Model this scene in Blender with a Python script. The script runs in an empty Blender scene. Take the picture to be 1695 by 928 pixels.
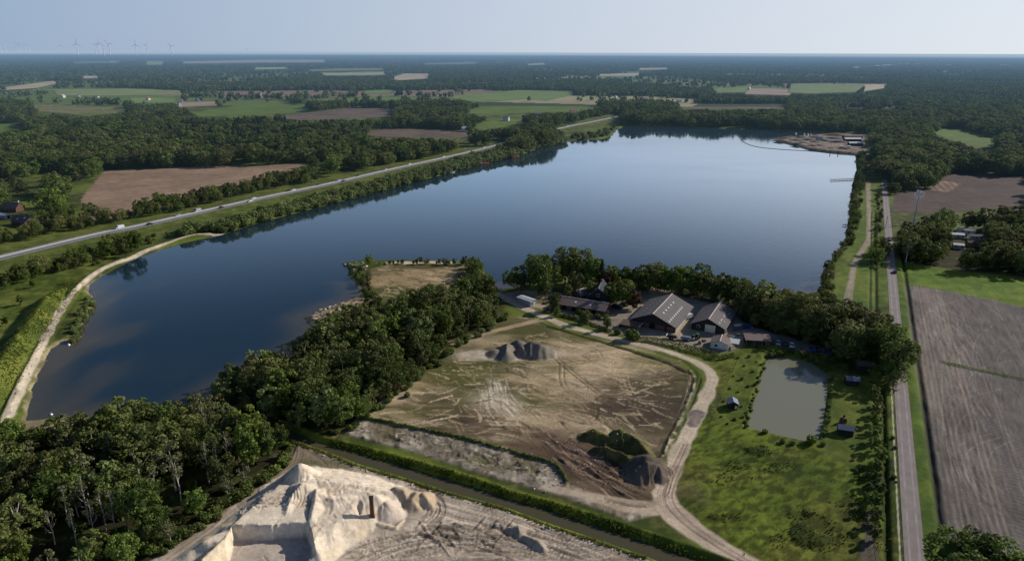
import bpy, bmesh, math, random
import numpy as np
from mathutils import Vector, Matrix, Euler
PI = math.pi
rad = math.radians
rng = np.random.default_rng(7)
random.seed(7)
C = bpy.context.scene.collection
scene = bpy.context.scene

# ------------------------------------------------------------------ camera
CAM_H, FPX, PW, PH = 110.0, 1130.0, 1695.0, 928.0
PITCH, ROLL = rad(18.52), rad(0.20)
cam_data = bpy.data.cameras.new("camera")
cam = bpy.data.objects.new("camera", cam_data)
C.objects.link(cam)
cam_data.sensor_width = 36.0
cam_data.lens = FPX / PW * 36.0
cam_data.clip_start = 1.0
cam_data.clip_end = 120000.0
cam.location = (0, 0, CAM_H)
CAM_M = Matrix.Rotation(PI / 2 - PITCH, 3, 'X') @ Matrix.Rotation(ROLL, 3, 'Z')
cam.rotation_euler = CAM_M.to_euler()
scene.camera = cam
CM = np.array(CAM_M)

def G(px, py, z=0.0):
    """ground point (at height z) seen at a pixel of the survey photo"""
    d = CM @ np.array([(px - PW / 2) / FPX, -(py - PH / 2) / FPX, -1.0])
    t = (z - CAM_H) / d[2]
    return (d[0] * t, d[1] * t)
def GP(pts, z=0.0):
    return np.array([G(a, b, z) for a, b in pts])
def PIX(x, y, z):
    p = np.stack([np.asarray(x, float), np.asarray(y, float), np.asarray(z, float) - CAM_H + 0 * np.asarray(x, float)], -1) @ CM
    w = np.maximum(-p[..., 2], 1e-3)
    return PW / 2 + FPX * p[..., 0] / w, PH / 2 - FPX * p[..., 1] / w

# ------------------------------------------------------------------ numeric helpers
def hash2(i, j, s):
    n = (i.astype(np.int64) * 374761393 + j.astype(np.int64) * 668265263 + s * 974711) & 0xffffffff
    n = ((n ^ (n >> 13)) * 1274126177) & 0xffffffff
    return ((n ^ (n >> 16)) & 0xffff) / 65535.0
def vnoise(x, y, s=0):
    i = np.floor(x); j = np.floor(y)
    fx = x - i; fy = y - j
    fx = fx * fx * (3 - 2 * fx); fy = fy * fy * (3 - 2 * fy)
    a = hash2(i, j, s); b = hash2(i + 1, j, s); c = hash2(i, j + 1, s); d = hash2(i + 1, j + 1, s)
    return (a * (1 - fx) + b * fx) * (1 - fy) + (c * (1 - fx) + d * fx) * fy
def fbm(x, y, sc, octv=4, s=0, gain=0.5):
    v = 0; a = 1.0; t = 0
    for o in range(octv):
        v = v + a * vnoise(x / sc + 17.3 * o, y / sc - 9.1 * o, s + o); t += a
        a *= gain; sc *= 0.47
    return v / t
def sstep(a, b, x):
    t = np.clip((x - a) / (b - a), 0, 1)
    return t * t * (3 - 2 * t)
def seg_dist(X, Y, pts, closed=False):
    """distance to a polyline, parameter along it (index + fraction)"""
    n = len(pts); best = np.full(X.shape, 1e18); par = np.zeros(X.shape)
    for k in range(n if closed else n - 1):
        x0, y0 = pts[k]; x1, y1 = pts[(k + 1) % n]
        dx, dy = x1 - x0, y1 - y0; L = dx * dx + dy * dy + 1e-12
        t = np.clip(((X - x0) * dx + (Y - y0) * dy) / L, 0, 1)
        d = (X - x0 - t * dx) ** 2 + (Y - y0 - t * dy) ** 2
        m = d < best
        best = np.where(m, d, best); par = np.where(m, k + t, par)
    return np.sqrt(best), par
def inside(X, Y, pts):
    c = np.zeros(X.shape, bool); n = len(pts)
    for k in range(n):
        x0, y0 = pts[k]; x1, y1 = pts[(k + 1) % n]
        if y0 == y1: continue
        c ^= ((y0 > Y) != (y1 > Y)) & (X < (x1 - x0) * (Y - y0) / (y1 - y0) + x0)
    return c
def sdf(X, Y, pts):
    d, _ = seg_dist(X, Y, pts, True)
    return np.where(inside(X, Y, pts), d, -d)
def curve(pts, step=2.0):
    """smooth resampled polyline through world points (Catmull-Rom)"""
    P = np.asarray(pts, float)
    if len(P) < 3:
        L = np.linalg.norm(P[1] - P[0]); n = max(2, int(L / step) + 1)
        return P[0] + (P[1] - P[0]) * np.linspace(0, 1, n)[:, None]
    Q = np.vstack([2 * P[0] - P[1], P, 2 * P[-1] - P[-2]]); out = []
    for k in range(1, len(Q) - 2):
        n = max(2, int(np.linalg.norm(Q[k + 1] - Q[k]) / step) + 1)
        t = np.linspace(0, 1, n, endpoint=False)[:, None]
        out.append(0.5 * (2 * Q[k] + (Q[k + 1] - Q[k - 1]) * t + (2 * Q[k - 1] - 5 * Q[k] + 4 * Q[k + 1] - Q[k + 2]) * t ** 2
                          + (3 * Q[k] - Q[k - 1] - 3 * Q[k + 1] + Q[k + 2]) * t ** 3))
    out.append(P[-1:])
    return np.vstack(out)
def S(r, g, b):
    f = lambda c: c / 12.92 if c <= 0.04045 else ((c + 0.055) / 1.055) ** 2.4
    return np.array([f(r / 255), f(g / 255), f(b / 255)])

# ------------------------------------------------------------------ materials
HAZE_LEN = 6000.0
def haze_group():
    g = bpy.data.node_groups.new("painted_haze", 'ShaderNodeTree')
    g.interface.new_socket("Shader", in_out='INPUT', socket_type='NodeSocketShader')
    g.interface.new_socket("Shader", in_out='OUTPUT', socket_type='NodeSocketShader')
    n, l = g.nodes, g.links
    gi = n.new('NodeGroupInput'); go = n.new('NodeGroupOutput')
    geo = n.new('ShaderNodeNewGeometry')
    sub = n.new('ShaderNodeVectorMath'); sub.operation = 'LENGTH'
    l.new(geo.outputs['Position'], sub.inputs[0])          # distance from the point below the camera, sets the painted haze
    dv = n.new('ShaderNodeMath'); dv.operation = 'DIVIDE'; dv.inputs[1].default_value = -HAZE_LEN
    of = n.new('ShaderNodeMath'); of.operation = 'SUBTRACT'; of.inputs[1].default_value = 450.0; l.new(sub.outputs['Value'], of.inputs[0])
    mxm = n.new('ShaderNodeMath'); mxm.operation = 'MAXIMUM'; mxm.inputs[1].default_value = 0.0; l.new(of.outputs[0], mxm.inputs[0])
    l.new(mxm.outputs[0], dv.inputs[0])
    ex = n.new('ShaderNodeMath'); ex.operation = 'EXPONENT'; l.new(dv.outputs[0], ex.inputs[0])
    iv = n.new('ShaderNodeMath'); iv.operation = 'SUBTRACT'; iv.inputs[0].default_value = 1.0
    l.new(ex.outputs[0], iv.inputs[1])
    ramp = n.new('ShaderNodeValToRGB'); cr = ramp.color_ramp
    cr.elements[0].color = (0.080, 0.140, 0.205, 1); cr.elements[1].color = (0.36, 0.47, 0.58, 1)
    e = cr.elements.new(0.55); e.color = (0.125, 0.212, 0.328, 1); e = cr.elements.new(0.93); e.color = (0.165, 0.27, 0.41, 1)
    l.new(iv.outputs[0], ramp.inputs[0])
    em = n.new('ShaderNodeEmission'); l.new(ramp.outputs[0], em.inputs['Color'])  # haze painted onto surfaces as emission, no real air volume
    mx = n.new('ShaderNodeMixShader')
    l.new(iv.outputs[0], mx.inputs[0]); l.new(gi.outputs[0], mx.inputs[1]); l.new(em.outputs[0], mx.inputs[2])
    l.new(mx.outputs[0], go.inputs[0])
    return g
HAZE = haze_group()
def new_mat(name):
    m = bpy.data.materials.new(name); m.use_nodes = True
    m.node_tree.nodes.clear()
    m.cycles.emission_sampling = 'NONE'
    return m, m.node_tree.nodes, m.node_tree.links
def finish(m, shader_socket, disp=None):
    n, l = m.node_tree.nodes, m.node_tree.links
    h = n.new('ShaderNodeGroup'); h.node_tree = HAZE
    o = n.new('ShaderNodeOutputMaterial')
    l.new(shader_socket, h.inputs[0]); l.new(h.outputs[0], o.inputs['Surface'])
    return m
def simple(name, col, rough=0.7, var=0.25, scale=1.2, bump=0.0, metal=0.0, spec=0.3, stretch=(1, 1, 1), coat=0.0):
    """plain painted / mineral surface with weathering noise"""
    m, n, l = new_mat(name)
    tc = n.new('ShaderNodeTexCoord'); mp = n.new('ShaderNodeMapping'); mp.inputs['Scale'].default_value = stretch
    l.new(tc.outputs['Object'], mp.inputs[0])
    ns = n.new('ShaderNodeTexNoise'); ns.inputs['Scale'].default_value = scale; ns.inputs['Detail'].default_value = 5
    l.new(mp.outputs[0], ns.inputs['Vector'])
    mr = n.new('ShaderNodeMapRange'); mr.inputs[1].default_value = 0.3; mr.inputs[2].default_value = 0.7
    mr.inputs[3].default_value = 1 - var; mr.inputs[4].default_value = 1 + var
    l.new(ns.outputs[0], mr.inputs[0])
    vm = n.new('ShaderNodeVectorMath'); vm.operation = 'SCALE'; vm.inputs[0].default_value = tuple(col)
    l.new(mr.outputs[0], vm.inputs['Scale'])
    p = n.new('ShaderNodeBsdfPrincipled'); l.new(vm.outputs[0], p.inputs['Base Color'])
    p.inputs['Roughness'].default_value = rough; p.inputs['Metallic'].default_value = metal
    p.inputs['Specular IOR Level'].default_value = spec
    if coat: p.inputs['Coat Weight'].default_value = coat
    if bump:
        bp = n.new('ShaderNodeBump'); bp.inputs['Strength'].default_value = bump; bp.inputs['Distance'].default_value = 0.1
        l.new(ns.outputs[0], bp.inputs['Height']); l.new(bp.outputs[0], p.inputs['Normal'])
    return finish(m, p.outputs[0])
def terrain_mat():
    m, n, l = new_mat("terrain")
    at = n.new('ShaderNodeAttribute'); at.attribute_name = "Col"
    geo = n.new('ShaderNodeNewGeometry')
    fac = None; prod = None
    for sc, amt in ((0.12, 0.12), (0.9, 0.14), (4.5, 0.16)):
        ns = n.new('ShaderNodeTexNoise'); ns.inputs['Scale'].default_value = sc; ns.inputs['Detail'].default_value = 4
        l.new(geo.outputs['Position'], ns.inputs['Vector'])
        mr = n.new('ShaderNodeMapRange'); mr.inputs[1].default_value = 0.3; mr.inputs[2].default_value = 0.7
        mr.inputs[3].default_value = 1 - amt; mr.inputs[4].default_value = 1 + amt
        l.new(ns.outputs[0], mr.inputs[0])
        if prod is None: prod = mr.outputs[0]
        else:
            mu = n.new('ShaderNodeMath'); mu.operation = 'MULTIPLY'
            l.new(prod, mu.inputs[0]); l.new(mr.outputs[0], mu.inputs[1]); prod = mu.outputs[0]
        fac = ns
    vm = n.new('ShaderNodeVectorMath'); vm.operation = 'SCALE'
    l.new(at.outputs['Color'], vm.inputs[0]); l.new(prod, vm.inputs['Scale'])
    p = n.new('ShaderNodeBsdfPrincipled'); l.new(vm.outputs[0], p.inputs['Base Color'])
    p.inputs['Roughness'].default_value = 0.95; p.inputs['Specular IOR Level'].default_value = 0.1
    bp = n.new('ShaderNodeBump'); bp.inputs['Strength'].default_value = 0.5; bp.inputs['Distance'].default_value = 0.12
    l.new(fac.outputs[0], bp.inputs['Height']); l.new(bp.outputs[0], p.inputs['Normal'])
    return finish(m, p.outputs[0])
def water_mat(name, deep, shallow, rough, ripple, scale=0.5, var=0.35, ior=1.38):
    m, n, l = new_mat(name)
    geo = n.new('ShaderNodeNewGeometry')
    at = n.new('ShaderNodeAttribute'); at.attribute_name = "shallow"
    big = n.new('ShaderNodeTexNoise'); big.inputs['Scale'].default_value = 0.011; big.inputs['Detail'].default_value = 5
    mp = n.new('ShaderNodeMapping'); mp.inputs['Scale'].default_value = (0.45, 1.0, 1.0); mp.inputs['Rotation'].default_value = (0, 0, rad(-14))
    l.new(geo.outputs['Position'], mp.inputs[0]); l.new(mp.outputs[0], big.inputs['Vector'])
    mix = n.new('ShaderNodeMix'); mix.data_type = 'RGBA'
    mix.inputs[6].default_value = (*deep, 1); mix.inputs[7].default_value = (*shallow, 1)
    l.new(at.outputs['Fac'], mix.inputs[0])
    p = n.new('ShaderNodeBsdfPrincipled'); l.new(mix.outputs[2], p.inputs['Base Color'])
    p.inputs['IOR'].default_value = ior; p.inputs['Specular IOR Level'].default_value = 0.5
    mr = n.new('ShaderNodeMapRange'); mr.inputs[1].default_value = 0.3; mr.inputs[2].default_value = 0.7
    mr.inputs[3].default_value = rough * (1 - var); mr.inputs[4].default_value = rough * (1 + var)
    l.new(big.outputs[0], mr.inputs[0]); l.new(mr.outputs[0], p.inputs['Roughness'])
    wv = n.new('ShaderNodeTexNoise'); wv.inputs['Scale'].default_value = scale; wv.inputs['Detail'].default_value = 3
    m2 = n.new('ShaderNodeMapping'); m2.inputs['Scale'].default_value = (0.6, 1.0, 1.0)
    l.new(geo.outputs['Position'], m2.inputs[0]); l.new(m2.outputs[0], wv.inputs['Vector'])
    bp = n.new('ShaderNodeBump'); bp.inputs['Distance'].default_value = 0.25
    st = n.new('ShaderNodeMapRange'); st.inputs[1].default_value = 0.35; st.inputs[2].default_value = 0.65
    st.inputs[3].default_value = ripple * 0.25; st.inputs[4].default_value = ripple * 1.5
    l.new(big.outputs[0], st.inputs[0]); l.new(st.outputs[0], bp.inputs['Strength'])
    l.new(wv.outputs[0], bp.inputs['Height']); l.new(bp.outputs[0], p.inputs['Normal'])
    return finish(m, p.outputs[0])
def leaf_mat(name, c0, c1, c2, trans=0.25, tint=0.35):
    m, n, l = new_mat(name)
    oi = n.new('ShaderNodeObjectInfo'); at = n.new('ShaderNodeAttribute'); at.attribute_name = "lv"
    geo = n.new('ShaderNodeNewGeometry')
    mix = n.new('ShaderNodeMix'); mix.data_type = 'RGBA'
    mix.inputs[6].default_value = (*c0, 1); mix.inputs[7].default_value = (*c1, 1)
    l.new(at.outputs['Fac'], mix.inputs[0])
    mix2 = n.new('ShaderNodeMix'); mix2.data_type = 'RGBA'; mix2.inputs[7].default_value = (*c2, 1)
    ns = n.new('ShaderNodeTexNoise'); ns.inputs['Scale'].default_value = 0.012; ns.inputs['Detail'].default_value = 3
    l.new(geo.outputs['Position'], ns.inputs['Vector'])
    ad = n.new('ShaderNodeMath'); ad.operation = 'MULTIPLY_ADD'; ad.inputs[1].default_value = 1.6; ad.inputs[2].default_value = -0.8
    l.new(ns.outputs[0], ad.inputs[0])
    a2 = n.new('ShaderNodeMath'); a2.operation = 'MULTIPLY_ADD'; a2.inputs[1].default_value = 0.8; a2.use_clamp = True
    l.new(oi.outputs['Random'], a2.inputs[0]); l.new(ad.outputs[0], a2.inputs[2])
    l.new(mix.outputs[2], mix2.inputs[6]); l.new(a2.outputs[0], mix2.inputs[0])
    mr = n.new('ShaderNodeMapRange'); mr.inputs[3].default_value = 1 - tint; mr.inputs[4].default_value = 1 + tint
    ml = n.new('ShaderNodeMath'); ml.operation = 'FRACT'
    m3 = n.new('ShaderNodeMath'); m3.operation = 'MULTIPLY'; m3.inputs[1].default_value = 37.77
    l.new(oi.outputs['Random'], m3.inputs[0]); l.new(m3.outputs[0], ml.inputs[0]); l.new(ml.outputs[0], mr.inputs[0])
    vm = n.new('ShaderNodeVectorMath'); vm.operation = 'SCALE'
    l.new(mix2.outputs[2], vm.inputs[0]); l.new(mr.outputs[0], vm.inputs['Scale'])
    d = n.new('ShaderNodeBsdfPrincipled'); l.new(vm.outputs[0], d.inputs['Base Color'])
    d.inputs['Roughness'].default_value = 0.7; d.inputs['Specular IOR Level'].default_value = 0.2
    t = n.new('ShaderNodeBsdfTranslucent'); l.new(vm.outputs[0], t.inputs['Color'])
    mx = n.new('ShaderNodeMixShader'); mx.inputs[0].default_value = trans
    l.new(d.outputs[0], mx.inputs[1]); l.new(t.outputs[0], mx.inputs[2])
    return finish(m, mx.outputs[0])
M = {}
M['terrain'] = terrain_mat()

# ------------------------------------------------------------------ object helpers
def tag(o, label=None, cat=None, group=None, kind=None):
    if label: o['label'] = label
    if cat: o['category'] = cat
    if group: o['group'] = group
    if kind: o['kind'] = kind
    return o
def link(name, me, parent=None, mat=None, loc=None, rotz=None):
    o = bpy.data.objects.new(name, me); C.objects.link(o)
    if mat is not None and me is not None and not me.materials: me.materials.append(mat)
    if parent is not None: o.parent = parent
    if loc is not None: o.location = loc
    if rotz is not None: o.rotation_euler = (0, 0, rotz)
    return o
def thing(name, label, cat, loc=(0, 0, 0), rotz=0.0, group=None, scale=1.0):
    o = bpy.data.objects.new(name, None); C.objects.link(o)
    o.empty_display_size = 0.5
    o.location = loc; o.rotation_euler = (0, 0, rotz)
    if scale != 1.0: o.scale = (scale,) * 3
    return tag(o, label, cat, group)
def copy_thing(root, loc, rotz, label, group=None, scale=None):
    r = root.copy(); C.objects.link(r); r.location = loc; r.rotation_euler = (0, 0, rotz); r['label'] = label
    if group: r['group'] = group
    if scale is not None: r.scale = (scale,) * 3
    for ch in list(root.children):
        c = ch.copy(); C.objects.link(c); c.parent = r
        for g in list(ch.children):
            d = g.copy(); C.objects.link(d); d.parent = c
    return r
def mesh_np(name, V, F, smooth=False):
    """mesh from arrays; F is (n,3) or (n,4)"""
    V = np.asarray(V, np.float32); F = np.asarray(F, np.int32)
    me = bpy.data.meshes.new(name); k = F.shape[1]
    me.vertices.add(len(V)); me.vertices.foreach_set('co', V.ravel())
    me.loops.add(F.size); me.loops.foreach_set('vertex_index', F.ravel())
    me.polygons.add(len(F)); me.polygons.foreach_set('loop_start', np.arange(0, F.size, k, dtype=np.int32))
    me.polygons.foreach_set('use_smooth', np.full(len(F), smooth))
    me.update(calc_edges=True)
    return me
def set_col(me, col, name="Col"):
    a = me.attributes.new(name, 'FLOAT_COLOR', 'POINT')
    c4 = np.ones((len(col), 4), np.float32); c4[:, :3] = col
    a.data.foreach_set('color', c4.ravel())
def set_float(me, v, name):
    a = me.attributes.new(name, 'FLOAT', 'POINT'); a.data.foreach_set('value', np.asarray(v, np.float32))

class MB:
    """collects boxes, prisms, tubes into one mesh; each bit has a material slot"""
    def __init__(self): self.v = []; self.f = []; self.m = []; self.mats = []
    def slot(self, mat):
        if mat not in self.mats: self.mats.append(mat)
        return self.mats.index(mat)
    def add(self, V, F, mat=None):
        b = len(self.v); s = self.slot(mat)
        self.v += [tuple(p) for p in V]; self.f += [tuple(i + b for i in f) for f in F]; self.m += [s] * len(F)
    def box(self, c, d, mat=None, rz=0.0, taper=1.0):
        x, y, z = d[0] / 2, d[1] / 2, d[2] / 2; cr, sr = math.cos(rz), math.sin(rz); V = []
        for sz in (-1, 1):
            k = taper if sz > 0 else 1.0
            for sx, sy in ((-1, -1), (1, -1), (1, 1), (-1, 1)):
                px, py = sx * x * k, sy * y * k
                V.append((c[0] + px * cr - py * sr, c[1] + px * sr + py * cr, c[2] + sz * z))
        self.add(V, [(3, 2, 1, 0), (4, 5, 6, 7), (0, 1, 5, 4), (1, 2, 6, 5), (2, 3, 7, 6), (3, 0, 4, 7)], mat)
    def hexa(self, V, mat=None):
        self.add(V, [(3, 2, 1, 0), (4, 5, 6, 7), (0, 1, 5, 4), (1, 2, 6, 5), (2, 3, 7, 6), (3, 0, 4, 7)], mat)
    def prism(self, poly, y0, y1, mat=None):
        """profile in x,z extruded along y"""
        n = len(poly); V = [(p[0], y0, p[1]) for p in poly] + [(p[0], y1, p[1]) for p in poly]
        F = [tuple(range(n)), tuple(range(2 * n - 1, n - 1, -1))] + [((i + 1) % n, i, i + n, (i + 1) % n + n) for i in range(n)]
        self.add(V, F, mat)
    def tube(self, pts, r, mat=None, seg=7, r1=None):
        P = [Vector(p) for p in pts]; n = len(P); V = []; F = []
        for i, p in enumerate(P):
            d = (P[min(i + 1, n - 1)] - P[max(i - 1, 0)]).normalized()
            a = d.cross(Vector((0, 0, 1)) if abs(d.z) < 0.9 else Vector((1, 0, 0))).normalized(); b = d.cross(a)
            rr = r if r1 is None else r + (r1 - r) * i / (n - 1)
            for k in range(seg):
                t = 2 * PI * k / seg; V.append(p + (a * math.cos(t) + b * math.sin(t)) * rr)
        for i in range(n - 1):
            for k in range(seg):
                F.append((i * seg + k, i * seg + (k + 1) % seg, (i + 1) * seg + (k + 1) % seg, (i + 1) * seg + k))
        F.append(tuple(range(seg - 1, -1, -1))); F.append(tuple((n - 1) * seg + k for k in range(seg)))
        self.add(V, F, mat)
    def lathe(self, prof, mat=None, seg=12, c=(0, 0, 0), axis='z'):
        V = []; F = []; n = len(prof)
        for r, h in prof:
            for k in range(seg):
                t = 2 * PI * k / seg; a, b = r * math.cos(t), r * math.sin(t)
                V.append((c[0] + a, c[1] + b, c[2] + h) if axis == 'z' else (c[0] + h, c[1] + a, c[2] + b))
        for i in range(n - 1):
            for k in range(seg):
                F.append((i * seg + k, i * seg + (k + 1) % seg, (i + 1) * seg + (k + 1) % seg, (i + 1) * seg + k))
        F.append(tuple(range(seg - 1, -1, -1))); F.append(tuple((n - 1) * seg + k for k in range(seg)))
        self.add(V, F, mat)
    def mesh(self, name):
        me = bpy.data.meshes.new(name); me.from_pydata(self.v, [], self.f)
        for mt in self.mats:
            if mt is not None: me.materials.append(mt)
        me.polygons.foreach_set('material_index', np.array(self.m, np.int32))
        me.update(); return me
    def build(self, name, parent=None, bevel=0.0, loc=None, rotz=None):
        o = link(name, self.mesh(name), parent, None, loc, rotz)
        if bevel:
            b = o.modifiers.new('bevel', 'BEVEL'); b.width = bevel; b.segments = 2; b.limit_method = 'ANGLE'
        return o
# ------------------------------------------------------------------ terrain grid
ys = [104.0]
while ys[-1] < 1490:
    ys.append(ys[-1] + 0.37 * (ys[-1] / 120.0) ** 1.1)
YS = np.array(ys); NR = len(YS); NC = 1281
HW = 0.80 * YS * 1.12 + 22.0
U = np.linspace(-1, 1, NC)
X = (U[None, :] * HW[:, None]).ravel(); Y = np.repeat(YS, NC)
Z = (fbm(X, Y, 55, 3, 1) - 0.5) * 0.7 + (fbm(X, Y, 7, 2, 4) - 0.5) * 0.25
COL = np.empty((X.size, 3)); REG = np.zeros(X.size, np.int8)
REGN = ['ground', 'sand_yard', 'dirt_field', 'meadow', 'ploughed_field', 'gravel_road', 'shore', 'farmyard', 'grass_field', 'spoil_strip', 'quarry_spit', 'grass_verge']
RID = {k: i for i, k in enumerate(REGN)}
NA = fbm(X, Y, 30, 4, 11); NB = fbm(X, Y, 4.5, 3, 21); ND = fbm(X, Y, 1.6, 2, 31)
def lerp(a, b, t): return a + (b - a) * t
def near(pts, m):
    P = np.asarray(pts); x0, y0 = P.min(0) - m; x1, y1 = P.max(0) + m
    r0, r1 = np.searchsorted(YS, y0), np.searchsorted(YS, y1)
    s = np.arange(r0 * NC, r1 * NC)
    return s[(X[s] > x0) & (X[s] < x1)]
def paint(idx, col, a):
    a = np.asarray(a)[..., None] if np.ndim(a) else a
    COL[idx] = COL[idx] * (1 - a) + np.asarray(col) * a
def area(pts, margin=3.0):
    idx = near(pts, margin); return idx, sdf(X[idx], Y[idx], pts)
def groundz(x, y):
    r = int(np.clip(np.searchsorted(YS, y), 0, NR - 1))
    c = int(np.clip(round((x / HW[r] + 1) / 2 * (NC - 1)), 0, NC - 1))
    return float(Z[r * NC + c])
g0, g1, g2 = S(58, 68, 30), S(92, 104, 42), S(112, 112, 62)
COL[:] = lerp(g0, g1, sstep(0.35, 0.65, NA)[:, None])
COL[:] = lerp(COL, g2, (0.5 * sstep(0.5, 0.75, NB))[:, None])

# --- distant and middle fields, traced where they lie
def field(px, col, col2, reg, noise=0.5, stripes=None, z0=0.15):
    P = GP(px); idx, sd = area(P, 4)
    a = sstep(-1.5, 1.5, sd + (NB[idx] - 0.5) * 4)
    c = lerp(np.asarray(col), np.asarray(col2), np.clip((sstep(0.3, 0.7, NA[idx]) * (1 - noise) + noise * sstep(0.3, 0.7, NB[idx])), 0, 1)[:, None])
    if stripes:
        ang, wl, amp = stripes
        s = X[idx] * math.sin(ang) - Y[idx] * math.cos(ang)
        w = np.sin(2 * PI * s / wl + 1.3 * fbm(X[idx], Y[idx], 40, 2, 77)) * (0.4 + NA[idx])
        c = c * (1 + amp * w)[:, None]
    paint(idx, c, a); REG[idx[sd > 0]] = RID[reg]
    Z[idx] = lerp(Z[idx], z0 + 0.1 * (NA[idx] - .5), a)
    return P
tan_l, tan_d = S(150, 127, 106), S(124, 105, 88)
soil_l, soil_d = S(114, 99, 88), S(90, 79, 72)
gr_l, gr_d = S(100, 120, 54), S(84, 102, 44)
MID_FIELDS = [
    ([(173, 282), (300, 277), (400, 274), (497, 271), (522, 281), (470, 300), (410, 312), (330, 332), (260, 348), (215, 358), (150, 365), (133, 331)], tan_l, tan_d, 'ploughed_field', (rad(20), 9.0, .05)),
    ([(440, 195), (580, 178), (657, 180), (650, 193), (500, 199)], soil_l, soil_d, 'ploughed_field', (rad(5), 14, .08)),
    ([(600, 221), (625, 213), (720, 214), (795, 220), (760, 229), (620, 226)], soil_l, soil_d, 'ploughed_field', None),
    ([(296, 190), (405, 173), (520, 173), (500, 186), (340, 193)], gr_l, gr_d, 'grass_field', None),
    ([(752, 186), (870, 166), (1008, 170), (960, 184), (800, 189)], gr_l, gr_d, 'grass_field', None),
    ([(770, 209), (830, 196), (877, 197), (872, 206), (800, 214)], gr_l, gr_d, 'grass_field', None),
    ([(1105, 180), (1130, 171), (1300, 172), (1310, 180)], soil_l, soil_d, 'ploughed_field', None),
    ([(1375, 179), (1400, 173), (1500, 174), (1510, 180)], soil_l, soil_d, 'ploughed_field', None),
    ([(1528, 214), (1590, 213), (1625, 224), (1662, 240), (1640, 245), (1590, 236), (1560, 226)], gr_l, gr_d, 'grass_field', None),
    ([(1480, 318), (1540, 313), (1568, 288), (1720, 292), (1720, 352), (1620, 345), (1560, 352), (1478, 350)], S(92, 78, 72), S(74, 64, 62), 'ploughed_field', (rad(-62), 7.0, .10)),
    ([(1537, 314), (1558, 299), (1592, 304), (1568, 319)], S(150, 128, 108), S(110, 92, 80), 'ploughed_field', (rad(68), 5.5, .30)),
]
MIDP = [field(p, a, b, r, 0.4, s) for p, a, b, r, s in MID_FIELDS]
field([(-60, 208), (15, 206), (40, 208), (30, 214), (-60, 217)], gr_l, gr_d, 'grass_field')
field([(-60, 190), (10, 186), (20, 192), (-60, 198)], soil_l, soil_d, 'ploughed_field')
field([(50, 172), (200, 176), (215, 186), (140, 190), (60, 184)], S(132, 120, 92), gr_d, 'grass_field')

# --- forest floor under the woods
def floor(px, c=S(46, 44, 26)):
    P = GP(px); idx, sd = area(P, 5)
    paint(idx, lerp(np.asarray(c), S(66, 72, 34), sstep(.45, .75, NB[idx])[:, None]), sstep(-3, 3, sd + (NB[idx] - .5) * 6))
WOOD_SW = [(-160, 790), (-20, 748), (60, 735), (120, 722), (180, 710), (250, 707), (320, 690), (352, 672), (385, 690), (430, 705), (478, 722), (486, 742), (468, 775), (420, 806), (380, 836), (330, 876), (262, 922), (190, 975), (-80, 1010)]
WOOD_MID = [(352, 672), (372, 648), (420, 622), (470, 602), (520, 566), (560, 546), (600, 530), (640, 520), (690, 506), (740, 500), (775, 488), (800, 476), (828, 500), (838, 520), (800, 546), (745, 578), (705, 611), (655, 655), (600, 692), (562, 714), (540, 722), (480, 712), (430, 700), (385, 690)]
BELT = [(1058, 468), (1130, 478), (1200, 494), (1260, 510), (1330, 522), (1390, 532), (1440, 545), (1474, 575), (1490, 612), (1489, 640), (1466, 650), (1446, 614), (1400, 588), (1330, 568), (1280, 552), (1240, 540), (1205, 508), (1130, 488), (1058, 480)]
for w in (WOOD_SW, WOOD_MID, BELT): floor(w)
floor([(1474, 392), (1500, 377), (1560, 382), (1620, 378), (1720, 376), (1720, 460), (1640, 452), (1560, 444), (1500, 434), (1476, 424)])

# --- grass verges of the motorway, dyke grass, lakeside meadow strip
def lush(px, c0=S(72, 84, 36), c1=S(98, 104, 50), reg='grass_verge'):
    P = GP(px); idx, sd = area(P, 4)
    c = lerp(c0, c1, sstep(.35, .65, NB[idx] * .6 + NA[idx] * .4)[:, None]) * (0.8 + 0.4 * ND[idx])[:, None]
    paint(idx, c, sstep(-1.5, 1.5, sd + (NB[idx] - .5) * 4)); REG[idx[sd > 0]] = RID[reg]
lush([(-90, 430), (0, 402), (162, 372), (236, 358), (425, 318), (547, 294), (648, 273), (747, 253), (828, 234), (929, 209), (1025, 190), (1030, 200), (929, 222), (830, 252), (748, 272), (648, 296), (547, 322), (430, 352), (330, 380), (250, 400), (160, 430), (60, 470), (-90, 520)])
lush([(-120, 640), (-120, 470), (100, 455), (165, 440), (280, 402), (200, 430), (140, 462), (105, 490), (60, 560), (-10, 690), (-60, 760)], S(68, 82, 32), S(104, 110, 48), 'meadow')
lush([(1440, 300), (1452, 300), (1452, 400), (1480, 430), (1476, 506), (1375, 505), (1380, 470), (1400, 420), (1412, 380), (1420, 320)], S(74, 96, 36), S(100, 112, 48), 'meadow')
lush([(1484, 432), (1560, 447), (1640, 456), (1760, 470), (1760, 518), (1633, 494), (1497, 467)], S(76, 102, 32), S(98, 118, 42), 'grass_field')
lush([(1488, 455), (1497, 467), (1530, 700), (1552, 870), (1575, 1000), (1510, 1000), (1500, 700), (1483, 500)], S(64, 86, 30), S(86, 102, 38))

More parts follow.
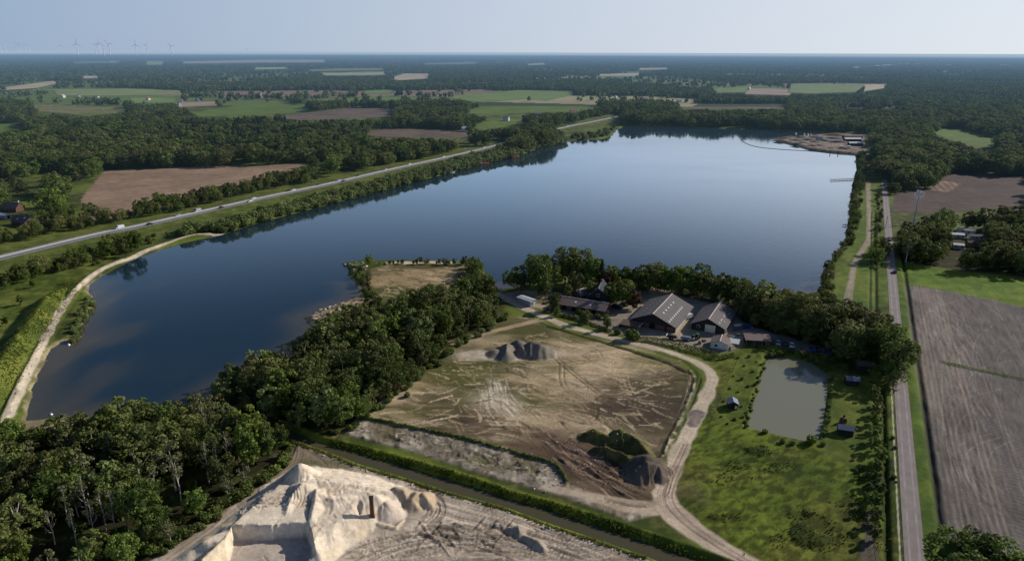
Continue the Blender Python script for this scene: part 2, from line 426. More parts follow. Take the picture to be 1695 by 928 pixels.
# --- the big rough meadow on the right
P = GP([(1178, 606), (1215, 590), (1235, 560), (1330, 575), (1440, 600), (1475, 640), (1478, 700), (1490, 830), (1500, 1000), (1330, 1000), (1240, 935), (1180, 900), (1120, 850), (1105, 815), (1125, 765), (1152, 700), (1180, 645), (1190, 620)])
idx, sd = area(P, 5)
ma, mb = X[idx] * .8 + Y[idx] * .6, Y[idx] * .8 - X[idx] * .6
tus = fbm(ma * .45, mb, 1.1, 3, 91); big = fbm(X[idx], Y[idx], 13, 3, 92); dots = vnoise(X[idx] * .9, Y[idx] * .9, 96)
c = lerp(S(62, 78, 25), S(94, 107, 35), sstep(.36, .62, NA[idx] * .3 + big * .5 + NB[idx] * .2)[:, None])
c = lerp(c, S(112, 108, 50), (.4 * sstep(.52, .68, fbm(X[idx], Y[idx], 20, 3, 93)))[:, None])
c = c * (.46 + .62 * sstep(.3, .7, tus))[:, None]
c = lerp(c, S(44, 52, 22), (.7 * sstep(.80, .92, dots) * sstep(.35, .6, NB[idx]))[:, None])
c = lerp(c, S(40, 52, 20), (.75 * sstep(.62, .72, fbm(X[idx], Y[idx] * 1.2, 9, 3, 98)))[:, None])
a = sstep(-2, 2, sd + (NB[idx] - .5) * 5)
paint(idx, c, a); REG[idx[sd > 0]] = RID['meadow']
Z[idx] += a * ((tus - .45) * .35 + (big - .5) * .8 + .35 * sstep(.62, .72, fbm(X[idx], Y[idx] * 1.2, 9, 3, 98)))
lush([(1232, 566), (1268, 584), (1238, 706), (1180, 700), (1192, 660)], S(66, 80, 28), S(92, 102, 40), 'meadow')
Pl = GP([(1375, 615), (1446, 622), (1474, 660), (1478, 760), (1400, 772), (1350, 745), (1360, 700)])
idx, sd = area(Pl, 3); Z[idx] = lerp(Z[idx], .1 + .2 * NB[idx], sstep(-2, 4, sd)); lush([(1375, 615), (1446, 622), (1474, 660), (1478, 760), (1400, 772), (1350, 745), (1360, 700)], S(72, 86, 32), S(98, 106, 42), 'meadow')

# --- ploughed field on the right
RD0, RD1 = np.array(G(1514, 928)), np.array(G(1468.5, 361))
RDD = (RD1 - RD0) / np.linalg.norm(RD1 - RD0); RDA = math.atan2(RDD[1], RDD[0])
P = GP([(1497, 470), (1565, 481), (1633, 494), (1780, 528), (1900, 1000), (1590, 1000), (1552, 850), (1531, 700), (1515, 597)])
idx, sd = area(P, 3)
s = (X[idx] - RD0[0]) * RDD[1] - (Y[idx] - RD0[1]) * RDD[0]      # distance right of the road
q = (X[idx] - RD0[0]) * RDD[0] + (Y[idx] - RD0[1]) * RDD[1]
c = lerp(S(118, 110, 102), S(98, 92, 86), sstep(.3, .7, fbm(s, q, 26, 3, 61))[:, None])
rows = np.sin(2 * PI * (s + .5 * fbm(s, q, 30, 2, 62)) / 1.55); fine = np.sin(2 * PI * (s + .3 * fbm(s, q, 20, 2, 64)) / 4.7)
clod = fbm(s * 1.6, q * .35, 2.2, 3, 63)
c = c * (1 + .05 * rows + .05 * fine + .55 * (clod - .5))[:, None]
pale = sstep(.52, .7, fbm(s * 1.3, q * .12, 6, 3, 66)); c = lerp(c, S(150, 134, 122), (.35 * pale)[:, None])
dk = sstep(20, 27, s + 3 * fbm(q, q * 0, 30, 2, 65)); hz = np.sin(2 * PI * (q + .18 * s) / 1.8)
c = lerp(c, S(92, 88, 85) * (1 + .2 * hz + .5 * (clod - .5))[:, None], (0.8 * dk)[:, None])
a = sstep(-.8, .8, sd); paint(idx, c, a); REG[idx[sd > 0]] = RID['ploughed_field']
Z[idx] = lerp(Z[idx], -.05 + .04 * rows * (1 - dk) + .05 * hz * dk + .35 * (clod - .5), a)
def stroke(px, w, col, al=0.6, dz=0.0, soft=0.5, world=None, noise=0.5):
    P = curve(GP(px) if world is None else world, 1.5); idx = near(P, w * 2 + 1)
    if idx.size == 0: return
    d, _ = seg_dist(X[idx], Y[idx], P)
    k = 1 - sstep(w * (1 - soft) / 2, w * (1 + soft) / 2, d + (NB[idx] - .5) * w * noise)
    paint(idx, col, k * al * (0.7 + .6 * (ND[idx]))); Z[idx] += dz * k
def fleck(n, poly, lens, angs, ws, cols, al, dz, seed):
    q = np.random.default_rng(seed); P = np.array(poly, float); b0, b1 = P.min(0), P.max(0); k = 0
    while k < n:
        x0, y0 = q.uniform(b0[0], b1[0]), q.uniform(b0[1], b1[1])
        if not inside(np.array([x0]), np.array([y0]), P)[0]: continue
        wx0, wy0 = G(x0, y0); L = q.uniform(*lens); a0 = q.normal(*angs) + .9 * (fbm(np.array([wx0]), np.array([wy0]), 30, 2, seed)[0] - .5); cv = q.normal(0, .5)
        p = np.array([wx0, wy0]); pts = [p]
        for j in range(3): a1 = a0 + cv * j * .4; p = p + L / 3 * np.array([math.cos(a1), math.sin(a1)]); pts.append(p)
        ex, ey = PIX(*pts[-1], 0.0); mx_, my_ = PIX(*pts[2], 0.0)
        if not (inside(np.atleast_1d(ex), np.atleast_1d(ey), P)[0] and inside(np.atleast_1d(mx_), np.atleast_1d(my_), P)[0]):
            if q.random() < .3: k += 1
            continue
        k += 1
        stroke(None, q.uniform(*ws), cols[q.integers(len(cols))], q.uniform(*al), q.uniform(*dz), soft=.35, world=np.array(pts), noise=1.3)
fleck(150, [(1516, 480), (1690, 508), (1690, 900), (1620, 925), (1580, 850), (1540, 600)], (12, 70), (RDA, .015), (.25, .5), [S(148, 136, 126), S(84, 76, 74), S(92, 84, 80)], (.25, .5), (-.05, .03), 54)
for k in range(9):                                                # tramlines, sweeping tracks
    o = [11.3, 12.6, 19.2, 20.6, 27, 28.3, 35, 42, 43.2][k]
    w0 = RD0 + RDD * 8 + np.array([RDD[1], -RDD[0]]) * o; w1 = RD0 + RDD * 230 + np.array([RDD[1], -RDD[0]]) * o
    stroke(None, .35, S(150, 136, 126), .3, -.04, world=np.array([w0, w1]), noise=1.0)
for k in range(5):
    stroke([(1556 + 5 * k, 720), (1566 + 6 * k, 770), (1590 + 5 * k, 815), (1640 + k * 2, 838)], .35, S(84, 76, 74), .5, -.05)
stroke([(1564, 599), (1600, 607), (1650, 617), (1760, 640)], 2.2, S(70, 84, 36), .95, .15)
stroke([(1568, 603), (1610, 612), (1660, 622), (1760, 646)], .9, S(48, 40, 36), .8, -.1)

# --- dirt field in the centre
P_DIRT = GP([(590, 691), (650, 652), (700, 612), (745, 578), (795, 548), (845, 524), (885, 528), (920, 543), (980, 560), (1050, 578), (1110, 594), (1142, 612), (1144, 640), (1128, 690), (1104, 745), (1088, 772), (1080, 815), (1000, 818), (935, 798), (925, 772), (760, 724)])
idx, sd = area(P_DIRT, 4)
wx = X[idx] + 9 * (fbm(X[idx], Y[idx], 26, 3, 41) - .5); wy = Y[idx] + 16 * (fbm(X[idx], Y[idx], 22, 3, 43) - .5)
n1 = fbm(wx * .42, wy, 9, 4, 45); n2 = fbm(wx * .35, wy, 3.2, 4, 47); n3 = fbm(wx, wy, 40, 3, 49)
st = fbm(wx * .16 + wy * .05, wy * 1.0, 2.6, 4, 46); st2 = fbm(wx * .22, wy * 1.1 + wx * .06, 1.3, 3, 48)
c = lerp(S(92, 82, 56), S(164, 146, 116), sstep(.42, .58, n1 * .5 + n2 * .2 + st * .3)[:, None])
c = lerp(c, S(194, 174, 142), (.8 * sstep(.52, .62, st * .45 + n1 * .35 + st2 * .2))[:, None])
c = lerp(c, S(78, 66, 48), (.6 * sstep(.54, .64, st2 * .5 + st * .2 + (1 - n1) * .3))[:, None])
c = lerp(c, S(80, 82, 46), (.8 * sstep(.45, .57, fbm(wx * .6, wy, 15, 4, 51)))[:, None])
c = lerp(c, S(58, 51, 40), (.7 * sstep(.51, .64, n3 * .6 + st * .4))[:, None])
a = sstep(-1, 1, sd + (NB[idx] - .5) * 3); paint(idx, c, a); REG[idx[sd > 0]] = RID['dirt_field']
Z[idx] = lerp(Z[idx], .05 + .5 * (n1 - .5) + .35 * (n2 - .5) + .5 * (st - .5), a)
def blob(px, py, rx, ry, col, al, dz=0.0, sharp=.35, rot=0.0, z=0):
    x0, y0 = G(px, py, z); R = max(rx, ry) * 1.5; idx = near([(x0 - R, y0 - R), (x0 + R, y0 + R)], 0)
    dx, dy = X[idx] - x0, Y[idx] - y0; cr, sr = math.cos(rot), math.sin(rot)
    d = np.sqrt(((dx * cr + dy * sr) / rx) ** 2 + ((-dx * sr + dy * cr) / ry) ** 2) + (NB[idx] - .5) * .9 + (fbm(X[idx], Y[idx], 12, 2, 5) - .5) * .6
    k = 1 - sstep(1 - sharp, 1 + sharp, d); paint(idx, col, k * al * (.75 + .5 * NB[idx])); Z[idx] += dz * k
tanc = S(184, 164, 132)
for q in [(905, 590, 14, 7), (985, 575, 20, 8), (1030, 600, 16, 8), (920, 630, 22, 9), (960, 660, 18, 9), (690, 650, 14, 6), (870, 690, 14, 6), (935, 700, 16, 8), (790, 565, 12, 6)]:
    blob(*q, tanc, .55, sharp=.7)
for q in [(1085, 655, 18, 11), (1045, 672, 16, 7), (1010, 680, 20, 6), (1060, 690, 12, 7), (760, 690, 12, 5), (720, 660, 9, 5), (840, 715, 12, 4)]:
    blob(*q, S(70, 60, 50), .7, sharp=.7)
for q in [(760, 620, 16, 9), (800, 650, 18, 7), (700, 680, 10, 5), (960, 560, 16, 5), (1090, 600, 10, 6), (880, 668, 14, 4), (810, 530, 16, 6), (740, 565, 8, 5)]:
    blob(*q, S(84, 86, 42), .65, sharp=.7)
rs = np.random.default_rng(3)
blob(822, 660, 9, 7, S(190, 176, 150), .5, sharp=.8, rot=-.6)
for k in range(34):                                               # splayed white drag marks
    t = rs.random(); x0 = 786 + 40 * t + rs.normal(0, 4); x1 = 822 + 52 * t ** 1.2 + rs.normal(0, 8); ya = 622 + rs.uniform(0, 30); yb = 668 + rs.uniform(0, 36)
    stroke([(x0 + (ya - 622) * .55, ya), ((x0 + x1) / 2 - rs.uniform(0, 8), (ya + yb) / 2), (x1, yb)], rs.uniform(.2, .55), S(212, 200, 180), rs.uniform(.25, .6), -.04, noise=1.2)
for k in range(60):                                               # tyre tracks over the field
    x0 = rs.uniform(720, 1090); y0 = rs.uniform(580, 720); an = rs.normal(.5, .5); L = rs.uniform(25, 90); b = rs.normal(0, 16)
    pts = [(x0, y0), (x0 + L * .5 * math.cos(an) - b * .3, y0 + L * .28 * math.sin(an) + b * .4), (x0 + L * math.cos(an), y0 + L * .55 * math.sin(an))]
    pts = [q for q in pts]
    for o in (0, 7):
        stroke([(q[0] + o, q[1] - o * .3) for q in pts], rs.uniform(.25, .5), S(74, 62, 46) if rs.random() < .6 else S(200, 174, 138), rs.uniform(.2, .45), -.06, noise=1.2)
DIRT_PX = [(620, 688), (700, 620), (760, 585), (860, 545), (930, 552), (1050, 585), (1130, 615), (1125, 670), (1085, 745), (960, 720), (880, 735), (760, 715)]
fleck(420, DIRT_PX, (2.5, 9), (-.25, .45), (.3, .9), [S(196, 178, 146), S(186, 164, 130), S(88, 78, 54), S(70, 62, 46), S(176, 158, 128)], (.35, .75), (-.1, .12), 51)
fleck(46, DIRT_PX, (12, 34), (-.75, .3), (.25, .4), [S(78, 68, 50), S(64, 56, 44), S(190, 170, 138)], (.2, .45), (-.12, -.04), 52)
for o in (0, 8):
    stroke([(915 + o, 592), (960 + o, 630), (1000 + o, 660), (1060 + o, 700)], .7, S(80, 66, 50), .6, -.12)
    stroke([(925 + o, 600), (930 + o, 640), (970 + o, 665), (1040 + o, 690)], .6, S(80, 66, 50), .5, -.1)
blob(985, 765, 22, 9, S(66, 54, 46), .9, sharp=.5); blob(905, 735, 12, 8, S(96, 78, 64), .8, sharp=.6); blob(1040, 808, 18, 6, S(100, 82, 68), .8, sharp=.6)
for k in range(90):                                               # churned dark soil by the heaps
    x0 = rs.uniform(885, 1010); y0 = 722 + (x0 - 885) * .55 + rs.normal(0, 14)
    L = rs.uniform(25, 80)
    stroke([(x0, y0), (x0 + L * .5, y0 + L * .34 + rs.normal(0, 3)), (x0 + L, y0 + L * .5 + rs.normal(0, 4))], rs.uniform(.25, .6), S(46, 38, 33) if rs.random() < .72 else S(166, 142, 120), rs.uniform(.35, .7), rs.choice([-.12, .1]))

# --- grey spoil strip beside the canal
P = GP([(590, 693), (640, 700), (750, 724), (838, 746), (905, 763), (927, 775), (935, 798), (985, 818), (1050, 832), (1090, 850), (1040, 862), (930, 820), (800, 784), (680, 746), (566, 716)])
idx, sd = area(P, 3)
n1 = fbm(X[idx] * .8 + 4 * NB[idx], Y[idx], 5, 4, 71); n2 = fbm(X[idx], Y[idx], 1.6, 3, 73)
c = lerp(S(116, 107, 92), S(164, 154, 138), sstep(.35, .65, n1)[:, None]); c = lerp(c, S(96, 90, 58), (.6 * sstep(.55, .7, fbm(X[idx], Y[idx], 12, 3, 75)))[:, None])
c = lerp(c, S(84, 76, 66), (.7 * sstep(.58, .7, n2))[:, None])
a = sstep(-.8, .8, sd); paint(idx, c, a); REG[idx[sd > 0]] = RID['spoil_strip']; Z[idx] = lerp(Z[idx], .1 + .7 * (n1 - .5) + .6 * (n2 - .5), a)
stroke([(590, 692), (640, 699), (700, 712), (760, 724), (838, 746), (905, 764), (925, 776), (938, 800)], 1.1, S(50, 60, 26), .9, .5, noise=.8)
stroke([(590, 691), (575, 704), (556, 721)], 1.0, S(60, 56, 34), .8, -.2)
stroke([(596, 689), (570, 712), (552, 722)], 1.2, S(150, 116, 92), .7, 0)
fleck(170, [(600, 700), (760, 735), (915, 775), (930, 800), (800, 775), (680, 738), (590, 712)], (1, 3.5), (-.4, .6), (.3, .8), [S(92, 84, 70), S(186, 176, 160), S(70, 64, 52), S(110, 106, 70)], (.4, .8), (-.2, .25), 53)
# narrow spoil strip by the bend of the gravel road
P = GP([(1142, 612), (1152, 625), (1150, 650), (1128, 700), (1106, 752), (1092, 757), (1112, 715), (1136, 655)])
idx, sd = area(P, 2); n2 = fbm(X[idx], Y[idx], 1.8, 3, 73)
paint(idx, lerp(S(104, 94, 72), S(186, 172, 146), sstep(.4, .65, n2)[:, None]), sstep(-.5, .5, sd)); Z[idx] += sstep(-.5, .5, sd) * (n2 - .4) * .8
stroke([(1138, 612), (1146, 625), (1142, 645), (1128, 680), (1106, 722), (1090, 760), (1086, 770)], .9, S(40, 44, 22), .9, -.3)
stroke([(1130, 592), (1150, 608), (1160, 628), (1152, 655), (1132, 700), (1108, 757)], 2.2, S(74, 88, 34), .85, .3)
stroke([(880, 528), (930, 547), (1000, 567), (1070, 586), (1120, 600)], 3.0, S(78, 84, 40), .7, .2)
stroke([(905, 540), (960, 556), (1030, 577), (1100, 600), (1140, 618)], 1.3, S(40, 44, 22), .85, -.5)
stroke([(1160, 628), (1150, 660), (1130, 706), (1108, 757)], .6, S(38, 42, 20), .8, -.3)

# --- peninsula field
P = GP([(612, 446), (640, 438), (700, 436), (780, 437), (800, 450), (790, 478), (700, 498), (640, 512), (616, 500), (606, 470)]); idx, sd = area(P, 3)
n1 = fbm(X[idx] * .6 + 6 * NB[idx], Y[idx], 14, 4, 81)
c = lerp(S(84, 80, 50), S(142, 124, 92), sstep(.42, .65, n1)[:, None]); c = lerp(c, S(74, 82, 40), (.7 * sstep(.5, .62, fbm(X[idx], Y[idx], 18, 3, 85)))[:, None]); a = sstep(-2, 2, sd + (NB[idx] - .5) * 5)
paint(idx, c, a); REG[idx[sd > 0]] = RID['dirt_field']; Z[idx] = lerp(Z[idx], .6 + .5 * (n1 - .5), a)
for k in range(16):
    x0 = rs.uniform(620, 740); y0 = rs.uniform(448, 490)
    stroke([(x0, y0), (x0 + 20, y0 + rs.normal(0, 3)), (x0 + 45, y0 + rs.normal(0, 5))], .8, S(196, 170, 134) if k % 2 else S(78, 70, 46), .45)
fleck(110, [(612, 448), (770, 440), (770, 470), (690, 494), (630, 504)], (3, 14), (-.2, .5), (.5, 1.1), [S(186, 164, 130), S(74, 66, 46), S(160, 142, 110)], (.35, .7), (-.08, .1), 56)

# --- farmyard
P = GP([(838, 500), (836, 484), (870, 480), (920, 484), (1010, 490), (1050, 476), (1075, 470), (1130, 492), (1200, 508), (1240, 540), (1330, 565), (1372, 580), (1370, 588), (1285, 572), (1240, 570), (1215, 580), (1190, 584), (1130, 575), (1062, 562), (1010, 548), (930, 520), (880, 508)]); idx, sd = area(P, 3)
c = lerp(S(150, 140, 126), S(118, 110, 98), sstep(.35, .65, NA[idx] * .6 + NB[idx] * .4)[:, None]); c = lerp(c, S(180, 158, 128), (.6 * sstep(.5, .7, fbm(X[idx], Y[idx], 14, 2, 83)))[:, None])
a = sstep(-1.2, 1.2, sd + (NB[idx] - .5) * 3); paint(idx, c, a); REG[idx[sd > 0]] = RID['farmyard']; Z[idx] = lerp(Z[idx], .12, a)
for q in [[(880, 515), (930, 528), (1000, 551), (1060, 567), (1130, 581), (1200, 596)]]:
    stroke(q, 4.0, S(84, 94, 40), .8, .1)
blob(958, 500, 26, 5, S(70, 76, 36), .8); blob(915, 500, 6, 6, S(90, 86, 50), .6)

# --- sand yard, bottom
P_SAND = GP([(498, 722), (520, 745), (560, 759), (600, 774), (674, 797), (750, 821), (840, 846), (916, 874), (992, 899), (1068, 925), (1150, 960), (1200, 1000), (160, 1010), (250, 928), (330, 876), (380, 838), (425, 806), (470, 776), (488, 745)]); idx, sd = area(P_SAND, 3)
n1 = fbm(X[idx] + 5 * NB[idx], Y[idx], 16, 4, 101); n2 = fbm(X[idx], Y[idx], 2.2, 3, 103)
c = lerp(S(156, 143, 126), S(194, 180, 160), sstep(.35, .65, n1)[:, None]); c = lerp(c, S(128, 112, 94), (.5 * sstep(.52, .7, n2))[:, None])
a = sstep(-.6, .6, sd); paint(idx, c, a); REG[idx[sd > 0]] = RID['sand_yard']; Z[idx] = lerp(Z[idx], .15 + .25 * (n1 - .5) + .2 * (n2 - .5), a)
dks, lts = S(108, 96, 84), S(214, 200, 182)
for k in range(38):                                               # long haul-road ruts along the canal
    o = rs.uniform(4, 60) ; t0 = rs.uniform(0, .6); t1 = t0 + rs.uniform(.15, .4)
    base = [(515, 752), (600, 779), (674, 802), (750, 826), (840, 851), (916, 879), (992, 904), (1068, 930)]
    bp = curve([(q[0] - o * .25, q[1] + o * .42 + 3 * (i * .2) * o / 30) for i, q in enumerate(base)], 6.0)
    n = len(bp); seg = bp[int(t0 * n): int(min(t1, 1) * n)]
    if len(seg) > 3: stroke([tuple(q) for q in seg[::4]] + [tuple(seg[-1])], rs.uniform(.2, .5), dks if rs.random() < .7 else lts, rs.uniform(.3, .6), rs.uniform(-.12, -.03), noise=.9)
def arc(cx, cy, rx, ry, a0, a1, w, col, al, dz=-.1):
    t = np.linspace(rad(a0), rad(a1), 14); stroke([(cx + rx * math.cos(q), cy + ry * math.sin(q)) for q in t], w, col, al, dz)
for k in range(12):
    arc(662 + rs.normal(0, 2), 842, 48 + k * 2.4, 24 + k * 1.5, -75 + rs.normal(0, 6), 40 + rs.normal(0, 15), rs.uniform(.25, .5), dks, .55)
fleck(200, [(560, 905), (700, 860), (860, 850), (1000, 905), (1080, 930), (560, 930)], (4, 22), (.1, .5), (.2, .42), [S(104, 92, 80), S(92, 82, 72), S(208, 194, 174)], (.35, .7), (-.14, .05), 55)
for k in range(34):                                               # big turning circle, lower middle
    R = rs.uniform(60, 260)
    arc(780 + rs.normal(0, 6), 985 + rs.normal(0, 6), R * 1.05, R * .45, 188 + rs.uniform(0, 60), 270 + rs.uniform(0, 75), rs.uniform(.2, .5), dks if rs.random() < .72 else lts, rs.uniform(.3, .65), rs.uniform(-.15, -.04))
for k in range(34):                                               # crossing crawler marks
    x0 = rs.uniform(690, 850); y0 = rs.uniform(862, 905); L = rs.uniform(10, 60); an = rs.choice([.45, .6, -1.0, 1.1, .3])
    stroke([(x0, y0), (x0 + L * math.cos(an), y0 + L * .7 * math.sin(an))], rs.uniform(.3, .7), S(84, 74, 64), rs.uniform(.4, .75), rs.choice([-.2, .2]))
for k in range(26):
    x0 = rs.uniform(640, 1000); y0 = 845 + (x0 - 640) * .2 + rs.uniform(0, 60)
    stroke([(x0, y0), (x0 + 30, y0 + rs.normal(4, 4)), (x0 + 70, y0 + rs.normal(16, 5))], rs.uniform(.2, .5), dks, rs.uniform(.25, .5), -.05)
blob(505, 755, 8, 5, S(110, 100, 78), .6); blob(535, 770, 8, 3, S(88, 88, 52), .7)
for o in (0, 5, 11, 15):
    stroke([(488 + o, 735), (478 + o, 768), (430 + o, 803), (380 + o, 838), (330 + o, 876), (262 + o, 925)], .5, S(120, 106, 92), .5, -.08)
    stroke([(494 + o, 724), (505 + o, 745), (530 + o, 760 + o)], .6, S(120, 106, 92), .5, -.05)

# sand mounds: real relief, heights in metres
def cone(px, py, h, slope=.62, col=None, al=.9, rag=.16, z=0.0, flute=0.0):
    x0, y0 = G(px, py, z); R = (h + 1) / slope; idx = near([(x0 - R, y0 - R), (x0 + R, y0 + R)], 1)
    dx, dy = X[idx] - x0, Y[idx] - y0; d = np.hypot(dx, dy) * (1 + rag * 2 * (fbm(X[idx], Y[idx], 5, 2, 7) - .5)); th = np.arctan2(dy, dx)
    zz = h - slope * (np.sqrt(d * d + .8) - .9) + (fbm(X[idx], Y[idx], 1.5, 2, 8) - .5) * .3
    if flute: zz = zz + flute * np.sin(th * 17 + 3 * NB[idx]) * np.clip(d / (h / slope), 0, 1)
    b = Z[idx]; m = zz > b; Z[idx] = np.where(m, zz, b)
    if col is not None: paint(idx, col, sstep(-.15, .35, zz - b) * al)
def ridge(pts, slope=.62, col=None, al=.9, rag=.3, flute=0.0):
    """pts: (px, py, height)"""
    W = np.array([(*G(a, b, h * .8), h) for a, b, h in pts]); idx = near(W[:, :2], W[:, 2].max() / slope + 2)
    d, t = seg_dist(X[idx], Y[idx], W[:, :2]); hh = np.interp(t, np.arange(len(W)), W[:, 2])
    zz = hh - slope * d * (1 + rag * (fbm(X[idx], Y[idx], 4, 2, 17) - .5)) + (fbm(X[idx], Y[idx], 1.4, 2, 18) - .5) * .35
    if flute: zz = zz + flute * np.sin(t * 22 + X[idx] * 2.2 + 2 * NB[idx]) * np.clip(d / 4, 0, 1)
    b = Z[idx]; m = zz > b; Z[idx] = np.where(m, zz, b)
    if col is not None: paint(idx, col, sstep(-.15, .35, zz - b) * al)
white, cream, beige = S(220, 205, 182), S(208, 190, 160), S(176, 156, 128)
P = GP([(250, 950), (310, 908), (372, 862), (420, 822), (468, 792), (520, 786), (580, 800), (640, 814), (660, 828), (668, 850), (622, 872), (600, 893), (572, 912), (540, 950)]); idx, sd = area(P, 2)
n1 = fbm(X[idx], Y[idx], 8, 3, 111); top = 3.7 + .7 * (n1 - .5)
zz = np.minimum(top, .58 * np.maximum(sd, 0) * (1 + .5 * (fbm(X[idx], Y[idx], 3.5, 2, 113) - .5)))
m = sd > 0; Z[idx] = np.where(m, np.maximum(Z[idx], .1 + zz), Z[idx]); REG[idx[m]] = RID['sand_yard']
paint(idx, lerp(white, cream, sstep(.4, .7, n1)[:, None]), sstep(-.4, .8, sd) * .92)
cone(500, 806, 7.2, 1.0, white, 1, rag=.05)
ridge([(500, 806, 6.0), (484, 824, 5.0), (476, 846, 4.4)], .5, white, rag=.12)
ridge([(505, 800, 5.0), (545, 801, 4.4), (600, 807, 3.6), (642, 815, 2.4)], .36, white, rag=.1)
ridge([(524, 815, 5.2), (522, 838, 5.0), (516, 860, 4.5)], .5, white, rag=.12); ridge([(524, 822, 5.0), (552, 830, 4.8), (585, 826, 4.2)], .4, white, rag=.2, flute=.05)
ridge([(386, 882, 4.1), (362, 905, 4.2), (335, 930, 4.4)], .75, cream, flute=.07)
ridge([(516, 878, 4.3), (540, 866, 3.6), (568, 852, 2.8)], .6, cream, flute=.07)
# the dug-out bowls and the straight-cut face
def dig(px, floor, steep, ztop=4.0, col=None, al=.8):
    P = GP(px, ztop); idx, sd = area(P, 1); sd = sd + (NB[idx] - .5) * .5 + .3 * (ND[idx] - .5)
    zz = np.maximum(floor + .5 * (fbm(X[idx], Y[idx], 4, 2, 19) - .5), ztop + 2 - steep * np.maximum(sd + .5, 0)); m = (sd > -.5) & (zz < Z[idx]); Z[idx] = np.where(m, zz, Z[idx])
    if col is not None: paint(idx, col, sstep(0, 1, sd) * al)
dig([(384, 869), (417, 867), (445, 868), (478, 864), (510, 865), (516, 884), (520, 905), (497, 917), (478, 935), (470, 1000), (318, 1000), (340, 938), (372, 902)], .25, 6.0, 4.0, S(176, 164, 152), .85)
dig([(523, 813), (521, 835), (514, 866), (498, 862), (500, 842), (502, 824)], 1.6, 1.7, 4.4)
dig([(572, 836), (596, 820), (612, 832), (616, 866), (592, 866), (578, 852)], .4, 1.0, 3.4, S(190, 174, 150), .5)
ridge([(655, 808, 2.9), (668, 813, 2.7), (672, 822, 2.0)], .7, beige, flute=.08)
ridge([(690, 817, 2.8), (682, 827, 2.6), (690, 838, 1.2)], .7, beige, flute=.08)
ridge([(700, 818, 2.8), (715, 836, 1.0)], .7, beige)
idx, sd = area(P, 2); er = np.abs(2 * vnoise(X[idx] * 1.1 + Y[idx] * .5, Y[idx] * 1.5 - X[idx] * .4, 131) - 1); e2 = np.abs(2 * vnoise(X[idx] * 2.3, Y[idx] * 2.3, 132) - 1)
k = sstep(0, 2.5, sd) * (.35 + .65 * sstep(.45, .6, fbm(X[idx], Y[idx], 9, 2, 133))); Z[idx] += k * (.10 * (er - .5) + .05 * (e2 - .5)); paint(idx, S(176, 160, 136), k * .5 * sstep(.25, .05, er) if False else k * .45 * (1 - sstep(.04, .22, er)))
cone(640, 848, 2.9, .6, S(206, 190, 170), 1, rag=.05)
cone(588, 882, 1.5, .5, cream, 1, flute=.04); ridge([(632, 850, 1.0), (620, 864, .9), (655, 872, .7), (668, 860, .6)], .8, cream)
greyh = S(150, 138, 122); ridge([(846, 873, 1.3), (858, 871, 1.6), (860, 880, 1.2)], .8, greyh, flute=.1); ridge([(868, 886, .9), (890, 894, 1.5), (900, 906, .8)], .8, greyh, flute=.1)
for k in range(70):
    x0, y0 = rs.uniform(380, 640), rs.uniform(800, 925); L = rs.uniform(6, 22)
    stroke([(x0, y0), (x0 + L * rs.uniform(-1, 1), y0 + L * .7)], rs.uniform(.2, .45), S(178, 162, 138), rs.uniform(.3, .6), rs.choice([-.15, -.1, .1]))
fleck(150, [(330, 900), (390, 862), (440, 815), (500, 785), (640, 812), (650, 850), (560, 905), (520, 860), (380, 866)], (1, 6), (-.9, .9), (.25, .55), [S(168, 150, 126), S(150, 134, 112), S(232, 222, 206)], (.2, .5), (-.16, .04), 57)
fleck(60, [(440, 825), (500, 830), (500, 862), (400, 864)], (6, 16), (.9, .4), (.25, .4), [S(158, 142, 120)], (.4, .7), (-.22, -.1), 58)
for k in range(6):
    arc(458 + k * 3, 845, 22 + 2 * k, 18 + k, -60, 40, .35, S(190, 174, 150), .7, -.18)

# --- gravel road, tracks, paths
road_c = S(190, 174, 152)
def track(px, w, col=road_c, rut=True, reg='gravel_road', z0=.12, al=.95):
    P = curve(GP(px), 2.0); W = np.interp(np.linspace(0, 1, len(P)), np.linspace(0, 1, len(w)), w); idx = near(P, max(w) + 3)
    d, t = seg_dist(X[idx], Y[idx], P); hw = np.interp(t, np.arange(len(P)), W) / 2
    k = 1 - sstep(hw - .5, hw + .5, d + (NB[idx] - .5) * 1.6)
    c = lerp(np.asarray(col) * .86, np.asarray(col) * 1.08, sstep(.3, .7, NB[idx])[:, None])
    if rut: c = c * (1 - .12 * np.exp(-((d - .8) / .25) ** 2) + .03)[:, None]
    paint(idx, c, k * al); REG[idx[d < hw]] = RID[reg]
    kz = 1 - sstep(hw, hw + 1.6, d); Z[idx] = lerp(Z[idx], z0 + .06 * (NB[idx] - .5), kz); return P
ROAD_G = track([(826, 486), (842, 497), (870, 511), (905, 526), (940, 540), (980, 551), (1030, 563), (1080, 575), (1120, 587), (1152, 599), (1172, 612), (1179, 628), (1174, 645), (1161, 672), (1147, 703), (1131, 735), (1118, 765), (1106, 795), (1098, 822)], [3.4, 4.2, 4.2, 3.8, 3.6, 3.6, 3.8, 4.0, 4.6, 4.8, 4.8, 5.5])
track([(900, 528), (860, 538), (810, 550), (760, 566), (730, 586)], [4, 3.4, 2.4], S(170, 148, 122), al=.75)
track([(1098, 818), (1110, 845), (1140, 872), (1190, 905), (1250, 938), (1330, 985)], [6, 7.5, 5.5, 5, 5], S(186, 168, 148))
track([(1080, 842), (1030, 835), (960, 818), (900, 805)], [6, 4, 2], S(178, 160, 138), al=.8)
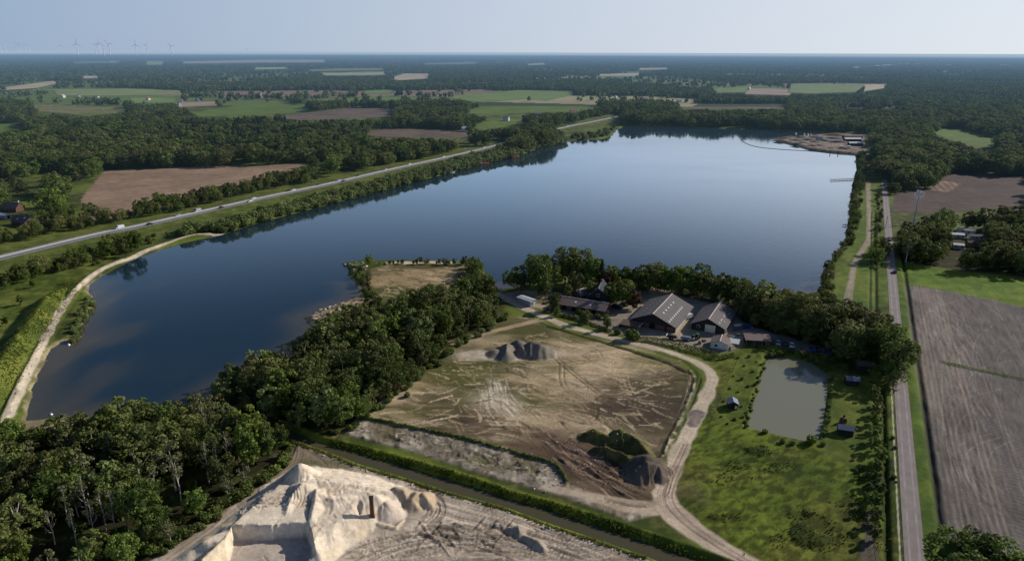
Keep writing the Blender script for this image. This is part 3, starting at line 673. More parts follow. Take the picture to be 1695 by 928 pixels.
for k in range(22):
    o = rs.normal(0, 7)
    stroke([(1135 + o * .6, 735), (1110 + o * .8, 790), (1098 + o, 820), (1060 + o, 838 + o * .2), (1000, 828 + o * .4)] if k % 2 else [(1120 + o * .8, 770), (1100 + o, 822), (1125 + o, 860), (1180 + o, 900), (1240 + o, 935)], rs.uniform(.25, .5), S(120, 104, 88) if rs.random() < .7 else S(206, 190, 170), rs.uniform(.3, .5), -.06)
stroke([(1155, 684), (1147, 703)], 4.2, S(104, 94, 90), .85, 0, .25)
track([(372, 385), (355, 387), (317, 390), (279, 402), (241, 415), (216, 426), (178, 441), (150, 458), (124, 483), (99, 519), (71, 570), (43, 623), (15, 685), (-12, 740), (-60, 840)], [2.2, 2.8, 2.8, 2.9, 3.0, 3.0, 3.2, 3.4], S(196, 182, 160), z0=.5)
track([(1437, 300), (1438, 340), (1439, 378), (1437, 398), (1428, 414), (1415, 436), (1409, 466), (1403, 500), (1396, 540)], [3.2, 3.0], S(150, 138, 122))
track([(1500, 434), (1560, 446), (1640, 455), (1740, 470)], [1.5, 1.5], S(120, 120, 80), rut=False, al=.5)
track([(1062, 482), (1072, 474)], [5, 5], S(190, 168, 138), rut=False)
track([(1438, 925), (1440, 880), (1444, 850)], [3, 3], S(92, 82, 78), rut=False, al=.8)

# --- dyke on the left, ditches, motorway and road benches
def bench(P, w, z0):
    idx = near(P, w + 6); d, _ = seg_dist(X[idx], Y[idx], P); Z[idx] = lerp(Z[idx], z0, 1 - sstep(w / 2, w / 2 + 4, d))
def ditch(W, w=1.6, depth=1.0, col=S(44, 52, 22)):
    P = curve(W, 2.0); idx = near(P, w * 2 + 1); d, _ = seg_dist(X[idx], Y[idx], P); k = np.exp(-(d / (w * .5)) ** 2)
    Z[idx] -= depth * k; paint(idx, col, .75 * k)
dyke = curve(GP([(110, 462), (84, 486), (58, 520), (20, 572), (-40, 660)], 3.5), 2.0); idx = near(dyke, 16); d, t = seg_dist(X[idx], Y[idx], dyke)
Z[idx] = np.maximum(Z[idx], (4.4 + .5 * (NB[idx] - .5)) * np.clip(t / 14, 0, 1) - .75 * np.maximum(0, d - .6) + .6 * (ND[idx] - .5)) * (d < 12) + Z[idx] * (d >= 12)
MWAY = curve(GP([(-110, 455), (0, 428), (162, 389), (236, 374), (425, 331), (547, 305), (648, 281.5), (747, 259.5), (828, 240), (929, 213), (978, 203), (1025, 193.5), (1075, 187)]), 5.0)
bench(MWAY, 15, .5)
FARM = np.array([RD0 - RDD * 40, RD1 + RDD * 170])
bench(FARM, 6, .35)
rn = np.array([RDD[1], -RDD[0]])
offs = lambda o, t0, t1: np.array([RD0 + RDD * t0 + rn * o, RD0 + RDD * t1 + rn * o])
ditch(offs(6.3, -30, 330)); ditch(offs(-5.6, -30, 90)); ditch(offs(-7.5, 165, 400), 1.3, .8); ditch(offs(-10.0, 165, 400), .8, .5)
stroke(None, .35, S(206, 202, 176), .7, 0, world=offs(-3.0, -20, 110))

# --- heaps on the dirt field
gravel = S(108, 102, 93)
blob(830, 588, 15, 5, S(190, 176, 156), .9, sharp=.4); blob(900, 586, 13, 4, S(176, 160, 138), .8)
ridge([(840, 570, 3.2), (838, 583, 2.6)], .66, gravel, flute=.10, rag=.4); cone(820, 585, 1.7, .5, gravel)
cone(858, 575, 3.3, .8, gravel, flute=.15); ridge([(864, 574, 3.4), (870, 586, 1.4)], .9, gravel, flute=.1)
ridge([(880, 568, 4.4), (894, 571, 4.3)], .66, gravel, flute=.16, rag=.12); ridge([(878, 572, 4.0), (878, 586, 1.6)], .9, gravel, flute=.1)
gh = S(82, 88, 42)
ridge([(972, 715, 2.2), (984, 712, 3.0), (1000, 720, 2.3), (1012, 725, 2.2)], .7, gh, flute=.12, rag=.6); ridge([(1014, 724, 2.6), (1026, 714, 4.3), (1044, 722, 3.7), (1060, 735, 3.4), (1078, 754, 1.8)], .72, gh, flute=.2, rag=.5)
ridge([(986, 738, 2.4), (1004, 740, 2.9), (1022, 748, 2.5), (1036, 754, 2.9), (1050, 764, 1.8)], 1.3, S(68, 72, 36), rag=.6); cone(1046, 765, 1.9, .6, S(82, 96, 38))
idx = near(GP([(958, 700), (1085, 778)]), 1); gm = sstep(.3, .9, Z[idx]); Z[idx] += gm * (1.0 * (fbm(X[idx], Y[idx], 3.2, 3, 143) - .5) + .35 * (vnoise(X[idx] * 1.6, Y[idx] * 1.6, 144) - .5)); paint(idx, S(60, 52, 42), gm * .6 * sstep(.56, .66, fbm(X[idx], Y[idx], 2.2, 3, 145)))
idx = near(GP([(960, 700), (1085, 775)]), 2); mo = fbm(X[idx], Y[idx], 3, 3, 141); COL[idx] = np.where((COL[idx][:, 1] > COL[idx][:, 0])[:, None], lerp(COL[idx], S(104, 92, 58), (.7 * sstep(.5, .65, mo))[:, None]), COL[idx])
cone(1068, 776, 4.2, .68, S(84, 77, 69), flute=.3); ridge([(1072, 768, 4.2), (1090, 772, 3.4), (1095, 785, 1.8)], .7, S(98, 88, 78), flute=.3)

# --- quarry spit in the far corner of the lake
SPIT = [(1282, 233), (1300, 229), (1355, 224), (1382, 222), (1440, 226), (1450, 262), (1416, 256), (1374, 252.5), (1336, 247.5), (1316, 241)]
# --- water bodies
LAKE = [(40, 698), (46, 680), (55, 642), (70, 606), (86, 577), (103, 566), (127, 563), (136, 536), (151, 512), (155, 496), (146, 482), (150, 470), (166, 459), (190, 445), (230, 426), (270, 412), (312, 400), (345, 393), (366, 389), (420, 372), (470, 358), (547, 338), (598, 325), (648, 312), (699, 298), (750, 285), (800, 271), (851, 261), (891, 246), (939, 235), (960, 232), (992, 231), (1010, 227), (1018, 217), (1034, 209.5), (1119, 210.5), (1220, 214), (1270, 215.5), (1341, 219), (1380, 220), (1450, 223), (1450, 262), (1416, 256), (1417, 274), (1418, 281), (1411, 303), (1406, 336), (1405, 361), (1397, 402), (1380, 430), (1366, 440), (1359, 462), (1356, 486), (1280, 490), (1200, 478), (1120, 465), (1058, 463), (1010, 458), (930, 456), (880, 470), (848, 476), (826, 480), (812, 470), (800, 445), (790, 434), (700, 430.5), (640, 430.5), (600, 431), (566, 436), (578, 447), (575, 458), (590, 468), (593, 480), (594, 489), (572, 500), (542, 509), (503, 526), (514, 538), (520, 552), (478, 590), (420, 612), (372, 640), (330, 664), (312, 686), (250, 701), (190, 698), (140, 688), (89, 691)]
WL = -1.2
LP = GP(LAKE, WL); SP = GP(SPIT, WL)
idx = near(LP, 12); sd = sdf(X[idx], Y[idx], LP)
isp, ssp = area(SP, 12); full = np.full(X.size, -99.0); full[idx] = sd
full[isp] = np.minimum(full[isp], -ssp)
sd = full[idx] + (NB[idx] - .5) * 2.2
zp = np.clip(WL - .40 * sd, -4.5, 9); m = sd > -4
Z[idx] = np.where(m, np.minimum(Z[idx], zp), Z[idx])
shc = lerp(S(120, 108, 84), S(176, 160, 132), sstep(.4, .65, NB[idx])[:, None])
paint(idx, shc, sstep(-2.0, -.5, sd) * .7 * (1 - .95 * sstep(318, 345, Y[idx]))); REG[idx[sd > -1.5]] = RID['shore']
SDL = full
paint(isp, lerp(S(108, 96, 86), S(146, 130, 114), sstep(.4, .6, NB[isp])[:, None]), sstep(-2, 4, ssp)); REG[isp[ssp > 0]] = RID['quarry_spit']
Z[isp] = np.where(ssp > 0, np.minimum(-1.2 + .5 * ssp, 1.0) + 1.2 * (NB[isp] - .4) * sstep(2, 10, ssp), Z[isp])
# rocky tongue west of the peninsula, little beach on its north side, rubble by the wood
for q in [(545, 517, 16, 7), (520, 528, 9, 5), (590, 500, 10, 6)]: blob(*q, S(132, 116, 96), .9)
stroke([(646, 434), (700, 434.5), (745, 434)], 5, S(196, 180, 152), .9)
blob(90, 705, 12, 5, S(140, 122, 100), .9); blob(60, 712, 6, 5, S(128, 112, 92), .8); blob(125, 698, 8, 3, S(160, 142, 118), .8); blob(352, 655, 5, 3, S(150, 140, 130), .7)
for k in range(40):
    x0, y0 = rs.uniform(515, 600), rs.uniform(500, 530); stroke([(x0, y0), (x0 + rs.uniform(4, 14), y0 - rs.uniform(2, 8))], .8, S(70, 62, 52) if k % 2 else S(176, 160, 138), .6, rs.choice([-.3, .5]))
CANAL_U = [(470, 708), (521, 731), (595, 749), (674, 772), (775, 802), (850, 827), (916, 845), (992, 871), (1068, 896), (1144, 922), (1190, 938), (1300, 980)]
CANAL_L = [(1250, 995), (1160, 958), (1068, 919), (992, 893), (916, 868), (840, 840), (750, 815), (674, 791), (598, 769), (542, 747), (519, 739), (466, 720)]
CP = GP(CANAL_U + CANAL_L, -1.5); idx, sd = area(CP, 5)
Z[idx] = np.where(sd > -2.2, np.minimum(Z[idx], np.clip(-1.5 - .8 * sd, -3.5, 9)), Z[idx])
paint(idx, lerp(S(78, 92, 32), S(110, 120, 46), sstep(.4, .6, NB[idx])[:, None]), sstep(-2.6, -1.8, sd) * (1 - .7 * sstep(-.5, .5, sd)))
up = curve(GP([(556, 731), (674, 761), (790, 795), (850, 816), (916, 834), (992, 858), (1060, 882), (1130, 909), (1200, 940)]), 2.0)
idx = near(up, 6); d, _ = seg_dist(X[idx], Y[idx], up); k = 1 - sstep(1.3, 2.3, d + 1.6 * (NB[idx] - .5)); paint(idx, lerp(S(66, 82, 26), S(112, 122, 44), sstep(.4, .6, NB[idx])[:, None]), k * .95)
Z[idx] += k * (.08 + .3 * (ND[idx] - .5))
POND = [(1270, 592), (1310, 590), (1345, 602), (1371, 620), (1368, 660), (1362, 700), (1354, 727), (1330, 729), (1280, 718), (1238, 708), (1241, 690), (1256, 640)]
PP = GP(POND, -.9); idx, sd = area(PP, 5)
Z[idx] = np.where(sd > -2.5, np.minimum(Z[idx], np.clip(-.9 - .6 * sd, -3, 9)), Z[idx])

# --- split the sheet into its named grounds
V = np.stack([X, Y, Z], 1)
r, c = np.meshgrid(np.arange(NR - 1), np.arange(NC - 1), indexing='ij'); i0 = (r * NC + c).ravel()
Q = np.stack([i0, i0 + 1, i0 + NC + 1, i0 + NC], 1)
keep = ~((SDL[Q[:, 0]] > 9) & (SDL[Q[:, 2]] > 9)); Q = Q[keep]; FR = REG[Q[:, 0]]
for k, nm in enumerate(REGN):
    f = Q[FR == k]
    if len(f) == 0: continue
    used, inv = np.unique(f, return_inverse=True); v = V[used]; fc = inv.reshape(-1, 4); cc = COL[used]
    if nm == 'ground':                                            # one sheet on to the horizon
        xa, xb, y1 = HW[0], HW[-1], YS[-1]; B = 90000.0; b0 = len(v)
        ev = np.array([(-xa, YS[0], -.2), (xa, YS[0], -.2), (B, YS[0], -.2), (-B, YS[0], -.2), (-B, -3000, -.2), (B, -3000, -.2), (xa, -3000, -.2), (-xa, -3000, -.2), (-xb, y1, -.2), (xb, y1, -.2), (B, y1, -.2), (-B, y1, -.2)], float)
        ef = np.array([(1, 2, 10, 9), (3, 0, 8, 11), (4, 7, 0, 3), (7, 6, 1, 0), (6, 5, 2, 1)]) + b0
        v = np.vstack([v, ev]); fc = np.vstack([fc, ef]); cc = np.vstack([cc, np.tile(S(60, 68, 36), (len(ev), 1))])
    me = mesh_np(nm, v, fc, True); set_col(me, np.clip(cc, 0, 1)); tag(link(nm, me, None, M['terrain']), kind='structure')

# --- the plain beyond: a patchwork of woods, meadows and ploughland
def cells(x, y, sx=430.0, sy=300.0, seed=5):
    """nearest and second nearest field centre on a jittered lattice: cell id, distance to the field edge"""
    i, j = np.floor(x / sx), np.floor(y / sy); d1 = np.full(x.shape, 1e9); d2 = d1.copy(); cid = np.zeros(x.shape)
    for di in (-1, 0, 1):
        for dj in (-1, 0, 1):
            a, b = i + di, j + dj; px = (a + .1 + .8 * hash2(a, b, seed)) * sx; py = (b + .1 + .8 * hash2(a, b, seed + 1)) * sy
            d = np.hypot((x - px), (y - py) * 1.3); m = d < d1
            d2 = np.where(m, d1, np.minimum(d2, d)); cid = np.where(m, hash2(a, b, seed + 2), cid); d1 = np.where(m, d, d1)
    return cid, d2 - d1
yp = [YS[-1]]
while yp[-1] < 88000: yp.append(yp[-1] * 1.0105)
yp = np.array(yp); NPX = 520; hw = np.maximum(.92 * yp, HW[-1]); up_ = np.linspace(-1, 1, NPX); px_, py_ = (up_[None] * hw[:, None]).ravel(), np.repeat(yp, NPX)
cid, ce = cells(px_, py_)
pc = np.where((cid < .46)[:, None], S(60, 68, 36), np.where((cid < .84)[:, None], S(96, 114, 58), np.where((cid < .95)[:, None], S(128, 112, 94), S(150, 144, 108))))
pc = pc * (.85 + .3 * fbm(px_, py_, 160, 3, 301))[:, None]
r, c = np.meshgrid(np.arange(len(yp) - 1), np.arange(NPX - 1), indexing='ij'); i0 = (r * NPX + c).ravel()
me = mesh_np('plain', np.stack([px_, py_, np.full(px_.shape, -.2)], 1), np.stack([i0, i0 + 1, i0 + NPX + 1, i0 + NPX], 1), True); set_col(me, np.clip(pc, 0, 1)); tag(link('plain', me, None, M['terrain']), kind='structure')
w_ = hw[-1]; me = mesh_np('outer_plain', np.array([(-HW[-1] - 1, YS[-1], -.4), (-90000, YS[-1], -.4), (-90000, 90000, -.4), (-w_, 88000, -.4), (HW[-1] + 1, YS[-1], -.4), (90000, YS[-1], -.4), (90000, 90000, -.4), (w_, 88000, -.4)], float), np.array([(0, 3, 2, 1), (4, 5, 6, 7)])); set_col(me, np.tile(S(60, 68, 36), (8, 1))); tag(link('outer_plain', me, None, M['terrain']), kind='structure')

# --- water sheets
def sheet(name, poly, z, mat, shallow=None):
    me = bpy.data.meshes.new(name); bm = bmesh.new(); bm.faces.new([bm.verts.new((p[0], p[1], z)) for p in poly]); bmesh.ops.triangulate(bm, faces=bm.faces[:]); bm.normal_update()
    for f in bm.faces:
        if f.normal.z < 0: f.normal_flip()
    bm.to_mesh(me); bm.free(); return tag(link(name, me, None, mat), kind='structure')
M['lake'] = water_mat('lake_water', (0.012, 0.030, 0.044), (0.075, 0.068, 0.046), .06, .09, var=.85)
M['canal'] = water_mat('canal_water', (0.072, 0.066, 0.040), (0.06, 0.06, 0.04), .12, .05, ior=1.16)
M['pond'] = water_mat('pond_water', tuple(S(118, 118, 98)), tuple(S(112, 110, 84)), .08, .06)
# lake: a grid so that shallows can tint the water near the banks
gx = np.arange(-300, 560, 4.0); gy = np.arange(128, 1130, 4.0); LX, LY = np.meshgrid(gx, gy); lx, ly = LX.ravel(), LY.ravel()
ls = sdf(lx, ly, LP); nn = len(gx); r, c = np.meshgrid(np.arange(len(gy) - 1), np.arange(nn - 1), indexing='ij'); i0 = (r * nn + c).ravel()
Q = np.stack([i0, i0 + 1, i0 + nn + 1, i0 + nn], 1); Q = Q[(ls[Q] > -9).all(1)]; used, inv = np.unique(Q, return_inverse=True)
me = mesh_np('lake', np.stack([lx, ly, np.full(lx.shape, WL)], 1)[used], inv.reshape(-1, 4), True)
west = 1 - sstep(-150, -80, lx[used] + .3 * (ly[used] - 180)) * 1.0
set_float(me, np.clip((1 - sstep(0, 16 , ls[used])) * .8 + .5 * west * sstep(.45, .7, fbm(lx[used] * 1.5, ly[used] * .6, 22, 4, 121)) * (1 - sstep(20, 45, ls[used])), 0, 1) * (ly[used] < 330), 'shallow')
tag(link('lake', me, None, M['lake']), kind='structure')
nu = len(CANAL_U); CW = CP.copy(); CW[:nu] += (.45, 1.1); CW[nu:] -= (.45, 1.1)
sheet('canal', CW, -1.5, M['canal'])
sheet('pond', PP + (PP - PP.mean(0)) / np.linalg.norm(PP - PP.mean(0), axis=1)[:, None] * 1.5, -.9, M['pond'])
# ------------------------------------------------------------------ vegetation
M['leaf'] = leaf_mat('broadleaf_foliage', S(60, 78, 32), S(112, 131, 56), S(104, 104, 62), trans=.3, tint=.42)
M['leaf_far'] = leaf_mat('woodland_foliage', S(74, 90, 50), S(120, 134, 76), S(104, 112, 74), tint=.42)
M['willow'] = leaf_mat('willow_foliage', S(84, 98, 54), S(128, 140, 84), S(112, 122, 68))
M['birch'] = leaf_mat('birch_foliage', S(80, 84, 54), S(118, 120, 84), S(100, 98, 64))
M['conifer'] = leaf_mat('conifer_foliage', S(46, 58, 38), S(72, 84, 50), S(70, 74, 50))
M['copper'] = leaf_mat('copper_foliage', S(64, 46, 38), S(96, 66, 48), S(84, 70, 42))
M['lime'] = leaf_mat('bright_foliage', S(72, 90, 34), S(118, 132, 54), S(100, 110, 46))
M['reed'] = leaf_mat('reed_blades', S(104, 118, 46), S(150, 156, 74), S(128, 132, 64), trans=.5)
M['bark'] = simple('bark', S(92, 80, 66), .9, .3, 3, .4)
M['pale_bark'] = simple('pale_bark', S(176, 168, 152), .8, .25, 3, .2)

def leaf_cloud(lobes, nl, size, r, up=.25, jit=.55, elong=1.4, cull=.72):
    L = np.asarray(lobes, float); n = len(L) * nl
    li = np.repeat(np.arange(len(L)), nl)
    d = r.normal(size=(n, 3)); d[:, 2] += up; d /= np.linalg.norm(d, axis=1)[:, None]
    rr = r.uniform(.72, 1.08, n)[:, None]
    p = L[li, :3] + d * L[li, 3:6] * rr
    keep = np.ones(n, bool)
    for k in range(len(L)):                                       # drop leaves buried in other lobes
        q = ((p - L[k, :3]) / L[k, 3:6]); keep &= ~(((q ** 2).sum(1) < cull ** 2) & (li != k))
    p, d, li = p[keep], d[keep] / L[li[keep], 3:6], li[keep]; n = len(p)
    nn = d / np.linalg.norm(d, axis=1)[:, None] + r.normal(size=(n, 3)) * jit; nn /= np.linalg.norm(nn, axis=1)[:, None]
    t = np.cross(nn, r.normal(size=(n, 3))); t /= np.linalg.norm(t, axis=1)[:, None]; b = np.cross(nn, t)
    s = size * r.uniform(.6, 1.3, n)[:, None]; t = t * s * elong * .5; b = b * s * .5
    V = np.stack([p - t - b * .4, p + t * .2 - b, p + t + b * .3, p - t * .3 + b], 1).reshape(-1, 3)
    F = np.arange(4 * n).reshape(-1, 4)
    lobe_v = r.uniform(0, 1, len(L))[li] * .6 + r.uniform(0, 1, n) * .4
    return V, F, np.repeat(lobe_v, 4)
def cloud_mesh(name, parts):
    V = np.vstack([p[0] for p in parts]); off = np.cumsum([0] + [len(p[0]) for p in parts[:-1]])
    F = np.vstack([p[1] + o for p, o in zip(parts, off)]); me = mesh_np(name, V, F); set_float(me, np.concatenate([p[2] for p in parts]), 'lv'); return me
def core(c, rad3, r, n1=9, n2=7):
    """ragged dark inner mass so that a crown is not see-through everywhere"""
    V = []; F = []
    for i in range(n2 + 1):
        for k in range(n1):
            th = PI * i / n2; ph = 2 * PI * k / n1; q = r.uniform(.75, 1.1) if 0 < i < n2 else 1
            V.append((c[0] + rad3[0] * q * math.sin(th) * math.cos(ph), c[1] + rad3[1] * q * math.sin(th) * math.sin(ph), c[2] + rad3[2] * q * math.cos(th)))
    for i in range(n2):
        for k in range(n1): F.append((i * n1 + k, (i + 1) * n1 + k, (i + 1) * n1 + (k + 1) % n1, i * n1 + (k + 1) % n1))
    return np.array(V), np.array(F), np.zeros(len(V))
def crown(seed, H=12.0, R=4.6, base=.22, nl1=15, nl2=7, nleaf=16, leaf=.62, top=1.0, sub=.52, lean=0.0, solid=.62, jit=.55):
    """crown made of limbs' lobes, each carrying smaller tufts of leaf faces"""
    r = np.random.default_rng(seed); cz = H * (base + 1) / 2; hz = H * (1 - base) / 2; tufts = []
    for k in range(nl1):
        z = -0.85 + 1.8 * (k + .5) / nl1 + r.normal(0, .08); z = np.clip(z, -.9, .92); ph = k * 2.399 + r.normal(0, .35)
        q = math.sqrt(max(.04, 1 - abs(z) ** 2.2)) * r.uniform(.55, .8)
        if z < 0: q *= 1 + .1 * z
        c = np.array([R * q * math.cos(ph) + lean * z, R * q * math.sin(ph), cz + hz * z * .88])
        lr = R * r.uniform(.30, .44) * (1 - .25 * max(0, z) * top)
        for j in range(nl2):
            d = r.normal(size=3); d[2] += .35; d += .5 * np.array([math.cos(ph), math.sin(ph), z]); d /= np.linalg.norm(d)
            s = lr * r.uniform(sub * .75, sub * 1.2); tufts.append([*(c + d * lr * .72), s * 1.1, s * 1.1, s * .85])
    parts = [leaf_cloud(tufts, nleaf, leaf, r, cull=.6, jit=jit)]
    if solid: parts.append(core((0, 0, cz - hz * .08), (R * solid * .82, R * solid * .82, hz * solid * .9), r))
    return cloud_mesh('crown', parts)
def trunk(seed, H=12.0, R=4.6, mat=None, r0=.26, base=.25, limbs=5):
    r = np.random.default_rng(seed + 100); b = MB(); x = r.normal(0, .25, 4)
    pts = [(0, 0, -.6), (x[0] * .3, x[1] * .3, H * .25), (x[0], x[1], H * .5), (x[0] + x[2], x[1] + x[3], H * .85)]
    b.tube(pts, r0, mat, 7, r0 * .25)
    for k in range(limbs):
        a = k * 2.4 + r.uniform(-.4, .4); z = H * r.uniform(base, .6)
        b.tube([(x[0] * z / H, x[1] * z / H, z), (R * .3 * math.cos(a), R * .3 * math.sin(a), z + H * .1), (R * .68 * math.cos(a), R * .68 * math.sin(a), z + H * .24)], r0 * .45, mat, 5, r0 * .12)
    return b.mesh('trunk')
KINDS = {}   # variant name -> (crown mesh, trunk mesh, nominal height)
def kind(name, mat, bark, H, **kw):
    seed = len(KINDS) + 1; R = kw.get('R', 4.6); cm = crown(seed, H=H, **kw); cm.materials.append(M[mat])
    KINDS[name] = (cm, trunk(seed, H, R, M[bark], r0=.02 * H), H)
for k in range(7):
    kind('broad%d' % k, 'leaf', 'bark', 12.0, R=4.3 + .55 * (k % 4), base=.10 + .05 * (k % 3), nl1=15 + k % 4, lean=.5 * (k % 3 - 1), top=.6 + .2 * (k % 3), leaf=.52, nleaf=21, jit=.45)
for k in range(2): kind('tall%d' % k, 'leaf' if k else 'lime', 'bark', 14.0, R=2.7 + .3 * k, base=.12, nl1=18, nleaf=17, leaf=.5, jit=.45, top=1.2)
for k in range(3): kind('loose%d' % k, 'leaf' if k < 2 else 'willow', 'pale_bark', 13.0, R=4.6 + .4 * k, base=.22, nl1=12, nl2=5, nleaf=15, leaf=.46, sub=.44, solid=.34, jit=.5)
for k in range(3):
    kind('big%d' % k, 'leaf', 'bark', 18.0, R=6.6 + .5 * k, base=.10, nl1=24, nl2=9, nleaf=17, leaf=.72, top=.5)
for k in range(2): kind('will%d' % k, 'willow', 'bark', 10.0, R=3.9, base=.08, nl1=15, nl2=7, nleaf=16, leaf=.55)
for k in range(2): kind('lime%d' % k, 'lime', 'bark', 10.0, R=3.4 + k * .5, base=.08, nl1=14, nl2=7, nleaf=16, leaf=.5)
for k in range(3): kind('birch%d' % k, 'birch', 'pale_bark', 12.0, R=2.9, base=.30, nl1=13, nl2=6, nleaf=12, leaf=.42, sub=.5, solid=0)
kind('copper0', 'copper', 'bark', 10.0, R=3.4, base=.08)
for k in range(3): kind('young%d' % k, 'lime' if k == 1 else 'leaf', 'bark', 6.0, R=1.9 + .25 * k, base=.1, nl1=10, nl2=6, nleaf=16, leaf=.42)
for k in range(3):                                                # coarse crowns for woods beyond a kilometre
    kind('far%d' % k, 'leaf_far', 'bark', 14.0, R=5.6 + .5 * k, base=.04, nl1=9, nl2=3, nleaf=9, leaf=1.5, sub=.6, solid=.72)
def spruce_mesh(seed, H=15.0, R=2.8):
    r = np.random.default_rng(seed); L = []
    for k in range(60):
        t = (k + .5) / 60; z = H * (.08 + .9 * t); rr = R * (1 - t) ** .85 + .15; ph = k * 2.399
        L.append([rr * .6 * math.cos(ph), rr * .6 * math.sin(ph), z, max(.35, rr * .55), max(.35, rr * .55), .5])
    return cloud_mesh('crown', [leaf_cloud(L, 26, .5, r, cull=.5)])
cm = spruce_mesh(5); cm.materials.append(M['conifer']); KINDS['spruce'] = (cm, trunk(50, 15, 1, M['bark'], limbs=0), 15.0)
cm = spruce_mesh(6, 13.0, 3.4); cm.materials.append(M['conifer']); KINDS['spruce2'] = (cm, trunk(51, 13, 1, M['bark'], limbs=0), 13.0)
def bare_tree(seed, H=11.0):
    """thin pale tree, mostly bare limbs with a few tufts"""
    r = np.random.default_rng(seed); b = MB(); L = []
    b.tube([(0, 0, -.5), (.2, .1, H * .4), (.1, -.2, H * .75), (.3, 0, H)], .17, M['pale_bark'], 6, .05)
    for k in range(16):
        z = H * r.uniform(.35, .95); a = r.uniform(0, 2 * PI); l = r.uniform(.9, 2.4) * (1.15 - z / H)
        e = (l * math.cos(a), l * math.sin(a), z + l * r.uniform(1.0, 1.9)); b.tube([(.15, 0, z), (e[0] * .6, e[1] * .6, z + (e[2] - z) * .45), e], .07, M['pale_bark'], 4, .025)
        L.append([e[0], e[1], e[2] - .2, .5, .5, .6])
    cm = cloud_mesh('crown', [leaf_cloud(L, 16, .26, r, cull=.3)]); cm.materials.append(M['birch']); return cm, b.mesh('trunk'), H
for k in range(3): KINDS['bare%d' % k] = bare_tree(300 + k)

class Stand:
    def __init__(self): self.items = []
T = []      # (x, y, height, variant, label, group, name)
def add_tree(x, y, h, var, label, group=None, name='broadleaf_tree', cat='tree'):
    T.append([x, y, h, var, label, group, name, cat])
def scatter(px, sp, r, jit=.36):
    P = GP(px); x0, y0 = P.min(0); x1, y1 = P.max(0); out = []
    ny = int((y1 - y0) / (sp * .87)) + 1; nx = int((x1 - x0) / sp) + 1
    for j in range(ny):
        for i in range(nx):
            out.append((x0 + (i + .5 * (j % 2) + r.normal(0, jit * .6)) * sp, y0 + (j + r.normal(0, jit * .6)) * sp * .87))
    A = np.array(out); return A[inside(A[:, 0], A[:, 1], P)]
BR = ['broad%d' % k for k in range(7)]
r = np.random.default_rng(12)
def wood(px, sp, h0, h1, label, group, vars_=BR, edge=None, extra=None):
    A = scatter(px, sp, r); P = GP(px)
    sd = sdf(A[:, 0], A[:, 1], P)
    for (x, y), s in zip(A, sd):
        if groundz(x, y) < -.9: continue
        h = r.uniform(h0, h1) * (.60 + .40 * min(1, max(s, 0) / 7)); v = vars_[r.integers(len(vars_))]
        nm = 'broadleaf_tree'; lb = label
        if extra and r.random() < extra[0]:
            v = extra[1][r.integers(len(extra[1]))]; nm = extra[2]; lb = extra[3]; h *= extra[4]
        add_tree(x, y, h, v, lb, group if nm == 'broadleaf_tree' else extra[5], nm)
wood(WOOD_SW, 7.0, 8.0, 15.0, 'dark green broadleaf tree in the dense wood between lake and sand yard', 'trees of the wood between lake and sand yard', BR * 2 + ['will0', 'lime1', 'lime0', 'big0', 'big1', 'spruce2', 'will1', 'tall0', 'tall1', 'loose0', 'loose1', 'loose2', 'loose0', 'loose1'], extra=(.16, ['birch0', 'birch1', 'birch2'], 'birch_tree', 'thin grey green birch in the wood beside the sand yard', .98, 'birches of the wood beside the sand yard'))
wood(WOOD_MID, 6.9, 8.0, 14.5, 'dark green broadleaf tree in the wood between lake and dirt field', 'trees of the wood between lake and dirt field', BR * 2 + ['lime1', 'lime0', 'big2', 'big1', 'tall0', 'tall1', 'loose0', 'loose1', 'loose2', 'tall1'], extra=(.10, ['will0', 'will1'], 'willow_tree', 'pale green willow in the wood between lake and dirt field', .95, 'willows of the wood beside the dirt field'))
wood(BELT, 6.6, 10.5, 15.5, 'dark green broadleaf tree in the belt behind barns and pond', 'trees of the belt behind barns and pond')
BARE = [(116, 872, 10.5), (148, 868, 12.5), (158, 890, 10), (196, 888, 11.5), (212, 878, 10.5), (92, 902, 9), (128, 905, 9.5), (262, 838, 11), (240, 850, 10), (362, 792, 11), (346, 800, 12), (380, 775, 11), (176, 880, 11), (300, 832, 10.5)]
for px, py, h in BARE:                                            # these stand in small clearings
    x0, y0 = G(px, py); T[:] = [t for t in T if not (abs(t[0] - x0) < 2.6 and -8 < t[1] - y0 < 1.2 and t[6] != 'bare_tree')]
for px, py, h in BARE: add_tree(*G(px, py), h * 1.08, 'bare%d' % (len(T) % 3), 'pale thin trunked tree with few leaves in the lower left wood', 'thin pale trees in the lower left wood', 'bare_tree')
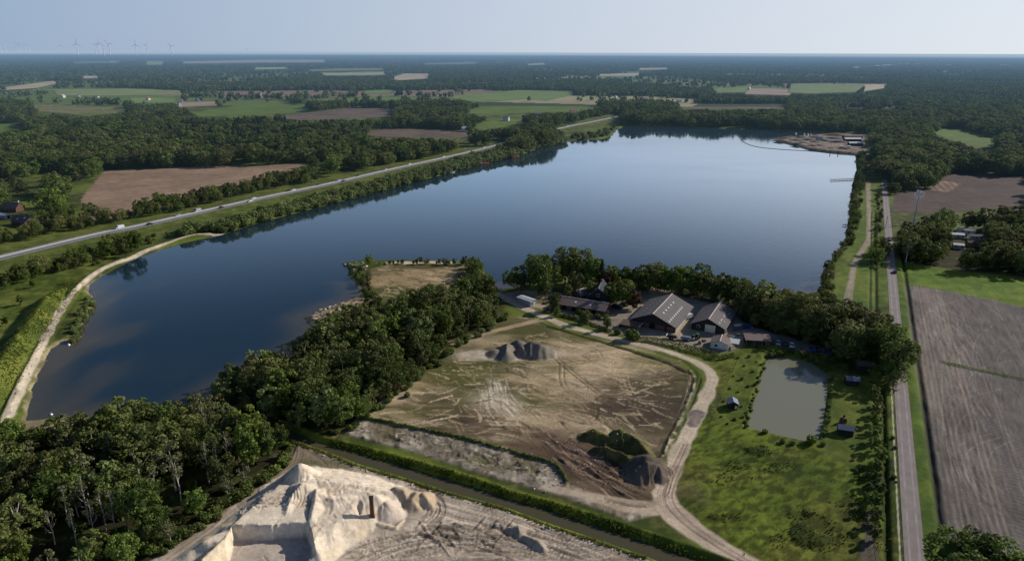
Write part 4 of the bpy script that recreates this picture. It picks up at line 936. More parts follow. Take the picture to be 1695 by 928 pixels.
# around the farmhouse
for px, py, h, v, lb in [
    (843, 474, 9, 'broad1', 'small rounded tree at the left end of the farmhouse grove'), (862, 482, 12, 'broad3', 'mid sized tree left of the two tallest farmhouse trees'),
    (890, 484, 19, 'big0', 'huge round crowned tree leftmost of the tall farmhouse trees'), (912, 480, 13, 'broad5', 'dark tree at the foot of the huge round farmhouse tree'),
    (935, 472, 18.5, 'big1', 'tallest tree with two domes on the lake side of the farmhouse'), (962, 470, 17.5, 'big2', 'tall spreading tree just left of the dark conifer'),
    (984, 474, 14, 'big0', 'dense tree between the tall spreading tree and the conifer'), (1022, 472, 9, 'lime0', 'small yellow green tree on the shore right of the conifer'),
    (1040, 474, 10, 'broad2', 'dark tree on the shore left of the tree belt'), (1030, 508, 14, 'lime1', 'bright green tree in front of the dark roofed farmhouse'),
    (1013, 505, 11, 'lime0', 'yellow green tree beside the dark roofed farmhouse wall'), (976, 493, 8.5, 'lime1', 'lone green tree behind the long shed roof'),
    (918, 514, 8.5, 'broad4', 'dark bushy tree at the left end of the long shed'), (940, 496, 7, 'broad0', 'low round tree behind the left half of the long shed'), (900, 490, 8, 'broad6', 'low round tree under the huge farmhouse tree'),
    (1063, 486, 12, 'broad0', 'tree at the left end of the belt behind the large barn'), (1085, 480, 13, 'broad3', 'tall tree of the belt behind the ridge of the large barn'),
    (1005, 545, 5.5, 'young1', 'wide low tree in front of the right end of the long shed')]:
    add_tree(*G(px, py), h, v, lb)
add_tree(*G(995, 478), 15, 'spruce', 'pointed dark conifer beside the farmhouse', None, 'conifer_tree')
add_tree(*G(1006, 480), 9, 'copper0', 'dark red leaved tree under the pointed conifer', None, 'copper_tree')
for px, py, h, v, lb in [(1448, 580, 15, 'broad3', 'tall dark tree of the belt end beside the asphalt road, farthest of three'), (1468, 602, 15.5, 'broad6', 'tall dark tree of the belt end beside the asphalt road, middle of three'), (1480, 626, 14.5, 'broad2', 'tall tree overhanging the asphalt road at the very end of the belt'), (1385, 590, 12.5, 'broad0', 'tall tree behind the top right corner of the pond, leftmost of three'), (1403, 593, 14, 'broad3', 'tall tree behind the top right corner of the pond, middle of three'), (1420, 598, 14.5, 'broad5', 'tall tree behind the top right corner of the pond, rightmost of three'), (1012, 474, 11, 'broad4', 'dark tree behind the farmhouse on the lake side'), (985, 500, 6.5, 'broad5', 'low dark tree between annex and long shed'), (1062, 476, 11, 'broad6', 'dark tree at the water behind the blue parked car'), (952, 484, 10, 'broad1', 'bushy tree below the tallest farmhouse tree'), (972, 480, 8, 'broad3', 'bushy tree left of the pale annex roof')]:
    add_tree(*G(px, py), h, v, lb)
add_tree(*G(1048, 512), 9.5, 'copper0', 'reddish brown tree beside the bright green farmhouse tree', None, 'copper_tree')
add_tree(*G(968, 535), 6, 'will1', 'pale green pollard willow in front of the long shed', None, 'willow_tree')
add_tree(*G(921, 524), 4.6, 'lime0', 'small yellow green tree at the yard corner by the gravel road')
for k, (px, py) in enumerate([(1074, 477), (1094, 480), (1112, 483), (1130, 486), (1149, 489), (1168, 493), (1186, 497), (1206, 502), (1224, 507), (1242, 513), (1160, 484), (1196, 493), (1230, 502)]): add_tree(*G(px, py), r.uniform(11, 14), BR[k % 7], 'dark green broadleaf tree in the belt behind barns and pond', 'trees of the belt behind barns and pond')
# lower right clump
for k, (px, py, h) in enumerate([(1566, 948, 11), (1612, 950, 11), (1650, 968, 10.5), (1692, 985, 10.5), (1590, 990, 11), (1730, 990, 10)]):
    add_tree(*G(px, py), h, ['broad2', 'broad6', 'broad3', 'lime1', 'broad5', 'lime0'][k], 'broadleaf tree of the clump at the lower right corner of the ploughed field', 'clump of trees at the lower right corner')
# young row along the farm road
for k in range(17):
    t = 4 + 6.0 * k + r.normal(0, .5); p = RD0 + RDD * t - rn * (8.2 + r.normal(0, .5))
    ordn = ['first', 'second', 'third', 'fourth', 'fifth', 'sixth', 'seventh', 'eighth', 'ninth', 'tenth', 'eleventh', 'twelfth', 'thirteenth', 'fourteenth', 'fifteenth', 'sixteenth', 'seventeenth'][k]
    add_tree(p[0], p[1], r.uniform(4.2, 5.6), 'young%d' % r.integers(3), 'young tree beside the asphalt road, %s of its row from the bottom' % ordn, 'young trees in a row beside the asphalt road', 'young_tree')
# east shore belt, hedge trees between track and road, camp site trees
SHORE_E = [(1419, 256), (1434, 256), (1432, 300), (1424, 340), (1421, 378), (1408, 410), (1386, 440), (1376, 470), (1374, 502), (1352, 502), (1358, 462), (1366, 437), (1395, 404), (1404, 361), (1406, 336), (1411, 303), (1417, 276)]
wood(SHORE_E, 6.0, 5.5, 9.0, 'rounded tree in the narrow belt along the east shore', 'trees of the belt along the east shore', BR + ['will0', 'will1', 'lime0'])
wood([(1446, 318), (1459, 318), (1461, 400), (1446, 400)], 6.5, 3.5, 6.0, 'small tree in the strip between shore track and asphalt road', 'small trees between shore track and asphalt road', ['young0', 'young1', 'young2', 'will0'])
for px, py, h in [(1448, 434, 10), (1463, 428, 11), (1455, 420, 9.5)]: add_tree(*G(px, py), h, BR[int(px) % 7], 'dark tree of the clump where the shore track bends', 'dark clump at the bend of the shore track')
CAMP = [(1484, 402), (1500, 384), (1530, 384), (1580, 378), (1640, 374), (1740, 372), (1740, 462), (1640, 450), (1560, 444), (1500, 434), (1482, 424)]
hole = np.array([(1566, 384), (1632, 382), (1636, 412), (1568, 414)], float)
A = scatter(CAMP, 8.6, r)
for x, y in A:
    if any(inside(*[np.atleast_1d(v) for v in PIX(x, y, z_)], hole)[0] for z_ in (0, 5, 10)): continue
    add_tree(x, y, r.uniform(10, 15.5), (BR + ['will0', 'big0', 'big1', 'birch0'])[r.integers(11)], 'dark broadleaf tree in the grove around the mobile homes', 'trees of the grove around the mobile homes')
# left side: roadside groups, houses' trees, scrub below the motorway
SCRUB = [([(0, 470), (40, 452), (100, 440), (150, 420), (150, 438), (100, 452), (40, 468), (0, 482)], 4.8, 6, 10), ([(165, 410), (235, 398), (240, 404), (190, 424), (160, 428)], 5.2, 7, 10.5),
         ([(218, 352), (300, 338), (390, 320), (470, 300), (520, 290), (530, 300), (430, 318), (330, 344), (226, 362)], 7.5, 8, 13), ([(100, 378), (160, 366), (230, 354), (232, 362), (160, 378), (104, 388)], 7.5, 5, 11),
         ([(0, 395), (60, 384), (130, 370), (130, 380), (60, 396), (0, 406)], 7.5, 7, 11), ([(40, 368), (70, 374), (130, 358), (120, 348), (70, 362)], 7.5, 7, 11)]
for px, sp, h0, h1 in SCRUB: wood(px, sp, h0, h1, 'broadleaf tree in the roadside groups along the motorway', 'roadside trees along the motorway', BR + ['will0', 'lime1'])
for px, py, h, v, n in [(205, 425, 11, 'will0', 'left'), (228, 415, 12, 'birch1', 'right')]: add_tree(*G(px, py), h, v, 'tall loose crowned tree overlapping the motorway, %s of the pair' % n)
add_tree(*G(153, 365), 12, 'broad2', 'lone tree standing at the corner of the brown field')
for px, py, h in [(35, 504, 4.5), (9, 538, 4.5), (55, 476, 4.0), (-8, 480, 5)]: add_tree(*G(px, py), h, 'young%d' % (int(px) % 3), 'small round tree on the lawn left of the grass dyke', 'small trees on the lawn left of the dyke', 'young_tree')
for x, y in scatter([(586, 452), (602, 448), (612, 470), (616, 502), (604, 502), (598, 480)], 4.0, r):
    if groundz(x, y) > -.9: add_tree(x, y, r.uniform(2.2, 3.8), 'young%d' % r.integers(3), 'low bush along the west edge of the peninsula field', 'low bushes on the west edge of the peninsula', 'young_tree')
for px in r.uniform(625, 772, 22): add_tree(*G(px, 438.5 + r.uniform(-.6, .6)), r.uniform(1.5, 3.6), 'young%d' % r.integers(3), 'low bush in the hedge behind the north beach', 'low bushes behind the north beach', 'young_tree')
# peninsula north edge
for px, py, h, v, lb in [(611, 438, 6, 'lime1', 'largest round bush on the north beach of the peninsula'), (697, 438, 4.2, 'young0', 'round bush halfway along the north beach'), (770, 440, 5, 'young1', 'bush at the right end of the north beach'), (735, 440, 3.8, 'young2', 'low bush right of the halfway beach bush'), (752, 440, 4.0, 'young0', 'low bush near the right end of the north beach')]:
    add_tree(*G(px, py), h, v, lb, None, 'young_tree')
wood([(772, 440), (800, 448), (826, 478), (800, 484), (770, 470)], 6, 6, 9.5, 'dark green broadleaf tree in the wood between lake and dirt field', 'trees of the wood between lake and dirt field', BR + ['lime0'])
wood([(833, 247), (895, 229), (926, 221), (936, 232), (891, 241), (851, 255), (806, 264)], 8.5, 8, 13, 'broadleaf tree on the far lake shore below the motorway', 'trees on the far shore below the motorway', BR + ['will0', 'will1'])

vis = []
for t in T:
    px, py = PIX(t[0], t[1], t[2] * .6); d = math.hypot(t[0], t[1]); inv = (-60 < px < PW + 60) and (60 < py < PH + 120)
    vis.append((t[2] / d) * (1 if inv else .02))
order = np.argsort(-np.array(vis)); count = {}; REST = []; SRC = {}
for i in order:
    x, y, h, v, lb, gp, nm, ct = T[i]; count[nm] = count.get(nm, 0) + 1; cm, tm, H = KINDS[v]
    if count[nm] > 295: REST.append((x, y, h / H, v)); continue
    e = thing(nm, lb, ct, (x, y, groundz(x, y) - .05), r.uniform(0, 2 * PI), gp, h / H)
    link('trunk', tm, e); c_ = link('crown', cm, e); SRC.setdefault(v, c_)

# ---- shrubs: one mesh each
def shrub_mesh(seed, mat, H=4.0, R=2.6, n=9):
    q = np.random.default_rng(seed); L = []
    for k in range(n * 3):
        a = k * 2.399; d = R * .62 * math.sqrt((k % n + .3) / n); z = H * (.25 + .55 * q.random()) * (1 - .45 * d / R); s = R * q.uniform(.24, .38)
        L.append([d * math.cos(a), d * math.sin(a), z, s, s, s * .95])
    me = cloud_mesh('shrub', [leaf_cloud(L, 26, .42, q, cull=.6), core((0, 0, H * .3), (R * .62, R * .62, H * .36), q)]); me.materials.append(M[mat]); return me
SHM = [shrub_mesh(k, 'willow', 4 + .4 * (k % 3), 2.5 + .2 * (k % 2)) for k in range(4)]; SHD = [shrub_mesh(20 + k, 'leaf', 3.2, 2.2) for k in range(3)]; SHL = [shrub_mesh(30, 'lime', 2.6, 2.0)]
SB = []
def shrub(x, y, s, me, lb, gp=None, nm='shrub', ct='shrub'):
    SB.append((x, y, s, me, lb, gp, nm, ct))
SHORE_W = [(374, 384), (420, 372), (470, 358), (547, 338), (598, 325), (648, 312), (699, 298), (750, 285), (800, 271), (851, 261), (891, 246), (939, 235), (930, 226), (885, 238), (835, 250), (780, 262), (700, 284), (600, 312), (520, 332), (430, 358), (370, 374), (330, 384), (300, 392), (310, 380)]
for x, y in scatter(SHORE_W, 3.7, r):
    if groundz(x, y) > -1.15: shrub(x, y, r.uniform(.95, 1.75) * (1.15 if y < 700 else 1.3), SHM[r.integers(4)], 'grey green willow shrub in the belt along the motorway shore', 'willow shrubs along the motorway shore', 'willow_shrub')
for px, py in [(958, 228), (970, 229), (985, 228), (998, 226), (1008, 222), (975, 223), (992, 221), (1002, 217), (948, 229), (953, 226), (964, 225), (981, 225), (988, 224), (1000, 222), (1012, 216), (1006, 220), (994, 226), (978, 227), (1016, 212), (966, 230), (1004, 224)]:
    shrub(*G(px, py), r.uniform(1.3, 1.8), SHM[r.integers(4)], 'dense shrub on the small headland in the far shore', 'shrubs on the small headland', 'willow_shrub')
for px, sp in [([(128, 562), (137, 535), (152, 511), (155, 497), (146, 490), (120, 540), (108, 562)], 2.6)]:
    for x, y in scatter(px, sp, r): shrub(x, y, r.uniform(.45, .75), SHM[r.integers(4)], 'low reed green shrub on the west bank spit', 'low shrubs on the west bank spit', 'willow_shrub')
for x, y in scatter([(330, 380), (300, 388), (240, 406), (150, 446), (130, 456), (150, 440), (230, 398), (300, 380)], 6.5, r): shrub(x, y, r.uniform(.4, .9), SHD[r.integers(3)], 'low dark shrub on the slope beside the shore path', 'low shrubs beside the shore path')
for x, y in scatter([(1462, 660), (1478, 660), (1490, 830), (1497, 1000), (1472, 1000), (1466, 830)], 6.0, r): shrub(x, y, r.uniform(.2, .42), SHD[r.integers(3)], 'low shrub under the row of young trees', 'low shrubs under the row of young trees')
def px_line(px, n): return curve(GP(px), 1.0)[np.linspace(0, len(curve(GP(px), 1.0)) - 1, n).astype(int)]
for x, y in px_line([(1264, 600), (1250, 645), (1238, 690), (1234, 708)], 24): shrub(x + r.normal(0, .4), y, r.uniform(.22, .42), SHD[r.integers(3)], 'small dark shrub on the left bank of the pond', 'small shrubs on the left pond bank', 'bank_shrub')
for x, y in px_line([(1378, 622), (1374, 660), (1368, 700), (1360, 728)], 17): shrub(x + r.normal(0, .4), y, r.uniform(.22, .45), (SHD + SHM)[r.integers(7)], 'small shrub on the right bank of the pond', 'small shrubs on the right pond bank', 'bank_shrub')
for x, y in px_line([(1275, 588), (1312, 584), (1345, 594), (1372, 612)], 13): shrub(x, y, r.uniform(.5, .9), SHD[r.integers(3)], 'dark shrub on the shaded far bank of the pond', 'dark shrubs on the far pond bank', 'bank_shrub')
for k, (px, py) in enumerate([(1222, 592), (1240, 590), (1232, 606), (1214, 622), (1228, 628), (1246, 616), (1208, 644), (1222, 650), (1238, 640), (1198, 664), (1228, 672), (1194, 690), (1216, 695), (1230, 690), (1252, 600), (1204, 702)]):
    shrub(*G(px, py), r.uniform(.22, .4), (SHL + SHM[:1] + SHD[:1])[k % 3], 'small sapling bush on the lawn left of the pond', 'sapling bushes on the lawn left of the pond', 'sapling_bush')
for k in range(46):
    px, py = r.uniform(110, 470), r.uniform(790, 920)
    if inside(*[np.atleast_1d(v) for v in G(px, py)], GP(WOOD_SW))[0]: shrub(*G(px, py), r.uniform(.5, 1.1), (SHD + SHL)[k % 4], 'understorey shrub in the lower left wood', 'understorey shrubs in the lower left wood')
shrub(*G(1342, 734), .95, SHL[0], 'bright yellow green bush at the lower right corner of the pond', None, 'bank_shrub')
shrub(*G(1266, 716), .6, SHL[0], 'yellow green bush at the lower left corner of the pond', None, 'bank_shrub')
for px, py, lb in [(1295, 733, 'small grey bush left of centre on the near pond bank'), (1312, 736, 'small bush midway along the near pond bank'), (1362, 738, 'grey bush right of the bright bush by the pond')]: shrub(*G(px, py), .4, SHM[1], lb, None, 'bank_shrub')
shrub(*G(1047, 562), 1.75, SHD[0], 'large round dark bush between gravel road and large barn', None, 'garden_bush')
shrub(*G(1022, 553), .9, SHD[1], 'low dark bush left of the large round bush', None, 'garden_bush')
for k, (x, y) in enumerate(px_line([(908, 513), (935, 523), (965, 531)], 7)): shrub(x, y, r.uniform(.5, .7), SHD[k % 3], 'low bush in the hedge line before the long shed', 'low bushes before the long shed', 'garden_bush')
for px, py, s in [(958, 520, .9), (975, 525, .95), (990, 527, .9), (1003, 528, .8), (962, 510, .8), (987, 518, .8)]: shrub(*G(px, py), s, SHD[int(px) % 3], 'dark bush against the brick front of the long shed', 'dark bushes before the brick shed front', 'garden_bush')
for x, y in scatter([(590, 560), (560, 545), (760, 575), (720, 602), (660, 655), (605, 694), (560, 724), (575, 720)], 5.5, r):
    pass
for k, (x, y) in enumerate(px_line([(838, 524), (802, 550), (748, 582), (708, 616), (658, 660), (604, 696), (566, 718)], 44)): shrub(x - 1 + r.normal(0, 1.2), y + r.normal(0, 1), r.uniform(.5, 1.0), (SHD + SHM[:1])[r.integers(4)], 'undergrowth shrub along the dirt field edge of the wood', 'undergrowth shrubs on the wood edge by the dirt field')
for k, (x, y) in enumerate(px_line([(484, 740), (466, 775), (420, 806), (380, 836), (330, 876), (262, 922)], 40)): shrub(x - 1.2 + r.normal(0, 1), y + r.normal(0, 1), r.uniform(.5, 1.0), SHD[r.integers(3)], 'undergrowth shrub along the sand yard edge of the wood', 'undergrowth shrubs on the wood edge by the sand yard')
SCR = []; vs = [s[2] / math.hypot(s[0], s[1]) for s in SB]
for n_, i in enumerate(np.argsort(-np.array(vs))):
    x, y, s, me, lb, gp, nm, ct = SB[i]
    if n_ >= 300: SCR.append((x, y, s, me)); continue
    o = link(nm, me, None, None, (x, y, groundz(x, y) - .1), r.uniform(0, 2 * PI)); o.scale = (s, s, s * r.uniform(.85, 1.1)); tag(o, lb, ct, gp)
    SRC.setdefault(me.name, o)

# ---- woods as one mass: points carrying crowns
def gn_group(name, sources):
    g = bpy.data.node_groups.new(name, 'GeometryNodeTree')
    g.interface.new_socket("Geometry", in_out='INPUT', socket_type='NodeSocketGeometry'); g.interface.new_socket("Geometry", in_out='OUTPUT', socket_type='NodeSocketGeometry')
    n, l = g.nodes, g.links; gi = n.new('NodeGroupInput'); go = n.new('NodeGroupOutput'); jn = n.new('GeometryNodeJoinGeometry')
    for o in reversed(sources):
        q = n.new('GeometryNodeObjectInfo'); q.inputs['Object'].default_value = o; q.inputs['As Instance'].default_value = True; q.transform_space = 'ORIGINAL'
        l.new(q.outputs['Geometry'], jn.inputs[0])
    def att(nm, ty):
        a = n.new('GeometryNodeInputNamedAttribute'); a.data_type = ty; a.inputs['Name'].default_value = nm; return a.outputs['Attribute']
    mp = n.new('GeometryNodeMeshToPoints'); l.new(gi.outputs[0], mp.inputs['Mesh'])
    ip = n.new('GeometryNodeInstanceOnPoints'); l.new(mp.outputs[0], ip.inputs['Points']); l.new(jn.outputs[0], ip.inputs['Instance']); ip.inputs['Pick Instance'].default_value = True
    l.new(att('idx', 'INT'), ip.inputs['Instance Index']); l.new(att('scl', 'FLOAT_VECTOR'), ip.inputs['Scale'])
    cx = n.new('ShaderNodeCombineXYZ'); l.new(att('rot', 'FLOAT'), cx.inputs[2]); l.new(cx.outputs[0], ip.inputs['Rotation'])
    l.new(ip.outputs[0], go.inputs[0]); return g
def mass(name, pts, scl, idx, sources, label, cat):
    me = bpy.data.meshes.new(name); n = len(pts); me.vertices.add(n); me.vertices.foreach_set('co', np.asarray(pts, np.float32).ravel())
    a = me.attributes.new('scl', 'FLOAT_VECTOR', 'POINT'); a.data.foreach_set('vector', np.asarray(scl, np.float32).ravel())
    a = me.attributes.new('idx', 'INT', 'POINT'); a.data.foreach_set('value', np.asarray(idx, np.int32))
    a = me.attributes.new('rot', 'FLOAT', 'POINT'); a.data.foreach_set('value', np.random.default_rng(n).uniform(0, 2 * PI, n).astype(np.float32))
    o = link(name, me); md = o.modifiers.new('scatter', 'NODES'); md.node_group = gn_group(name, sources); return tag(o, label, cat, kind='stuff')
# exclusion by what the photograph shows open
OPEN = [p for p, *_ in MID_FIELDS] + [
    [(-120, 480), (-120, 412), (0, 404), (162, 374), (236, 360), (425, 319), (547, 295), (648, 273), (747, 253), (800, 242), (828, 234), (842, 240), (842, 300), (440, 430), (300, 420)],
    [(912, 216), (929, 207), (985, 195), (1026, 187), (1034, 190), (1030, 204), (1018, 216), (940, 233), (920, 222)],
    [(360, 395), (470, 350), (650, 308), (851, 258), (935, 232), (1010, 226), (1034, 207), (1220, 211), (1380, 220), (1440, 226), (1445, 258), (1420, 262), (1420, 520), (300, 520)],
    [(1410, 258), (1448, 262), (1448, 300), (1476, 296), (1482, 440), (1400, 520), (1340, 520)],
    [(1352, 222), (1388, 220), (1412, 224), (1436, 240), (1442, 262), (1400, 262)],
    [(1476, 362), (1760, 366), (1760, 700), (1476, 700)],
    [(0, 330), (70, 330), (75, 378), (0, 396)], [(115, 352), (160, 352), (230, 352), (240, 366), (110, 388)],
    [(-80, 205), (42, 204), (38, 214), (-80, 218)], [(50, 172), (205, 175), (215, 186), (140, 191), (58, 185)], [(0, 216), (14, 216), (14, 250), (0, 250)],
    # far open land (beyond the sheet)
    [(0, 146), (88, 134), (95, 138), (60, 146), (0, 150)], [(16, 150), (90, 148), (230, 147), (298, 150), (300, 157), (160, 159), (95, 158), (90, 150)], [(216, 163), (236, 162), (292, 163), (290, 170), (218, 171)], [(288, 170), (360, 168), (358, 175), (290, 178)],
    [(120, 103), (200, 101), (202, 104), (120, 105)], [(240, 101.5), (275, 101.5), (272, 107), (240, 108)], [(300, 102), (430, 99), (540, 99), (540, 103), (400, 104), (300, 105)], [(530, 121), (640, 120), (635, 124), (540, 125)], [(645, 130), (670, 122), (710, 122), (712, 130), (660, 133)], [(135, 126), (166, 126), (166, 130), (135, 130)],
    [(748, 163), (752, 158), (860, 149), (955, 151), (945, 158), (905, 167), (870, 164), (800, 170)], [(985, 123), (1060, 121), (1056, 126), (990, 126)], [(1172, 154), (1190, 146), (1240, 144), (1236, 153)], [(1232, 156), (1242, 147), (1302, 147), (1312, 158)], [(1304, 153), (1312, 139), (1430, 140), (1420, 152), (1340, 155)], [(1425, 152), (1432, 140), (1470, 139), (1466, 146)], [(605, 150), (650, 148), (650, 155), (605, 156)],
    [(500, 116), (560, 113), (640, 113), (640, 116), (520, 118)], [(420, 112), (480, 111), (480, 114), (420, 115)], [(870, 106), (905, 104.5), (905, 107), (870, 108)], [(1055, 113), (1110, 112), (1108, 115), (1056, 116)], [(700, 105), (790, 103), (788, 106), (700, 107)]]
OPEN = [np.array(p, float) for p in OPEN]
def blocked(x, y, h):
    b = np.zeros(len(x), bool)
    for f in (0.0, .55, 1.0):
        px, py = PIX(x, y, h * f); px = px + 5 * (vnoise(x / 60, y / 60, 401) - .5); py = py + np.clip(900 / np.maximum(y, 1), .2, 2) * 2.2 * (vnoise(x / 45, y / 90, 402) - .5)
        for p in OPEN:
            m = (px > p[:, 0].min()) & (px < p[:, 0].max()) & (py > p[:, 1].min()) & (py < p[:, 1].max())
            if m.any(): b[m] |= inside(px[m], py[m], p)
    return b
def band(y0, y1, sp0, sp1, half, seed, gap=None):
    q = np.random.default_rng(seed); xs, yy = [], []; y = y0
    while y < y1:
        sp = sp0 + (sp1 - sp0) * (y - y0) / (y1 - y0); w = half * y + 60; n = int(2 * w / sp)
        xs.append(-w + (np.arange(n) + q.uniform(0, 1, n)) * sp); yy.append(y + q.normal(0, sp * .45, n)); y += sp * .85
    x, y = np.concatenate(xs), np.concatenate(yy); return x, y, q
far_src = [SRC[v] for v in BR if v in SRC]
rest_i = {v: k for k, v in enumerate(BR)}
# (a) up to 1.45 km, single crowns
x, y, q = band(335, 1440, 9.6, 11.5, .84, 5)
h = q.uniform(10, 17.5, len(x)) * (.8 + .4 * fbm(x, y, 40, 2, 203)); dens = fbm(x, y, 130, 3, 201)
k = ~blocked(x, y, h) & ((dens > .36) | (q.random(len(x)) < .12)); x, y, h = x[k], y[k], h[k]
zz = np.array([groundz(a, b) for a, b in zip(x, y)]); k = zz > -1.0; x, y, h, zz = x[k], y[k], h[k], zz[k]
src = [SRC[v] for v in BR + ['will0', 'birch0', 'spruce2', 'lime1', 'big0'] if v in SRC]; nom = [KINDS[v][2] for v in BR + ['will0', 'birch0', 'spruce2', 'lime1', 'big0'] if v in SRC]
pick = q.integers(0, len(BR), len(x)); sp_ = q.random(len(x)); pick = np.where(sp_ < .08, q.integers(len(BR), len(src), len(x)), pick)
pine = inside(*PIX(x, y, 0), np.array([(250, 215), (420, 205), (600, 215), (560, 262), (300, 262)], float)); pick = np.where(pine & (q.random(len(x)) < .6), [i for i, s in enumerate(src) if s is SRC.get('spruce2')][0], pick)
sc = (h / np.array(nom)[pick])[:, None] * np.stack([q.uniform(1.0, 1.45, len(x))] * 2 + [np.ones(len(x))], 1)
P3 = np.stack([x, y, zz - .4], 1)
if REST:
    R_ = np.array([(a, b, groundz(a, b)) for a, b, s, v in REST]); P3 = np.vstack([P3, R_]); sc = np.vstack([sc, np.array([[s * KINDS[v][2] / 12.0] * 3 for a, b, s, v in REST])]); pick = np.concatenate([pick, np.array([rest_i.get(v, 0) for a, b, s, v in REST])])
mass('woodland', P3, sc, pick, src, 'dark green mixed woodland stretching behind the lake and motorway', 'woodland'); print('woodland', len(P3))
if SCR:
    ms = {s[3].name: s[3] for s in SCR}; names = [k for k in ms if k in SRC]
    mass('scrub', [(a, b, groundz(a, b) - .1) for a, b, s, m_ in SCR], [[s] * 3 for a, b, s, m_ in SCR], [names.index(m_.name) if m_.name in names else 0 for a, b, s, m_ in SCR], [SRC[k] for k in names], 'low scrub thickening the far end of the shore belt', 'scrub'); print('scrub', len(SCR))
# (b) beyond: coarse crowns; one of each stands as a tree of its own at a field edge
far = []
for k, (px, py, lb) in enumerate([(1230, 468, None), (876, 168, 'lone round tree in the green field beyond the lake'), (640, 182, 'lone round tree in the brown field beyond the pines')][1:] + [(240, 178, 'round tree beside the pale field far on the left')]):
    cm, tm, H = KINDS['far%d' % k]; gx_, gy_ = G(px, py); e = thing('broadleaf_tree', lb, 'tree', (gx_, gy_, groundz(gx_, gy_) if gy_ < 1480 else -.2), .6 * k, None, .9)
    link('trunk', tm, e); far.append(link('crown', cm, e))
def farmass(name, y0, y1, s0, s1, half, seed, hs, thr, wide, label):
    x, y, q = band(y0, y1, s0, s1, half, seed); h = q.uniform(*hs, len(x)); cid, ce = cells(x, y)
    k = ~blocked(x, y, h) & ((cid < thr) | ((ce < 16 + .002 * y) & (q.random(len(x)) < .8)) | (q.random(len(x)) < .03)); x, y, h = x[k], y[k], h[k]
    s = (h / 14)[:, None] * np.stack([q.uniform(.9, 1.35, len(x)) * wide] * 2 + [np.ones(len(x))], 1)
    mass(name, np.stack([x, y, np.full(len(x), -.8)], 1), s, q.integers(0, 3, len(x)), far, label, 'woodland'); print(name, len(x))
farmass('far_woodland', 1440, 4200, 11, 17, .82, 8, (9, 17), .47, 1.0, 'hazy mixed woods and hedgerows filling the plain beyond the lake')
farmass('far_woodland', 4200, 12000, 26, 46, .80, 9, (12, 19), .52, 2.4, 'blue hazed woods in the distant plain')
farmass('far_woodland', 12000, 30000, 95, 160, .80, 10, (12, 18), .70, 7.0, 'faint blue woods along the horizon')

# far fields: thin sheets lying on the plain
def far_field(px, col, col2):
    P = GP(px); m_ = simple('field_soil', col, .95, .18, .012, stretch=(1, 1, 1)); sheet('field', [tuple(p) for p in P], .25, m_)
gfar, tfar, bfar = S(108, 130, 62), S(176, 160, 132), S(150, 128, 112)
for i, p in enumerate(OPEN[len(OPEN) - 24:]): pass
FAR_F = [([(0, 146), (88, 134), (95, 138), (60, 146), (0, 150)], tfar), ([(16, 150), (90, 148), (230, 147), (298, 150), (300, 157), (160, 159), (95, 158), (90, 150)], S(124, 132, 76)), ([(216, 163), (236, 162), (292, 163), (290, 170), (218, 171)], gfar), ([(288, 170), (360, 168), (358, 175), (290, 178)], bfar),
    ([(120, 103), (200, 101), (202, 104), (120, 105)], gfar), ([(240, 101.5), (275, 101.5), (272, 107), (240, 108)], S(150, 154, 96)), ([(300, 102), (430, 99), (540, 99), (540, 103), (400, 104), (300, 105)], tfar), ([(530, 121), (640, 120), (635, 124), (540, 125)], S(160, 160, 120)), ([(645, 130), (670, 122), (710, 122), (712, 130), (660, 133)], tfar), ([(135, 126), (166, 126), (166, 130), (135, 130)], S(190, 170, 140)),
    ([(748, 163), (752, 158), (860, 149), (955, 151), (945, 158), (905, 167), (870, 164), (800, 170)], gr_l), ([(985, 123), (1060, 121), (1056, 126), (990, 126)], S(170, 165, 140)), ([(1172, 154), (1190, 146), (1240, 144), (1236, 153)], gr_l), ([(1232, 156), (1242, 147), (1302, 147), (1312, 158)], bfar), ([(1304, 153), (1312, 139), (1430, 140), (1420, 152), (1340, 155)], gr_l), ([(1425, 152), (1432, 140), (1470, 139), (1466, 146)], tfar), ([(605, 150), (650, 148), (650, 155), (605, 156)], gr_l),
    ([(500, 116), (560, 113), (640, 113), (640, 116), (520, 118)], gfar), ([(420, 112), (480, 111), (480, 114), (420, 115)], S(150, 170, 100)), ([(870, 106), (905, 104.5), (905, 107), (870, 108)], tfar), ([(1055, 113), (1110, 112), (1108, 115), (1056, 116)], tfar), ([(700, 105), (790, 103), (788, 106), (700, 107)], gfar)]
for p, c_ in FAR_F: far_field(p, c_, c_)
# ------------------------------------------------------------------ roads as laid surfaces
M['asphalt'] = simple('motorway_asphalt', S(112, 112, 116), .85, .10, .5, .1)
M['farm_asphalt'] = simple('farm_road_asphalt', S(124, 115, 112), .9, .14, .25, .1)
M['line'] = simple('road_paint', S(225, 225, 220), .6, .05, 1)
M['concrete'] = simple('pale_concrete', S(160, 158, 152), .8, .12, 1, .1)
def ribbon(name, P, w, dz, mat, off=0.0, z=None, t0=0.0, t1=1.0):
    n = len(P); P = P[int(t0 * (n - 1)): int(t1 * (n - 1)) + 1]; d = np.gradient(P, axis=0); d /= np.linalg.norm(d, axis=1)[:, None]; nr = np.stack([d[:, 1], -d[:, 0]], 1)
    a = P + nr * (off - w / 2); b = P + nr * (off + w / 2); zz = np.array([groundz(*p) for p in P]) + dz if z is None else np.full(len(P), z)
    V = np.vstack([np.c_[a, zz], np.c_[b, zz]]); m = len(P); F = [(i, i + m, i + m + 1, i + 1) for i in range(m - 1)]
    return tag(link(name, mesh_np(name, V, np.array(F)), None, mat), kind='structure')
ribbon('motorway', MWAY, 11.6, 0, M['asphalt'], z=.58)
